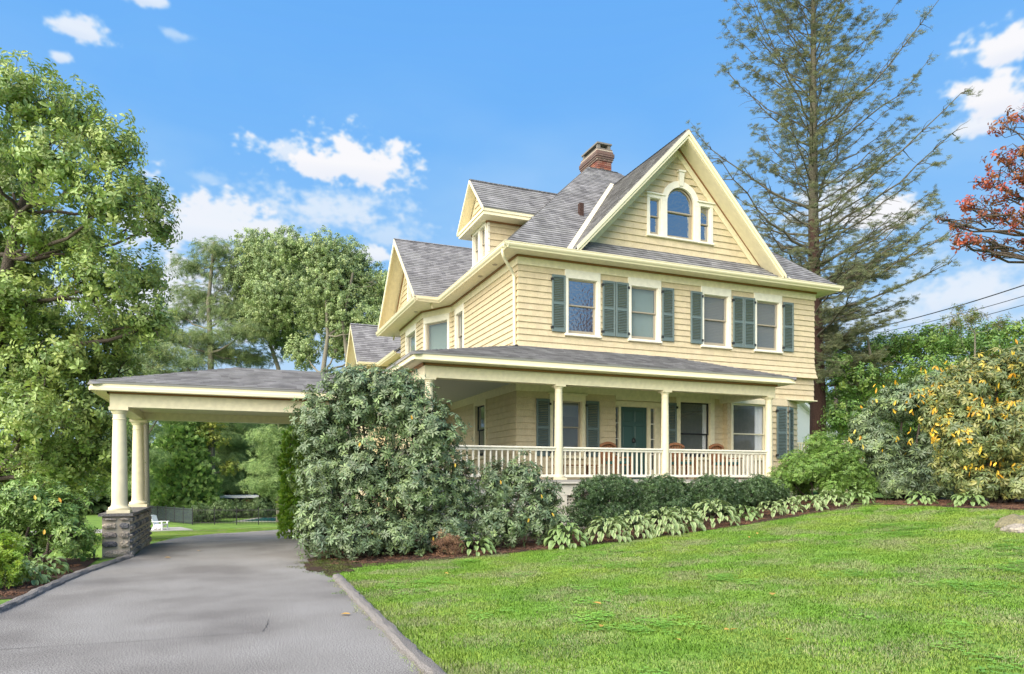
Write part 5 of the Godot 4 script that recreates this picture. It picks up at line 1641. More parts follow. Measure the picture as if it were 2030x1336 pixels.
func hostas() -> void:
	var ms := {}
	for pale in [true, false]:
		ms[pale] = []
		for i in 5:
			ms[pale].append(hosta_leaf(i, [0.34, 0.38, 0.30, 0.36, 0.27][i], [0.125, 0.14, 0.115, 0.105, 0.095][i], [1.9, 2.1, 1.7, 2.3, 1.6][i], pale))
	var spots := [[6.75, -13.75, 0.85, false, "hosta between the smaller rhododendron and the pale hostas, darkest green of its row"], [7.85, -13.95, 1.0, true, "cream-edged hosta nearest the lattice in the row under the clipped bushes"], [8.55, -14.0, 1.05, true, "cream-edged hosta second from the lattice, in the thick of the row"], [9.3, -13.95, 1.05, true, "cream-edged hosta in the middle of the row under the second clipped bush"], [9.95, -14.1, 0.95, true, "cream-edged hosta just left of the largest pale one"], [10.95, -14.2, 1.15, true, "largest pale hosta standing apart below the third clipped bush"],
		[12.0, -14.3, 0.62, false, "small yellowing hosta right of the largest pale hosta"], [12.65, -14.2, 0.68, true, "small cream-edged hosta below the last clipped bush"], [13.3, -14.25, 0.7, true, "low cream-edged hosta between the last clipped bush and the azalea"], [13.95, -14.2, 0.75, true, "low cream-edged hosta at the azalea's left foot"], [14.6, -14.1, 0.8, true, "cream-edged hosta before the azalea's middle, near the lawn corner"], [15.3, -13.9, 0.75, false, "green hosta at the azalea's right foot by the lawn corner"],
		[-2.85, -13.0, 0.5, false, "green hosta above the left curb, nearest the drive's edge"], [-3.15, -13.2, 0.55, false, "green hosta above the left curb behind the nearest one"], [-2.85, -14.1, 0.5, false, "hosta below the light green rhododendron left of the pier"], [4.75, -13.7, 0.7, false, "broad-leaved hosta at the foot of the tallest rhododendron, by the dead shrub"],
		[16.3, -12.6, 0.6, false, "low green hosta under the yellow-flecked rhododendron, nearer the house"], [16.3, -11.4, 0.6, false, "low green hosta under the yellow-flecked rhododendron, nearer the right edge"]]
	for s in spots:
		if s[0] > 5.5 and s[0] < 16.0: s[1] += 0.22
		var g := gy(s[0], s[1])
		var T := thing("hosta", s[4], "plant", Vector3(s[0], g, s[1]), "hostas along the beds")
		var n := 100 if s[2] > 0.8 else 50
		var rad: float = 0.44 * s[2]
		var pale: bool = s[3]
		for i in n:
			var a := i * 2.39996 + rng.randf_range(-0.25, 0.25)
			var k := sqrt((i + 0.5) / n)
			var b := Basis(Vector3.UP, a) * Basis(Vector3.RIGHT, lerpf(-0.25, 0.75, k) + rng.randf_range(-0.2, 0.2)) * Basis(Vector3.BACK, rng.randf_range(-0.25, 0.25))
			var at := Vector3(sin(a) * rad * k, rad * 1.15 * (1.0 - 0.8 * k * k) * rng.randf_range(0.85, 1.05), cos(a) * rad * k)
			put("leaf", ms[pale][rng.randi() % 5], M.leaf, T, Transform3D(b.scaled(Vector3.ONE * lerpf(0.62, 0.82, s[2]) * rng.randf_range(0.7, 1.15)), at))

func maple() -> void:
	var b := [[15.50, 9.22, -10.05, 0.28, 0.22], [14.93, 9.01, -9.38, 0.31, 0.25], [14.73, 8.14, -9.60, 0.37, 0.25], [15.17, 8.39, -9.53, 0.31, 0.25], [14.69, 7.85, -9.94, 0.32, 0.19], [15.00, 7.50, -9.73, 0.47, 0.23], [14.26, 7.27, -9.97, 0.34, 0.19], [14.75, 7.10, -9.87, 0.42, 0.21], [14.3, 7.0, -10.3, 0.28, 0.13], [13.99, 6.56, -9.99, 0.27, 0.21], [14.16, 6.47, -9.79, 0.29, 0.19], [15.01, 6.52, -9.94, 0.32, 0.17], [14.70, 6.87, -9.23, 0.40, 0.28], [14.76, 7.72, -9.32, 0.37, 0.24], [15.93, 6.76, -10.01, 0.26, 0.20], [13.67, 6.99, -10.14, 0.15, 0.09], [15.60, 8.21, -9.40, 0.52, 0.52], [14.78, 6.64, -8.81, 0.49, 0.39], [15.57, 9.04, -9.19, 0.52, 0.41], [14.73, 6.29, -9.81, 0.17, 0.10],
		[16.6, 8.6, -8.6, 0.9, 0.6], [17.4, 9.6, -8.2, 1.0, 0.6], [16.8, 7.2, -8.0, 0.8, 0.5], [18.2, 8.4, -8.2, 0.9, 0.6], [16.2, 10.0, -8.9, 0.7, 0.4]]
	var T := thing("red_maple", "red-leaved maple whose boughs reach in over the lawn at the right edge", "tree", Vector3(17.4, gy(17.4, -8.1), -8.1))
	limbs(T, PackedVector3Array([Vector3(17.4, 0.8, -8.1), Vector3(17.35, 3.0, -8.1), Vector3(17.2, 5.0, -8.2), Vector3(16.9, 5.9, -8.4), Vector3(16.4, 6.6, -8.8), Vector3(16.0, 7.2, -9.1), Vector3(16.2, 8.2, -9.0), Vector3(16.6, 9.3, -8.6)]), 0.16, b, M.bark, 7)
	clothe(T, "crown", [spray(71, 8, 0.09, 0.085, 0.05, 0.6), spray(72, 7, 0.1, 0.075, 0.045, 0.6)], M.leaf, surface_points(b, 13.0, 0.9), [Color(0.29, 0.052, 0.042), Color(0.35, 0.085, 0.045), Color(0.20, 0.058, 0.036), Color(0.22, 0.10, 0.05)], 0.0, 0.7, 1.15)

func hemlock() -> void:
	var foot := Vector3(26.49, gy(26.5, -25.95) - 0.1, -25.95)
	var T := thing("tall_conifer", "very tall sparse conifer with a straight reddish trunk rising behind the house's right end", "tree", foot)
	var top := 29.0
	var axis := func(y: float) -> Vector3: return Vector3(26.49 - 0.22 * smoothstep(4.0, 15.0, y), y, -25.95 - 0.08 * smoothstep(4.0, 15.0, y))
	var tr := PackedVector3Array()
	var rr := PackedFloat32Array()
	for i in 16:
		var y := lerpf(foot.y, top, i / 15.0)
		tr.append(axis.call(y)); rr.append(lerpf(0.43, 0.05, pow(i / 15.0, 0.9)) + (0.12 if i == 0 else 0.0))
	var mb := MB.new()
	mb.tube(tr.slice(0, 8), rr.slice(0, 8), 14, false)
	wput("trunk", mb, M.red_bark, T)
	mb = MB.new()
	mb.tube(tr.slice(7), rr.slice(7), 12)
	wput("upper_trunk", mb, M.olive_bark, T)
	var pts := []
	var n := 185
	for i in n + 44:
		var low := i >= n  # thick lower boughs on the side away from the house
		var y := rng.randf_range(6.4, 12.0) if low else lerpf(6.2, 26.5, pow(float(i) / n, 0.95)) + rng.randf_range(-0.2, 0.2)
		var a := rng.randf_range(-1.7, 1.2) if low else i * 2.39996 + rng.randf_range(-0.5, 0.5)
		var k := (y - 6.0) / 20.0
		var reach := lerpf(4.2, 5.6, smoothstep(0.0, 0.35, k)) * (1.0 - 0.5 * smoothstep(0.45, 1.0, k)) * rng.randf_range(0.4, 1.12)
		var rise := lerpf(0.0, 1.35, pow(k, 0.7)) * reach * rng.randf_range(0.7, 1.1)
		var p0: Vector3 = axis.call(y)
		var out := Vector3(cos(a), 0, sin(a))
		var p1 := p0 + out * reach + Vector3.UP * rise
		mb = MB.new()
		var r0 := lerpf(0.07, 0.042, k) * reach / 4.5
		var line := curve(p0, p1, Vector3(0, -0.1 * reach * (0.3 + k), 0), 8, 0.07)
		mb.tube(line, taper(9, r0, r0 * 0.2), 6, false)
		for j in range(2, 9):
			for s in 3:
				var side: Vector3 = out.cross(Vector3.UP) * ([-1.0, 1.0, 0.15][s])
				var l := rng.randf_range(0.5, 1.5) * (1.0 - 0.06 * j) * reach / 4.5
				var q: Vector3 = line[j] + (side * 0.8 + out * rng.randf_range(0.2, 0.9) + Vector3.UP * rng.randf_range(-0.15, 0.5)).normalized() * l
				var tw := curve(line[j], q, Vector3(0, 0.04, 0), 4, 0.04)
				mb.tube(tw, taper(5, r0 * 0.3, r0 * 0.07), 4, false)
				if low or rng.randf() < 0.40 + (0.25 if j > 5 else 0.0) + 0.35 * smoothstep(0.35, 0.0, k):
					for m in [2, 3, 4]:
						for c in 2:
							pts.append([tw[m] + Vector3(rng.randfn(), rng.randfn(), rng.randfn()) * 0.09, Vector3.UP])
		wput("limb", mb, M.olive_bark, T)
	for i in 200:  # short growth that clothes the stem
		var y := rng.randf_range(9.0, 27.0)
		var a := rng.randf() * TAU
		pts.append([axis.call(y) + Vector3(cos(a), 0, sin(a)) * rng.randf_range(0.25, 0.95), Vector3(cos(a), 0.4, sin(a))])
	clothe(T, "foliage", [needle_tuft(81, 36, 0.165, 0.014, 0.6), needle_tuft(82, 30, 0.14, 0.013, 0.7)], M.needle, pts, [Color(0.135, 0.15, 0.08), Color(0.165, 0.175, 0.09), Color(0.11, 0.125, 0.07), Color(0.19, 0.185, 0.105)], 0.6, 0.7, 1.15)

func conifer_blobs(T: Node3D, trunk: PackedVector3Array, rad: float, blobs: Array, pal: Array, per := 10.0, size := 1.0) -> void:
	limbs(T, trunk, rad, blobs, M.grey_bark, 7)
	clothe(T, "crown", [needle_tuft(91, 36, 0.30, 0.022, 0.5), needle_tuft(92, 30, 0.26, 0.02, 0.6)], M.needle, surface_points(fuller(blobs, 1.25), per * 0.75, 0.95), pal, 0.7, 0.8 * size, 1.3 * size)

func fuller(blobs: Array, k: float) -> Array:
	return blobs.map(func(b): return [b[0], b[1], b[2], b[3] * k, b[4] * k])

func backdrop() -> void:
	var pine := [Color(0.16, 0.215, 0.10), Color(0.20, 0.255, 0.115), Color(0.125, 0.18, 0.085), Color(0.235, 0.26, 0.11)]
	var T := thing("pine", "open-branched pine above the carport roof, first trunk right of the shade tree", "tree", Vector3(-1.27, -2.0, -69.57), "trees behind the carport")
	conifer_blobs(T, PackedVector3Array([Vector3(-1.27, -2.1, -69.57), Vector3(-1.27, -0.78, -69.57), Vector3(-1.36, 6.1, -69.61), Vector3(-1.36, 12.99, -69.61), Vector3(-1.44, 15.29, -69.64), Vector3(-1.57, 17.58, -69.69), Vector3(-1.27, 20.79, -69.57), Vector3(-1.06, 23.09, -69.49)]), 0.42,
		[ [-0.85, 22.33, -69.93, 1.76, 1.16], [-3.02, 21.08, -71.32, 1.63, 1.03], [0.44, 20.45, -70.15, 2.10, 1.31], [-2.40, 18.49, -71.94, 2.36, 1.04], [0.01, 16.89, -70.09, 2.33, 1.16], [-3.92, 16.82, -72.47, 1.88, 0.66], [1.25, 14.44, -66.52, 2.23, 0.98], [-2.12, 14.34, -69.77, 2.06, 0.73], [-0.87, 13.30, -71.32, 2.60, 0.85], [-4.72, 14.49, -71.61, 1.85, 0.65], [2.19, 12.80, -69.90, 2.12, 0.75], [-3.32, 11.82, -68.73, 1.79, 0.58] ], pine, 12.0)
	T = thing("pine", "small pine between the shade tree and the carport roof's left end", "tree", Vector3(-4.3, -1.8, -45.2), "trees behind the carport")
	conifer_blobs(T, PackedVector3Array([Vector3(-4.3, -1.9, -45.2), Vector3(-4.3, 4.0, -45.2), Vector3(-4.2, 7.0, -45.2), Vector3(-4.2, 8.6, -45.1), Vector3(-4.1, 10.6, -45.0)]), 0.2,
		[[-4.45, 10.02, -45.66, 1.31, 0.45], [-3.64, 8.58, -43.70, 1.40, 0.45], [-5.17, 8.33, -46.33, 1.47, 0.5], [-3.47, 10.51, -44.81, 0.87, 0.4], [-3.92, 7.35, -44.05, 1.69, 0.5], [-5.2, 6.2, -45.0, 1.9, 0.6], [-3.4, 5.6, -45.2, 1.8, 0.6]], pine, 14.0)
	var lf := [spray(101, 12, 0.34, 0.19, 0.10, 0.5), spray(102, 11, 0.30, 0.17, 0.09, 0.4)]
	var deciduous := [Color(0.20, 0.265, 0.115), Color(0.24, 0.305, 0.13), Color(0.155, 0.215, 0.095), Color(0.27, 0.315, 0.145)]
	T = thing("deciduous_tree", "twin-stemmed leafy tree in the middle of the group above the carport roof", "tree", Vector3(4.77, -2.0, -68.2), "trees behind the carport")
	var d1 := [ [2.38, 22.43, -68.97, 1.77, 1.77], [4.02, 21.09, -66.87, 2.19, 2.19], [6.51, 20.70, -67.78, 2.34, 2.34], [2.18, 19.82, -69.73, 2.11, 2.11], [4.55, 17.55, -65.14, 2.45, 2.45], [6.74, 16.95, -65.57, 1.91, 1.91], [3.39, 15.67, -67.33, 2.06, 1.74], [5.84, 15.06, -70.46, 1.84, 1.55], [1.78, 17.75, -71.14, 1.67, 1.67] ]
	limbs(T, PackedVector3Array([Vector3(4.77, -2.1, -68.2), Vector3(4.76, -0.82, -68.21), Vector3(4.59, 6.17, -68.28), Vector3(4.41, 11.77, -68.35), Vector3(3.68, 14.1, -68.64), Vector3(3.9, 17.83, -68.56), Vector3(4.33, 21.56, -68.38)]), 0.34, d1, M.grey_bark, 7)
	clothe(T, "crown", lf, M.leaf, surface_points(fuller(d1, 1.22), 11.0, 0.85), deciduous, 0.1, 0.8, 1.3)
	T = thing("deciduous_tree", "tall leafy tree beside the rear wing's gable, its crown touching the house outline", "tree", Vector3(8.2, -2.0, -57.2), "trees behind the carport")
	var d2 := [[4.70, 20.0, -59.07, 1.30, 1.30], [7.14, 19.6, -58.07, 1.54, 1.54], [9.33, 19.7, -59.26, 1.51, 1.51], [7.98, 17.50, -58.37, 2.25, 2.25], [10.32, 17.91, -59.02, 1.76, 1.76], [11.41, 16.54, -58.11, 1.17, 1.17], [7.45, 15.48, -60.58, 1.90, 1.70], [9.48, 14.62, -57.69, 2.05, 1.9], [10.77, 13.54, -53.88, 1.08, 1.08], [5.81, 11.96, -60.41, 1.17, 1.17], [8.80, 12.91, -59.87, 1.48, 1.3], [10.88, 12.42, -58.63, 1.26, 1.1], [11.71, 17.31, -56.13, 0.73, 0.73]]
	limbs(T, PackedVector3Array([Vector3(7.6, -2.1, -57.55), Vector3(7.1, 6.0, -57.55), Vector3(7.08, 10.0, -57.55), Vector3(7.45, 13.0, -57.4), Vector3(7.27, 17.2, -57.48)]), 0.34, d2, M.grey_bark, 7)
	var mb := MB.new()
	mb.tube(PackedVector3Array([Vector3(8.9, -2.1, -56.9), Vector3(8.94, 6.0, -56.8), Vector3(8.94, 10.77, -56.8), Vector3(8.57, 13.98, -56.95), Vector3(9.31, 18.0, -56.65)]), taper(5, 0.32, 0.09), 10)
	wput("trunk", mb, M.grey_bark, T)
	clothe(T, "crown", lf, M.leaf, surface_points(fuller(d2, 1.22), 11.0, 0.85), deciduous, 0.1, 0.8, 1.3)
	# broad cone seen through the carport
	var cone := []
	for i in 11:
		var k := i / 10.0
		for j in (5 if i < 8 else 2):
			var a := j * TAU / 5.0 + i * 0.7
			var r := lerpf(3.1, 0.2, pow(k, 1.15))
			cone.append([-3.7 + cos(a) * r * 0.75, -1.5 + k * 11.5, -69.6 + sin(a) * r * 0.75, 0.5 + r * 0.33, 1.1])
	T = thing("conical_evergreen", "broad conical green evergreen seen through the carport beside its rear column", "tree", Vector3(-3.7, -2.0, -69.6))
	mb = MB.new()
	mb.tube(PackedVector3Array([Vector3(-3.7, -2.1, -69.6), Vector3(-3.7, 9.8, -69.6)]), PackedFloat32Array([0.2, 0.04]), 8)
	wput("trunk", mb, M.bark, T)
	clothe(T, "crown", [fan(111, 11, 0.40, 0.06), fan(112, 12, 0.36, 0.06)], M.leaf, surface_points(cone, 14.0, 0.5, -1.9), [Color(0.21, 0.32, 0.10), Color(0.27, 0.38, 0.12), Color(0.15, 0.25, 0.08)], 0.9, 0.8, 1.25)
	# layered pines and a yellowing tree seen through the carport
	var groups := [[[[-0.91, 5.50, -75.46, 2.75, 0.75], [-2.10, 6.55, -76.79, 2.52, 0.71], [0.24, 6.84, -76.47, 2.55, 0.71], [-0.46, 3.25, -75.59, 2.51, 0.80], [-1.15, 1.75, -75.25, 2.24, 0.70], [0.01, 1.00, -75.38, 1.99, 0.60], [-0.75, 8.84, -76.00, 2.38, 0.75]], Vector3(-0.93, -2, -76.00), "layered pine right of the conical evergreen under the carport beam"],
		[[[2.38, 4.56, -78.50, 3.08, 0.81], [0.95, 2.26, -78.16, 2.78, 0.76], [2.88, 6.40, -79.04, 3.10, 0.78], [3.36, 0.98, -78.92, 2.59, 0.72], [2.59, 2.76, -77.47, 2.78, 0.71], [2.38, 8.59, -78.50, 2.62, 0.75]], Vector3(2.38, -2, -78.75), "layered pine in the middle of the view under the carport beam"],
		[[[4.07, 3.92, -60.36, 1.99, 0.64], [3.50, 2.52, -60.23, 1.98, 0.63], [4.44, 1.73, -60.21, 1.80, 0.64], [3.30, 1.14, -60.20, 1.96, 0.63], [4.51, 0.50, -60.20, 1.56, 0.50], [3.82, 5.06, -59.85, 1.96, 0.63], [4.20, 6.60, -60.20, 1.90, 0.60]], Vector3(4.00, -2, -60.40), "grey-green layered pine nearest the arborvitae under the carport beam"],
		[[[-7.6, 5.63, -63.64, 2.46, 0.74], [-7.4, 3.4, -63.6, 2.4, 0.8], [-7.8, 1.2, -63.6, 2.2, 0.8], [-7.5, 7.8, -63.6, 2.0, 0.8]], Vector3(-7.6, -2, -63.7), "layered pine showing between the two carport columns"]]
	for g in groups:
		T = thing("pine", g[2], "tree", g[1], "layered pines beyond the pool fence")
		var p: Vector3 = g[1]
		conifer_blobs(T, PackedVector3Array([p - Vector3(0, 0.1, 0), p + Vector3(0, 3, 0), p + Vector3(0.1, 5, 0), p + Vector3(0.1, 7, 0), p + Vector3(0, 11.0, 0)]), 0.26, g[0], [Color(0.22, 0.31, 0.12), Color(0.29, 0.37, 0.15), Color(0.16, 0.235, 0.09)], 14.0, 1.1)
	T = thing("yellowing_tree", "small tree with yellow-green leaves behind the conical evergreen's top", "tree", Vector3(-1.3, -2, -69.0))
	var yb := [[-2.07, 5.55, -69.2, 1.3, 0.9], [-0.99, 4.97, -69.3, 1.2, 0.8], [0.22, 2.64, -69.5, 1.1, 0.7], [-1.2, 6.6, -69.3, 1.2, 0.8]]
	limbs(T, PackedVector3Array([Vector3(-1.3, -2.1, -69.2), Vector3(-1.3, 2.0, -69.2), Vector3(-1.2, 5.0, -69.3), Vector3(-1.2, 6.5, -69.3)]), 0.16, yb, M.grey_bark)
	clothe(T, "crown", lf, M.leaf, surface_points(yb, 7.0, 0.8), [Color(0.22, 0.27, 0.05), Color(0.27, 0.28, 0.05), Color(0.16, 0.22, 0.045)], 0.1, 0.7, 1.1)
	# low shrubs along the pool
	var k := 0
	for q in [[-1.2, -62.0, "rounded shrub behind the pool fence, left of the pool"], [1.0, -68.0, "rounded shrub behind the pool fence before the pool house"], [3.4, -67.5, "rounded shrub behind the pool fence, right of the pool house"], [6.0, -66.8, "rounded shrub behind the pool fence by the arborvitae"]]:
		T = thing("round_shrub", q[2], "shrub", Vector3(q[0], -2, q[1]), "shrubs along the pool")
		var sb := []
		for i in 6:
			sb.append([q[0] + rng.randf_range(-1.2, 1.2), -1.2 + rng.randf_range(-0.2, 0.4), q[1] + rng.randf_range(-0.5, 0.5), 0.8, 0.75])
		stems(T, Vector3(q[0], -2, q[1]), sb, 0.04, M.bark)
		clothe(T, "foliage", [spray(121, 10, 0.18, 0.13, 0.06, 0.3)], M.leaf, surface_points(sb, 16.0, 0.5, -1.95), [Color(0.08, 0.13, 0.05), Color(0.12, 0.17, 0.07)], 0.3, 0.8, 1.2)
		k += 1
	# trees right of the house
	var rg := [[[27.55, 6.10, -24.60, 1.43, 0.95], [26.07, 4.33, -23.83, 1.14, 1.03], [26.14, 6.94, -24.46, 0.58, 0.58], [29.17, 4.05, -25.45, 1.24, 0.99], [30.05, 5.78, -25.04, 1.48, 1.24], [28.2, 2.4, -24.6, 1.3, 1.2]], [[30.79, 8.01, -26.26, 1.42, 0.90], [32.43, 8.36, -26.13, 1.57, 0.91], [31.45, 8.17, -23.97, 1.46, 0.78], [29.47, 6.35, -22.21, 1.59, 0.91], [31.8, 6.2, -23.6, 1.6, 1.2], [31.2, 4.2, -23.4, 1.5, 1.2]], [[35.18, 8.64, -25.11, 1.57, 0.79], [32.96, 7.74, -22.30, 1.42, 0.71], [34.34, 8.56, -22.27, 1.20, 0.53], [34.55, 7.37, -20.82, 1.39, 0.69], [33.6, 5.8, -21.2, 1.6, 1.2], [33.8, 3.8, -21.0, 1.5, 1.2]]]
	var feet := [Vector3(28.3, 1, -24.8), Vector3(31.2, 1, -24.4), Vector3(34.2, 1, -22.4)]
	var words := ["fresh green leafy tree behind the tall conifer's trunk", "fresh green leafy tree above the dark arching rhododendron", "fresh green leafy tree behind the yellow-flecked rhododendron"]
	for i in 3:
		T = thing("leafy_tree", words[i], "tree", feet[i], "green trees right of the house")
		var f: Vector3 = feet[i]
		limbs(T, PackedVector3Array([f, f + Vector3(0, 2.0, 0), f + Vector3(0.1, 4.0, 0.1), f + Vector3(0.2, 6.0, 0.2), f + Vector3(0.1, 7.4, 0)]), 0.18, rg[i], M.grey_bark)
		clothe(T, "crown", [spray(131, 10, 0.26, 0.17, 0.085, 0.35), spray(132, 9, 0.24, 0.16, 0.08, 0.35)], M.leaf, surface_points(rg[i], 11.0, 0.7), [Color(0.105, 0.195, 0.045), Color(0.145, 0.25, 0.055), Color(0.08, 0.15, 0.04), Color(0.20, 0.275, 0.06)], 0.2, 0.8, 1.25)
	T = thing("thin_tree", "thin half-bare tree with brownish leaf tips above the yellow-flecked rhododendron", "tree", Vector3(29.8, 1, -20.4))
	var th := [[27.41, 7.95, -19.78, 0.62, 0.41], [30.71, 8.83, -21.11, 0.49, 0.36], [30.05, 8.13, -19.59, 0.53, 0.30], [30.25, 9.24, -21.59, 0.32, 0.23], [29.0, 8.3, -20.2, 0.6, 0.4]]
	limbs(T, PackedVector3Array([Vector3(29.8, 0.9, -20.4), Vector3(29.7, 3, -20.4), Vector3(29.6, 5, -20.4), Vector3(29.6, 6.6, -20.4), Vector3(29.6, 7.8, -20.4)]), 0.1, th, M.grey_bark, 9)
	clothe(T, "crown", [spray(141, 7, 0.14, 0.09, 0.045, 0.4)], M.leaf, surface_points(th, 14.0, 0.9), [Color(0.14, 0.12, 0.05), Color(0.10, 0.14, 0.04)], 0.2, 0.8, 1.2)
	# far belt of woodland that closes the horizon
	var xf := []
	var cs := PackedColorArray()
	var clump := MB.new()
	for i in 150:
		var d := Vector3(rng.randfn(), rng.randfn(), rng.randfn()).normalized() * pow(rng.randf(), 0.4)
		clump.col = shade(rng, 0.35)
		leaf_into(clump, d, (d + Vector3(rng.randfn(), rng.randfn(), rng.randfn()) * 0.7).normalized(), Vector3(0.2, 0.9, 0.3), 0.42, 0.26, 0.3)
	var cm := clump.mesh()
	for i in 2600:
		var a := rng.randf_range(-0.62, 1.35)
		var d := rng.randf_range(80.0, 115.0)
		var x := sin(a) * d
		var z := -cos(a) * d
		var g := gy(x, z)
		var s := rng.randf_range(1.4, 2.8)
		xf.append(Transform3D(Basis(Vector3.UP, rng.randf() * TAU).scaled(Vector3(s, s * rng.randf_range(0.7, 1.1), s)), Vector3(x, g + pow(rng.randf(), 0.8) * (7.5 + 2.5 * sin(a * 9.0)), z)))
		cs.append(pick([Color(0.115, 0.175, 0.075), Color(0.15, 0.22, 0.09), Color(0.085, 0.135, 0.06)]))
	var w := many("distant_woodland", cm, M.leaf, self, xf, cs)
	tag(w, "far belt of mixed woodland closing the view beyond the pool and gardens", "woodland")

func street_side() -> void:  # trees across the street behind the viewer, which the old window panes mirror
	var lf := [spray(151, 9, 0.4, 0.32, 0.18, 0.5), spray(152, 8, 0.36, 0.3, 0.16, 0.4)]
	for s in [[4.0, 27.0, 9.0, "large street tree behind the viewer, facing the front gable"], [14.0, 31.0, 10.0, "large street tree behind the viewer, facing the right-hand windows"], [-9.0, 24.0, 8.0, "large street tree behind the viewer on the drive's side"]]:
		var p := Vector3(s[0], gy(s[0], s[1]), s[1])
		var T := thing("street_tree", s[3], "tree", p, "trees across the street")
		var b := []
		for i in 14:
			var a := i * 2.4
			var k := sqrt((i + 0.5) / 14.0)
			b.append([p.x + cos(a) * k * 3.6, p.y + s[2] * rng.randf_range(0.45, 1.0), p.z + sin(a) * k * 3.0, 1.6, 1.4])
		limbs(T, PackedVector3Array([p - Vector3(0, 0.2, 0), p + Vector3(0, 2.5, 0), p + Vector3(0.1, s[2] * 0.5, 0), p + Vector3(0.1, s[2] * 0.75, 0.1), p + Vector3(0, s[2] * 0.95, 0)]), 0.32, b, M.bark, 4)
		clothe(T, "crown", lf, M.leaf, surface_points(b, 4.0, 0.7), oak, 0.1, 0.8, 1.2)

# ---------------------------------------------------------------- grounds
func grounds() -> void:
	var xs := []
	var zs := []
	var x := -400.0
	while x < 400.0:
		xs.append(x)
		x += 0.5 if x > -14.0 and x < 26.0 else (2.0 if absf(x) < 60.0 else 30.0)
	xs.append(400.0)
	var z := 60.0
	while z > -420.0:
		zs.append(z)
		z -= 0.5 if z < 4.0 and z > -26.0 else (2.0 if absf(z) < 90.0 else 30.0)
	var mb := MB.new()
	for b in zs:
		for a in xs:
			mb.v.append(Vector3(a, gy(a, b), b)); mb.n.append(gn(a, b)); mb.c.append(Color.WHITE)
	for j in zs.size() - 1:
		for i in xs.size() - 1:
			var a := j * xs.size() + i
			var b := a + xs.size()
			for q in [a, b, a + 1, a + 1, b, b + 1]:
				mb.ix.append(q)
	var g := struct(put("lawn", mb.mesh(), M.ground, self))
	tag(g, "bright green mown lawn rising from the drive towards the right-hand shrubs", "lawn")
	# drive
	var dl := [[-4.6, 12.0], [-4.2, 4.0], [-3.6, -2.0], [-3.0, -6.5], [-2.57, -10.3], [-2.3, -13.6], [-1.82, -16.4], [-1.8, -20.7], [-1.1, -27.0], [0.4, -36.0], [3.0, -47.5], [8.0, -55.0], [16.0, -58.0]]
	var dr := [[1.56, 12.0], [1.56, 4.0], [1.55, -2.0], [1.55, -6.5], [1.60, -10.3], [1.68, -13.2], [2.0, -16.4], [2.1, -20.7], [2.4, -27.0], [4.2, -35.0], [8.2, -43.0], [12.0, -47.0], [18.0, -49.0]]
	struct(tag(put("driveway", sheet(dl, dr, 0.012, 14).mesh(), M.asphalt, self), "worn grey asphalt drive running back under the carport", "driveway"))
	curb(dl.slice(0, 7), -0.03, "rounded asphalt curb along the drive's left edge up to the stone pier")
	curb(dr.slice(0, 5) + [[1.63, -11.75]], 0.05, "rounded asphalt curb between the drive's right edge and the lawn")
	# a crack, as a thin dark seam of dirt in the asphalt
	var nth := -1
	for c in [[[-3.2, -8.12], [-2.0, -8.03], [-1.45, -8.0], [-0.89, -7.93], [-0.1, -7.92], [0.35, -7.92], [0.40, -8.15], [0.46, -8.58]], [[-0.9, -10.5], [-0.4, -10.42], [0.1, -10.46]]]:
		nth += 1
		var m := MB.new()
		for i in c.size() - 1:
			for s in 4:
				var a := Vector2(c[i][0], c[i][1]).lerp(Vector2(c[i + 1][0], c[i + 1][1]), s / 4.0)
				var b := Vector2(c[i][0], c[i][1]).lerp(Vector2(c[i + 1][0], c[i + 1][1]), (s + 1) / 4.0)
				var d := (b - a).normalized()
				var n := Vector2(-d.y, d.x) * rng.randf_range(0.0015, 0.004)
				var w := Vector2(rng.randfn(), rng.randfn()) * 0.008
				m.quad(Vector3(a.x - n.x, 0.0162, a.y - n.y), Vector3(b.x - n.x + w.x, 0.0162, b.y - n.y + w.y), Vector3(b.x + n.x + w.x, 0.0162, b.y + n.y + w.y), Vector3(a.x + n.x, 0.0162, a.y + n.y))
		struct(tag(put("driveway_crack", m.mesh(), M.iron, self), ["long crack across the drive in the foreground", "faint short crack in the middle of the drive"][nth], "crack"))
	# planting beds
	var beds := [[[[1.75, -12.9], [4.5, -13.25], [7.0, -13.35], [9.0, -13.4], [11.6, -13.35], [14.0, -13.25], [15.6, -12.8]], [[1.9, -16.4], [4.5, -16.4], [7.0, -16.4], [9.0, -16.4], [11.6, -16.4], [14.0, -16.4], [16.4, -16.6]], "brown mulch bed along the porch under hostas and shrubs"],
		[[[15.6, -13.2], [15.5, -12.0], [15.45, -10.5], [15.4, -9.0], [15.6, -6.5]], [[20.5, -16.6], [21.0, -13.0], [21.0, -10.5], [21.0, -9.0], [21.0, -6.5]], "brown mulch bed under the right-hand rhododendrons"],
		[[[-2.55, -11.4], [-2.45, -12.6], [-2.35, -14.0], [-2.4, -15.4], [-2.42, -16.6]], [[-5.5, -11.4], [-5.6, -12.6], [-5.6, -14.0], [-5.6, -15.4], [-5.0, -17.2]], "brown mulch bed behind the left curb"]]
	for b in beds:
		var l: Array = b[0]
		var r: Array = b[1]
		var s := sheet(r, l, 0.010, 10)
		struct(tag(put("mulch_bed", s.mesh(), M.mulch, self), b[2], "flower bed"))
	mulch_chips()
	moss_patch()
	grass()

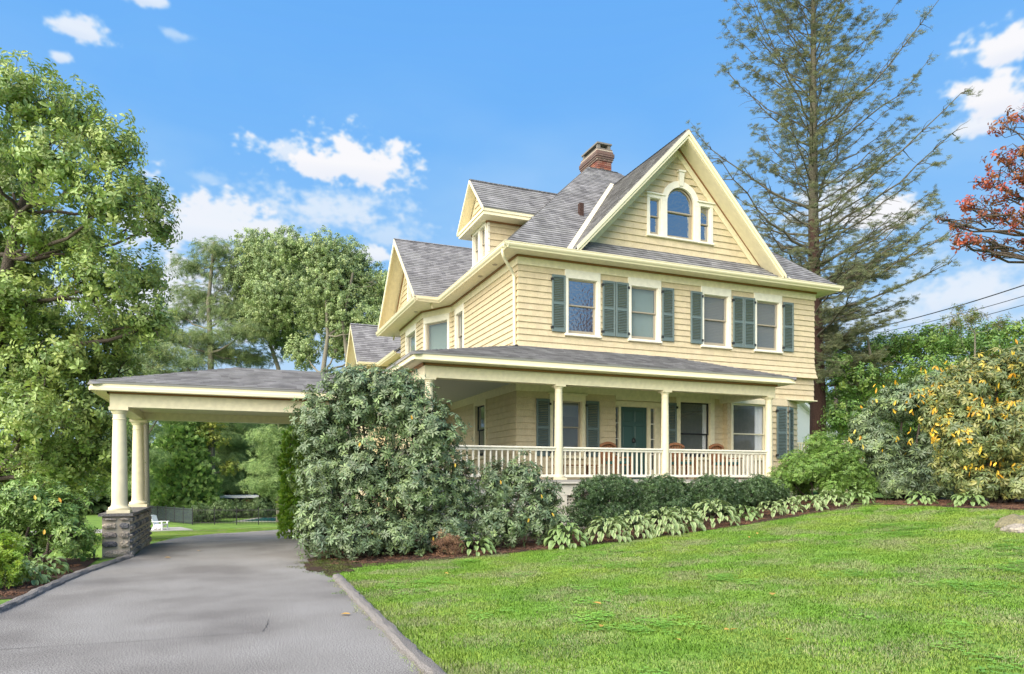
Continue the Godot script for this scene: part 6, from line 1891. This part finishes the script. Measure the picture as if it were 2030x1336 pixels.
func curb(line: Array, shift: float, label: String) -> void:
	var mb := MB.new()
	var pts := []
	for i in line.size() - 1:
		for s in 24:
			pts.append(smooth_at(line, i, s / 24.0))
	pts.append(Vector2(line[-1][0], line[-1][1]))
	var prof := [[-0.085, -0.02], [-0.075, 0.045], [-0.045, 0.07], [0.0, 0.078], [0.045, 0.068], [0.07, 0.04], [0.085, -0.02]]
	var f := FastNoiseLite.new()
	f.seed = 4; f.frequency = 1.5
	var rows := []
	for i in pts.size():
		var d: Vector2 = (pts[mini(i + 1, pts.size() - 1)] - pts[maxi(i - 1, 0)]).normalized()
		var n := Vector2(-d.y, d.x)
		var row := []
		for p in prof:
			var w: float = p[0] + shift + 0.035 * f.get_noise_2d(pts[i].y * 3.0, p[0] * 9.0)
			var q: Vector2 = pts[i] + n * w * 1.0
			row.append(Vector3(q.x, gy(pts[i].x, pts[i].y) + p[1] * (1.0 + 0.3 * f.get_noise_2d(pts[i].y * 5.0, p[0] * 20.0 + 7.0)), q.y))
		rows.append(row)
	for i in rows.size() - 1:
		for j in prof.size() - 1:
			mb.quad(rows[i][j], rows[i][j + 1], rows[i + 1][j + 1], rows[i + 1][j])
	for e in [0, rows.size() - 1]:
		for j in range(1, prof.size() - 1):
			mb.tri(rows[e][0], rows[e][j], rows[e][j + 1])
	struct(tag(put("curb", mb.mesh(), M.curb_asphalt, self), label, "curb"))

func mulch_chips() -> void:
	var mb := MB.new()
	for i in 40:
		var p := Vector3(rng.randf_range(-0.16, 0.16), rng.randf_range(0.0, 0.02), rng.randf_range(-0.16, 0.16))
		var g := rng.randf_range(0.5, 1.0)
		mb.col = Color(g, g * 0.95, g * 0.9)
		mb.box(Vector3(-0.02, -0.004, -0.005), Vector3(0.02, 0.004, 0.005), Transform3D(Basis.from_euler(Vector3(rng.randf_range(-0.5, 0.5), rng.randf() * TAU, rng.randf_range(-0.5, 0.5))).scaled(Vector3.ONE * rng.randf_range(0.6, 1.3)), p))
	var m := mb.mesh()
	var xf := []
	var cs := PackedColorArray()
	for i in 900:
		var x := 0.0
		var z := 0.0
		if i % 4 == 0:
			x = rng.randf_range(15.7, 18.5); z = rng.randf_range(-16.0, -8.5)
		elif i % 9 == 1:
			x = rng.randf_range(-4.0, -2.6); z = rng.randf_range(-16.4, -11.6)
		else:
			x = rng.randf_range(1.9, 15.4); z = rng.randf_range(-16.0, -13.45)
			if x < 3.0: z = minf(z, -13.15)
		xf.append(Transform3D(Basis(Vector3.UP, rng.randf() * TAU), Vector3(x, gy(x, z) + 0.014, z)))
		cs.append(pick([Color(0.13, 0.07, 0.045), Color(0.19, 0.10, 0.06), Color(0.10, 0.06, 0.045)]))
	tag(many("mulch", m, M.chip, self, xf, cs), "loose brown bark mulch lying on the beds", "mulch")

func moss_patch() -> void:
	var mb := MB.new()
	var f := FastNoiseLite.new()
	f.seed = 6; f.frequency = 1.4
	var c := Vector3(1.72, 0, -13.4)
	var k := 40
	var rim := []
	for i in k:
		var a := TAU * i / k
		var r := 1.0 + 0.5 * f.get_noise_2d(cos(a) * 2.0, sin(a) * 2.0)
		rim.append(Vector3(c.x + cos(a) * 0.38 * r, 0.0225 + maxf(gy(c.x + cos(a) * 0.38 * r, c.z) - 0.0, 0.0), c.z + sin(a) * 1.3 * r))
	for i in k:
		mb.tri(Vector3(c.x, 0.024, c.z), rim[(i + 1) % k], rim[i])
	struct(tag(put("dirt_edge", mb.mesh(), M.mulch, self), "patch of dirt and moss where the drive's right edge crumbles into the bed", "dirt"))
	var xf := []
	var cs := PackedColorArray()
	var t := blades(77, 60, 0.12, 0.035)
	for i in 70:
		var x := c.x + rng.randfn() * 0.25
		var z := c.z + rng.randfn() * 0.7
		xf.append(Transform3D(Basis(Vector3.UP, rng.randf() * TAU), Vector3(x, maxf(gy(x, z), 0.0) + 0.02, z)))
		cs.append(pick([Color(0.13, 0.2, 0.03), Color(0.2, 0.22, 0.05)]))
	tag(many("moss_tufts", t, M.blade, self, xf, cs), "small tufts of moss and weeds on the crumbled drive edge", "weeds")

func blades(sd: int, n: int, half: float, h: float) -> ArrayMesh:
	var r := RandomNumberGenerator.new()
	r.seed = sd
	var mb := MB.new()
	for i in n:
		var p := Vector3(r.randf_range(-half, half), -0.005, r.randf_range(-half, half))
		var a := r.randf() * TAU
		var s := Vector3(cos(a), 0, sin(a)) * r.randf_range(0.0016, 0.0032)
		var lean := Vector3(r.randfn(), 0, r.randfn()) * 0.45
		var l := h * r.randf_range(0.5, 1.25)
		var m := p + Vector3(lean.x * 0.35, 1.0, lean.z * 0.35) * l * 0.55
		var e := p + Vector3(lean.x, 0.95, lean.z) * l
		mb.col = shade(r, 0.3) if r.randf() > 0.06 else Color(1.6, 1.2, 1.3)
		var nn := Vector3(lean.x * 0.4, 1, lean.z * 0.4).normalized()  # blades take light like the sward they stand in
		var k := mb.v.size()
		for q in [p - s, p + s, m + s * 0.8, m - s * 0.8, e]:
			mb.v.append(q); mb.n.append(nn); mb.c.append(mb.col)
		for q in [0, 1, 2, 0, 2, 3, 3, 2, 4]:
			mb.ix.append(k + q)
	return mb.mesh()

func grass() -> void:
	var f := FastNoiseLite.new()
	f.seed = 21; f.frequency = 0.35; f.fractal_octaves = 4
	var f2 := FastNoiseLite.new()
	f2.seed = 22; f2.frequency = 1.1; f2.fractal_octaves = 3
	var ms := []
	for i in 4:
		ms.append(blades(200 + i, 720, 0.26, 0.034))
	var xf := [[], [], [], []]
	var cs := [PackedColorArray(), PackedColorArray(), PackedColorArray(), PackedColorArray()]
	var sow := func(x: float, z: float, tall: float) -> void:
		var k := rng.randi() % 4
		var up := gn(x, z)
		var b := Basis(Vector3.RIGHT.cross(up).cross(up) * -1.0, up, Vector3.RIGHT.cross(up))
		b = Basis(up.cross(Vector3.BACK).normalized(), up, up.cross(Vector3.BACK).normalized().cross(up)) * Basis(Vector3.UP, rng.randf() * TAU)
		xf[k].append(Transform3D(b.scaled_local(Vector3(1, tall, 1)), Vector3(x, gy(x, z), z)))
		var n := f.get_noise_2d(x, z)
		var c := Color(0.30, 0.56, 0.065).lerp(Color(0.46, 0.63, 0.105), clampf(n * 2.4 + 0.5, 0.0, 1.0))
		var dry := clampf((f2.get_noise_2d(x * 0.6 - z * 0.4, z * 1.6) - 0.06) * 3.6, 0.0, 0.85)
		cs[k].append(c.lerp(Color(0.58, 0.56, 0.34), dry) * rng.randf_range(0.84, 1.12))
	var z := -2.0
	while z > -13.3:
		var x := 1.8
		while x < 15.7:
			var px := x + rng.randf_range(-0.1, 0.1)
			var pz := z + rng.randf_range(-0.1, 0.1)
			var dep := 0.3757 * px - 0.9267 * pz
			var lat := 0.9267 * px + 0.3757 * pz
			if dep > 3.2 and lat < dep * 0.80 + 1.0 and lat > -dep * 0.8 and px < 15.45 and not (pz < -12.75 and px < 2.4):
				sow.call(px, pz, clampf(rng.randf_range(0.8, 1.2), 0.5, 1.3))
			x += 0.36
		z -= 0.36
	z = -5.0
	while z > -11.5:
		var x := -6.0
		while x < -2.5:
			var edge := -2.57 + (z + 10.3) * -0.115
			if x < edge - 0.38: sow.call(x + rng.randf_range(-0.1, 0.1), z, 1.0)
			x += 0.4
		z -= 0.4
	z = -20.5
	while z > -53.0:
		var x := -8.0
		while x < 3.0:
			var e := -1.8 if z > -21 else (lerpf(-1.8, -1.1, (-z - 20.7) / 6.3) if z > -27.0 else (lerpf(-1.1, 0.4, (-z - 27.0) / 9.0) if z > -36.0 else lerpf(0.4, 3.0, (-z - 36.0) / 11.5)))
			if x < e - 0.35 and not (z < -50.4 and z > -54.0 and x < -1.8):
				sow.call(x, z + rng.randf_range(-0.15, 0.15), 1.1)
			x += 0.55
		z -= 0.55
	z = 0.0
	while z > -12.2:  # longer unmown grass along the curb
		sow.call(1.86 + rng.randf_range(-0.05, 0.08), z, rng.randf_range(1.2, 1.9)); z -= 0.3
	clover()
	for k in 4:
		tag(many("grass", ms[k], M.blade, self, xf[k], cs[k]), "short mown grass blades covering the lawn", "grass", "lawn grass")

func clover() -> void:
	var f := FastNoiseLite.new()
	f.seed = 31; f.frequency = 0.5
	var mb := MB.new()
	for i in 16:
		var a := i * 2.4
		var r := 0.03 + 0.09 * sqrt(i / 16.0)
		var c := Vector3(cos(a) * r, 0.022 + 0.010 * sin(i * 1.7), sin(a) * r)
		mb.col = Color(0.85 + 0.15 * sin(i * 3.1), 1.0, 0.8)
		for j in 3:
			var b := a + j * TAU / 3.0
			leaf_into(mb, c, Vector3(cos(b), 0.25, sin(b)).normalized(), Vector3.UP, 0.026, 0.02, 0.1, 0.2)
	var m := mb.mesh()
	var xf := []
	var cs := PackedColorArray()
	for i in 5200:
		var x := rng.randf_range(2.1, 15.0)
		var z := rng.randf_range(-13.0, -2.5)
		if f.get_noise_2d(x, z) + rng.randf_range(-0.15, 0.15) < 0.36: continue
		xf.append(Transform3D(Basis(Vector3.UP, rng.randf() * TAU).scaled(Vector3.ONE * rng.randf_range(0.7, 1.3)), Vector3(x, gy(x, z), z)))
		cs.append(pick([Color(0.24, 0.43, 0.075), Color(0.29, 0.48, 0.09), Color(0.20, 0.36, 0.065)]))
	tag(many("clover", m, M.leaf, self, xf, cs), "patches of low clover growing in the lawn", "clover")

# ---------------------------------------------------------------- smaller things
func chair_shape(called: String, label: String, at: Vector3, turn: float) -> void:
	var T := thing(called, label, "chair", at, "wooden chairs on the porch", turn)
	var mb := MB.new()
	for s in [-1.0, 1.0]:
		for zz in [-0.24, 0.24]:
			mb = MB.new()
			mb.box(Vector3(s * 0.29 - 0.025, 0.02, zz - 0.025), Vector3(s * 0.29 + 0.025, 0.62 if zz > 0 else 0.5, zz + 0.025))
			put("leg", mb.mesh(), M.wood, T)
		mb = MB.new()
		mb.bevel_box(Vector3(s * 0.29 - 0.05, 0.62, -0.28), Vector3(s * 0.29 + 0.05, 0.65, 0.32), 0.01)
		put("arm", mb.mesh(), M.wood, T)
	mb = MB.new()
	for i in 6:
		mb.box(Vector3(-0.27, 0.40, -0.26 + i * 0.09), Vector3(0.27, 0.43, -0.18 + i * 0.09))
	put("seat", mb.mesh(), M.wood, T)
	mb = MB.new()
	mb.bevel_box(Vector3(-0.25, 0.431, -0.22), Vector3(0.25, 0.52, 0.26), 0.03)
	put("cushion", mb.mesh(), M.cushion, T)
	for i in 7:
		mb = MB.new()
		var x := -0.24 + i * 0.08
		mb.box(Vector3(x - 0.028, 0.44, -0.31), Vector3(x + 0.028, 1.0 + 0.09 * (1.0 - pow(x / 0.27, 2.0)), -0.28), Transform3D(Basis(Vector3.RIGHT, -0.12), Vector3(0, 0.04, -0.04)))
		put("slat", mb.mesh(), M.wood, T)
	mb = MB.new()  # arched top rail
	for i in 10:
		var a := lerpf(-0.29, 0.29, i / 10.0)
		var b := lerpf(-0.29, 0.29, (i + 1) / 10.0)
		var ya := 1.0 + 0.10 * (1.0 - pow(a / 0.29, 2.0))
		var yb := 1.0 + 0.10 * (1.0 - pow(b / 0.29, 2.0))
		mb.hexa([Vector3(a, ya - 0.07, -0.37), Vector3(b, yb - 0.07, -0.37), Vector3(b, yb - 0.07, -0.41), Vector3(a, ya - 0.07, -0.41), Vector3(a, ya, -0.375), Vector3(b, yb, -0.375), Vector3(b, yb, -0.415), Vector3(a, ya, -0.415)])
	put("top_rail", mb.mesh(), M.wood, T)

func small_things() -> void:
	chair_shape("porch_chair", "brown wooden armchair with green cushion before the front door", Vector3(10.35, 1.60, -17.5), 0.2)
	chair_shape("porch_chair", "brown arch-backed armchair between the door and the right column, its top above the rail", Vector3(12.35, 1.60, -17.2), -0.1)
	chair_shape("porch_chair", "brown arch-backed armchair before the right-hand bay, its top above the rail", Vector3(13.95, 1.60, -17.2), 0.15)
	var T := thing("low_table", "low slatted brown wooden table behind the middle railing bay", "table", Vector3(8.95, 1.60, -17.4), "")
	for s in [[-0.5, -0.25], [0.5, -0.25], [-0.5, 0.25], [0.5, 0.25]]:
		var m := MB.new()
		m.box(Vector3(s[0] - 0.03, 0.0, s[1] - 0.03), Vector3(s[0] + 0.03, 0.38, s[1] + 0.03))
		put("leg", m.mesh(), M.wood, T)
	for i in 6:
		var m := MB.new()
		m.bevel_box(Vector3(-0.58, 0.381, -0.31 + i * 0.105), Vector3(0.58, 0.41, -0.215 + i * 0.105), 0.006)
		put("slat", m.mesh(), M.wood, T)
	# side deck with its railing
	T = thing("side_deck", "cream railing of a small deck behind the azalea", "deck", Vector3(19.5, 1.0, -20.0))
	var m := MB.new()
	var z := -19.4
	while z > -23.0:
		m.box(Vector3(17.7, 2.02, z - 0.13), Vector3(21.4, 2.06, z)); z -= 0.14
	wput("decking", m, M.trim, T)
	m = MB.new()
	m.box(Vector3(17.7, 1.2, -19.46), Vector3(21.4, 2.0, -19.42))
	wput("skirt", m, M.trim, T)
	for x in [18.2, 21.3]:
		m = MB.new()
		m.box(Vector3(x - 0.07, 0.6, -19.54), Vector3(x + 0.07, 3.0, -19.40)); m.box(Vector3(x - 0.1, 3.0, -19.57), Vector3(x + 0.1, 3.04, -19.37))
		wput("post", m, M.trim, T)
	m = MB.new()
	m.box(Vector3(18.27, 2.86, -19.51), Vector3(21.23, 2.92, -19.43))
	wput("top_rail", m, M.trim, T)
	m = MB.new()
	m.box(Vector3(18.27, 2.15, -19.50), Vector3(21.23, 2.2, -19.44))
	wput("bottom_rail", m, M.trim, T)
	m = MB.new()
	m.box(Vector3(-0.02, 0, -0.02), Vector3(0.02, 0.66, 0.02))
	var bal := m.mesh()
	for i in 24:
		put("baluster", bal, M.trim, T, Transform3D(Basis(), Vector3(18.34 + i * 0.122, 2.2, -19.47) - T.position))
	# stones at the lawn's right edge
	for s in [[Vector3(13.05, gy(13.05, -8.2), -8.2), 0.24, "pale flat stone at the lawn's right edge, in front"], [Vector3(13.5, gy(13.5, -8.5), -8.5), 0.36, "mossy taller stone at the lawn's right edge, behind the pale one"]]:
		m = MB.new()
		var f := FastNoiseLite.new()
		f.seed = 3 + int(s[1] * 100); f.frequency = 1.2
		var rings := 7
		var segs := 12
		var grid := []
		for i in rings + 1:
			var row := []
			for j in segs:
				var a := TAU * j / segs
				var e := lerpf(-0.3, PI / 2, float(i) / rings)
				var d := Vector3(cos(a) * cos(e), sin(e) * 0.55, sin(a) * cos(e))
				row.append(d * s[1] * (1.0 + 0.35 * f.get_noise_3d(d.x * 1.6, d.y * 2.0, d.z * 1.6)))
			grid.append(row)
		m.col = Color(0.40, 0.38, 0.33) if s[1] < 0.3 else Color(0.26, 0.25, 0.15)
		for i in rings:
			for j in segs:
				m.quad(grid[i][j], grid[i + 1][j], grid[i + 1][(j + 1) % segs], grid[i][(j + 1) % segs])
		var st := put("garden_stone", m.mesh(), M.stone, self, Transform3D(Basis(), s[0]))
		tag(st, s[2], "stone", "garden stones")
	# fallen leaves
	var lm := MB.new()
	lm.col = Color(0.55, 0.33, 0.08)
	leaf_into(lm, Vector3(-0.06, 0.012, 0), Vector3.RIGHT, Vector3.UP, 0.13, 0.075, 0.05, 0.3)
	var lmesh := lm.mesh()
	var words := ["yellow fallen leaf on the drive near the stone pier", "fallen leaf on the drive further under the carport", "fallen leaf near the drive's right curb in the foreground", "orange fallen leaf in the middle of the lawn", "fallen leaf on the lawn near the drive's curb"]
	var where := [Vector2(-1.12, -15.87), Vector2(-0.57, -17.11), Vector2(1.31, -8.49), Vector2(6.3, -6.9), Vector2(4.2, -7.6)]
	for i in where.size():
		var p: Vector2 = where[i]
		var lf := put("fallen_leaf", lmesh, M.leaf, self, Transform3D(Basis(Vector3.UP, i * 1.3), Vector3(p.x, gy(p.x, p.y) + (0.02 if p.x < 1.7 else 0.05), p.y)))
		tag(lf, words[i], "leaf", "fallen leaves")
	for i in 12:
		var px := rng.randf_range(2.6, 13.0)
		var pz := rng.randf_range(-12.5, -5.0)
		var lf := put("fallen_leaf", lmesh, M.leaf, self, Transform3D(Basis.from_euler(Vector3(rng.randf_range(-0.3, 0.3), rng.randf() * TAU, rng.randf_range(-0.3, 0.3))).scaled(Vector3.ONE * rng.randf_range(0.4, 0.75)), Vector3(px, gy(px, pz) + 0.045, pz)))
		tag(lf, "small brown fallen leaf scattered among the lawn grass", "leaf", "small fallen leaves on the lawn")
	pool_side()
	# neighbour's white house
	T = thing("neighbour_house", "white neighbouring house glimpsed between the bay's shutter and the conifer trunk", "house", Vector3(34.5, 1.0, -38.0))
	m = MB.new()
	m.box(Vector3(31.0, 0.8, -42.0), Vector3(38.0, 4.6, -36.0))
	m.prism(PackedVector3Array([Vector3(31.0, 4.6, -36.0), Vector3(38.0, 4.6, -36.0), Vector3(34.5, 7.0, -36.0)]), Vector3(0, 0, -6.0))
	wput("wall", m, M.white_paint, T)
	for s in [-1.0, 1.0]:
		m = MB.new()
		m.hexa([Vector3(34.5 + minf(s * 4.0, 0), 4.25 if s < 0 else 7.02, -35.6), Vector3(34.5 + maxf(s * 4.0, 0), 7.02 if s < 0 else 4.25, -35.6), Vector3(34.5 + maxf(s * 4.0, 0), 7.02 if s < 0 else 4.25, -42.4), Vector3(34.5 + minf(s * 4.0, 0), 4.25 if s < 0 else 7.02, -42.4),
			Vector3(34.5 + minf(s * 4.0, 0), 4.42 if s < 0 else 7.2, -35.6), Vector3(34.5 + maxf(s * 4.0, 0), 7.2 if s < 0 else 4.42, -35.6), Vector3(34.5 + maxf(s * 4.0, 0), 7.2 if s < 0 else 4.42, -42.4), Vector3(34.5 + minf(s * 4.0, 0), 4.42 if s < 0 else 7.2, -42.4)])
		wput("roof", m, M.white_paint, T)
	for x in [32.0, 33.6]:
		m = MB.new()
		m.box(Vector3(x, 1.9, -35.999), Vector3(x + 0.8, 3.4, -35.95))
		var w := wput("window", m, M.white_paint, T)
		m = MB.new()
		m.box(Vector3(x + 0.08, 1.98, -35.949), Vector3(x + 0.72, 3.32, -35.94))
		wput("pane", m, M.dark, w)
	# overhead wires between a pole hidden in the trees and one beyond the frame
	T = thing("utility_pole", "wooden utility pole behind the trees that carries the overhead wires", "pole", Vector3(41.0, 1.2, -38.5))
	m = MB.new()
	m.tube(PackedVector3Array([Vector3(41.0, 1.0, -38.5), Vector3(41.0, 12.9, -38.5)]), PackedFloat32Array([0.16, 0.11]), 10)
	wput("post", m, M.bark, T)
	m = MB.new()
	m.box(Vector3(40.2, 11.9, -38.55), Vector3(41.8, 12.02, -38.38))
	wput("crossarm", m, M.bark, T)
	var ends := [[Vector3(40.9, 12.0, -38.4), Vector3(30.6, 10.25, -14.0), 0.026, "thickest of the three overhead wires, uppermost"], [Vector3(41.0, 11.7, -38.4), Vector3(30.8, 9.75, -14.0), 0.016, "middle overhead wire between the other two"], [Vector3(41.0, 11.3, -38.4), Vector3(30.8, 9.35, -14.0), 0.016, "lowest of the three overhead wires"]]
	for e in ends:
		m = MB.new()
		var c := curve(e[0], e[1], Vector3(0, -0.45, 0), 20)
		m.tube(c, taper(21, e[2], e[2]), 6)
		tag(put("overhead_wire", m.mesh(), M.wire, self), e[3], "wire", "overhead wires")
	T = thing("utility_pole", "wooden utility pole beyond the frame at the wires' near end", "pole", Vector3(30.7, 1.2, -14.0))
	m = MB.new()
	m.tube(PackedVector3Array([Vector3(30.7, 0.9, -14.0), Vector3(30.7, 10.6, -14.0)]), PackedFloat32Array([0.16, 0.12]), 10)
	wput("post", m, M.bark, T)

func pool_side() -> void:
	# fence: a screened stretch coming towards the viewer, then an open stretch across
	var A := Vector3(-7.5, 0, -69.8)
	var B := Vector3(-2.44, 0, -59.25)
	var C := Vector3(8.5, 0, -54.8)
	var T := thing("pool_fence", "black metal picket fence before the pool, its left stretch hung with dark mesh", "fence", Vector3(-2.44, -1.97, -59.25))
	var m := MB.new()
	var picket := MB.new()
	picket.box(Vector3(-0.011, 0.05, -0.011), Vector3(0.011, 1.22, 0.011))
	var pm := picket.mesh()
	m.box(Vector3(-0.035, 0, -0.035), Vector3(0.035, 1.32, 0.035)); m.box(Vector3(-0.05, 1.32, -0.05), Vector3(0.05, 1.35, 0.05))
	var post := m.mesh()
	for run in [[A, B, 7, true], [B, C, 7, false]]:
		var a: Vector3 = run[0]
		var b: Vector3 = run[1]
		var g := func(p: Vector3) -> Vector3: return Vector3(p.x, gy(p.x, p.z), p.z)
		for i in int(run[2]) + 1:
			if i == 0 and not run[3]: continue
			put("post", post, M.iron, T, Transform3D(Basis(), g.call(a.lerp(b, float(i) / run[2])) - T.position))
		for i in int(run[2]):
			var p: Vector3 = g.call(a.lerp(b, float(i) / run[2]))
			var q: Vector3 = g.call(a.lerp(b, float(i + 1) / run[2]))
			for h in [0.14, 1.12]:
				m = MB.new()
				m.bar(p + Vector3(0, h, 0), q + Vector3(0, h, 0), 0.03, 0.035)
				wput("rail", m, M.iron, T)
			if run[3]:
				m = MB.new()
				var d := (q - p).normalized()
				m.quad(p + Vector3(0, 0.06, 0) + d * 0.05, q + Vector3(0, 0.06, 0) - d * 0.05, q + Vector3(0, 1.24, 0) - d * 0.05, p + Vector3(0, 1.24, 0) + d * 0.05)
				wput("mesh_screen", m, M.screen, T)
			else:
				for k in range(1, 15):
					put("picket", pm, M.iron, T, Transform3D(Basis(), p.lerp(q, k / 15.0) - T.position))
	m = MB.new()
	var y := gy(4.0, -63.0) + 0.03
	m.quad(Vector3(1.2, y, -62.2), Vector3(8.8, y, -59.2), Vector3(10.6, y, -63.6), Vector3(3.0, y, -66.6))
	struct(tag(put("pool_water", m.mesh(), M.water, self), "turquoise water of the swimming pool behind the fence", "pool"))
	m = MB.new()
	m.prism(PackedVector3Array([Vector3(0.4, y - 0.06, -61.9), Vector3(9.0, y - 0.06, -58.4), Vector3(11.4, y - 0.06, -63.9), Vector3(2.6, y - 0.06, -67.4)]), Vector3(0, 0.05, 0))
	struct(tag(put("pool_deck", m.mesh(), M.concrete, self), "pale paving round the swimming pool", "paving"))
	# patio with a lounge chair
	m = MB.new()
	m.prism(PackedVector3Array([Vector3(-14.0, -1.95, -49.6), Vector3(-2.1, -1.95, -51.6), Vector3(-3.0, -1.95, -54.6), Vector3(-14.0, -1.95, -53.6)]), Vector3(0, 0.14, 0))
	struct(tag(put("patio", m.mesh(), M.concrete, self), "pale stone patio at the far end of the rear lawn", "patio"))
	T = thing("lounge_chair", "white slatted garden armchair on the patio beyond the stone pier", "chair", Vector3(-4.15, -1.81, -52.4), "", -0.5)
	for s in [-1.0, 1.0]:
		m = MB.new()
		m.box(Vector3(0.30, 0, s * 0.30 - 0.03), Vector3(0.38, 0.52, s * 0.30 + 0.03))
		put("leg", m.mesh(), M.white_paint, T)
		m = MB.new()
		m.hexa([Vector3(-0.40, 0.0, s * 0.30 + 0.03), Vector3(-0.28, 0.0, s * 0.30 + 0.03), Vector3(-0.28, 0.0, s * 0.30 - 0.03), Vector3(-0.40, 0.0, s * 0.30 - 0.03), Vector3(-0.22, 0.32, s * 0.30 + 0.03), Vector3(0.38, 0.38, s * 0.30 + 0.03), Vector3(0.38, 0.38, s * 0.30 - 0.03), Vector3(-0.22, 0.32, s * 0.30 - 0.03)])
		put("leg", m.mesh(), M.white_paint, T)
		m = MB.new()
		m.bevel_box(Vector3(-0.35, 0.52, s * 0.34 - 0.07), Vector3(0.45, 0.55, s * 0.34 + 0.07), 0.01)
		put("arm", m.mesh(), M.white_paint, T)
	for i in 6:
		m = MB.new()
		m.box(Vector3(-0.25 + i * 0.11, 0.31 + i * 0.012, -0.28), Vector3(-0.15 + i * 0.11, 0.335 + i * 0.012, 0.28))
		put("slat", m.mesh(), M.white_paint, T)
		m = MB.new()
		var zz := -0.26 + i * 0.105
		m.box(Vector3(-0.012, 0, zz - 0.046), Vector3(0.012, 0.66 + 0.06 * sin((i + 0.5) / 6.0 * PI), zz + 0.046), Transform3D(Basis(Vector3.BACK, 0.35), Vector3(-0.24, 0.30, 0)))
		put("back_slat", m.mesh(), M.white_paint, T)
	# pool house
	T = thing("pool_house", "low dark pool house with a white roof edge among the pines beyond the fence", "shed", Vector3(0.6, -2.0, -72.5))
	m = MB.new()
	m.box(Vector3(-1.2, -2.1, -74.5), Vector3(2.4, -0.25, -71.4))
	wput("wall", m, M.dark, T)
	m = MB.new()
	m.box(Vector3(-1.6, -0.249, -74.9), Vector3(2.8, -0.05, -70.9))
	wput("roof", m, M.white_paint, T)
	m = MB.new()
	m.box(Vector3(1.7, -2.1, -71.39), Vector3(2.3, -0.4, -71.34))
	wput("door", m, M.wood, T)

func _ready() -> void:
	rng.seed = 20
	# camera: eye 1.65 m above the drive, level, the lens shifted up
	var cam := Camera3D.new()
	cam.name = "camera"
	cam.projection = Camera3D.PROJECTION_FRUSTUM
	cam.near = 0.1; cam.far = 900.0
	cam.size = 2.0 * 0.4792 * 0.1
	cam.frustum_offset = Vector2(0.0, 0.2001 * 0.1)
	cam.position = Vector3(0, 1.65, 0)
	cam.rotation.y = -deg_to_rad(22.07)
	add_child(cam)
	cam.current = true
	# sky, sun, exposure
	var sky_m := PanoramaSkyMaterial.new()
	sky_m.panorama = ImageTexture.create_from_image(sky_picture())
	var sky := Sky.new()
	sky.sky_material = sky_m
	var env := Environment.new()
	env.background_mode = Environment.BG_SKY
	env.sky = sky
	env.background_energy_multiplier = 0.43
	env.tonemap_mode = Environment.TONE_MAPPER_LINEAR
	env.tonemap_exposure = 2.3
	env.sdfgi_enabled = true; env.ssao_enabled = true; env.ssil_enabled = true
	var we := WorldEnvironment.new()
	we.name = "world_environment"
	we.environment = env
	add_child(we)
	var sun := DirectionalLight3D.new()
	sun.name = "sun"
	sun.light_color = Color(1.0, 0.955, 0.88)
	sun.light_energy = 1.45
	sun.light_angular_distance = 80.0
	sun.shadow_enabled = true
	add_child(sun)
	sun.look_at_from_position(Vector3(-0.70, 0.60, 0.40), Vector3.ZERO)
	materials()
	var ms := mat("screen", lin(0.03, 0.045, 0.05, 0.8), 0.9)
	ms.transparency = BaseMaterial3D.TRANSPARENCY_ALPHA
	grounds()
	house()
	carport()
	stone_pier()
	greenery()
	small_things()
	street_side()
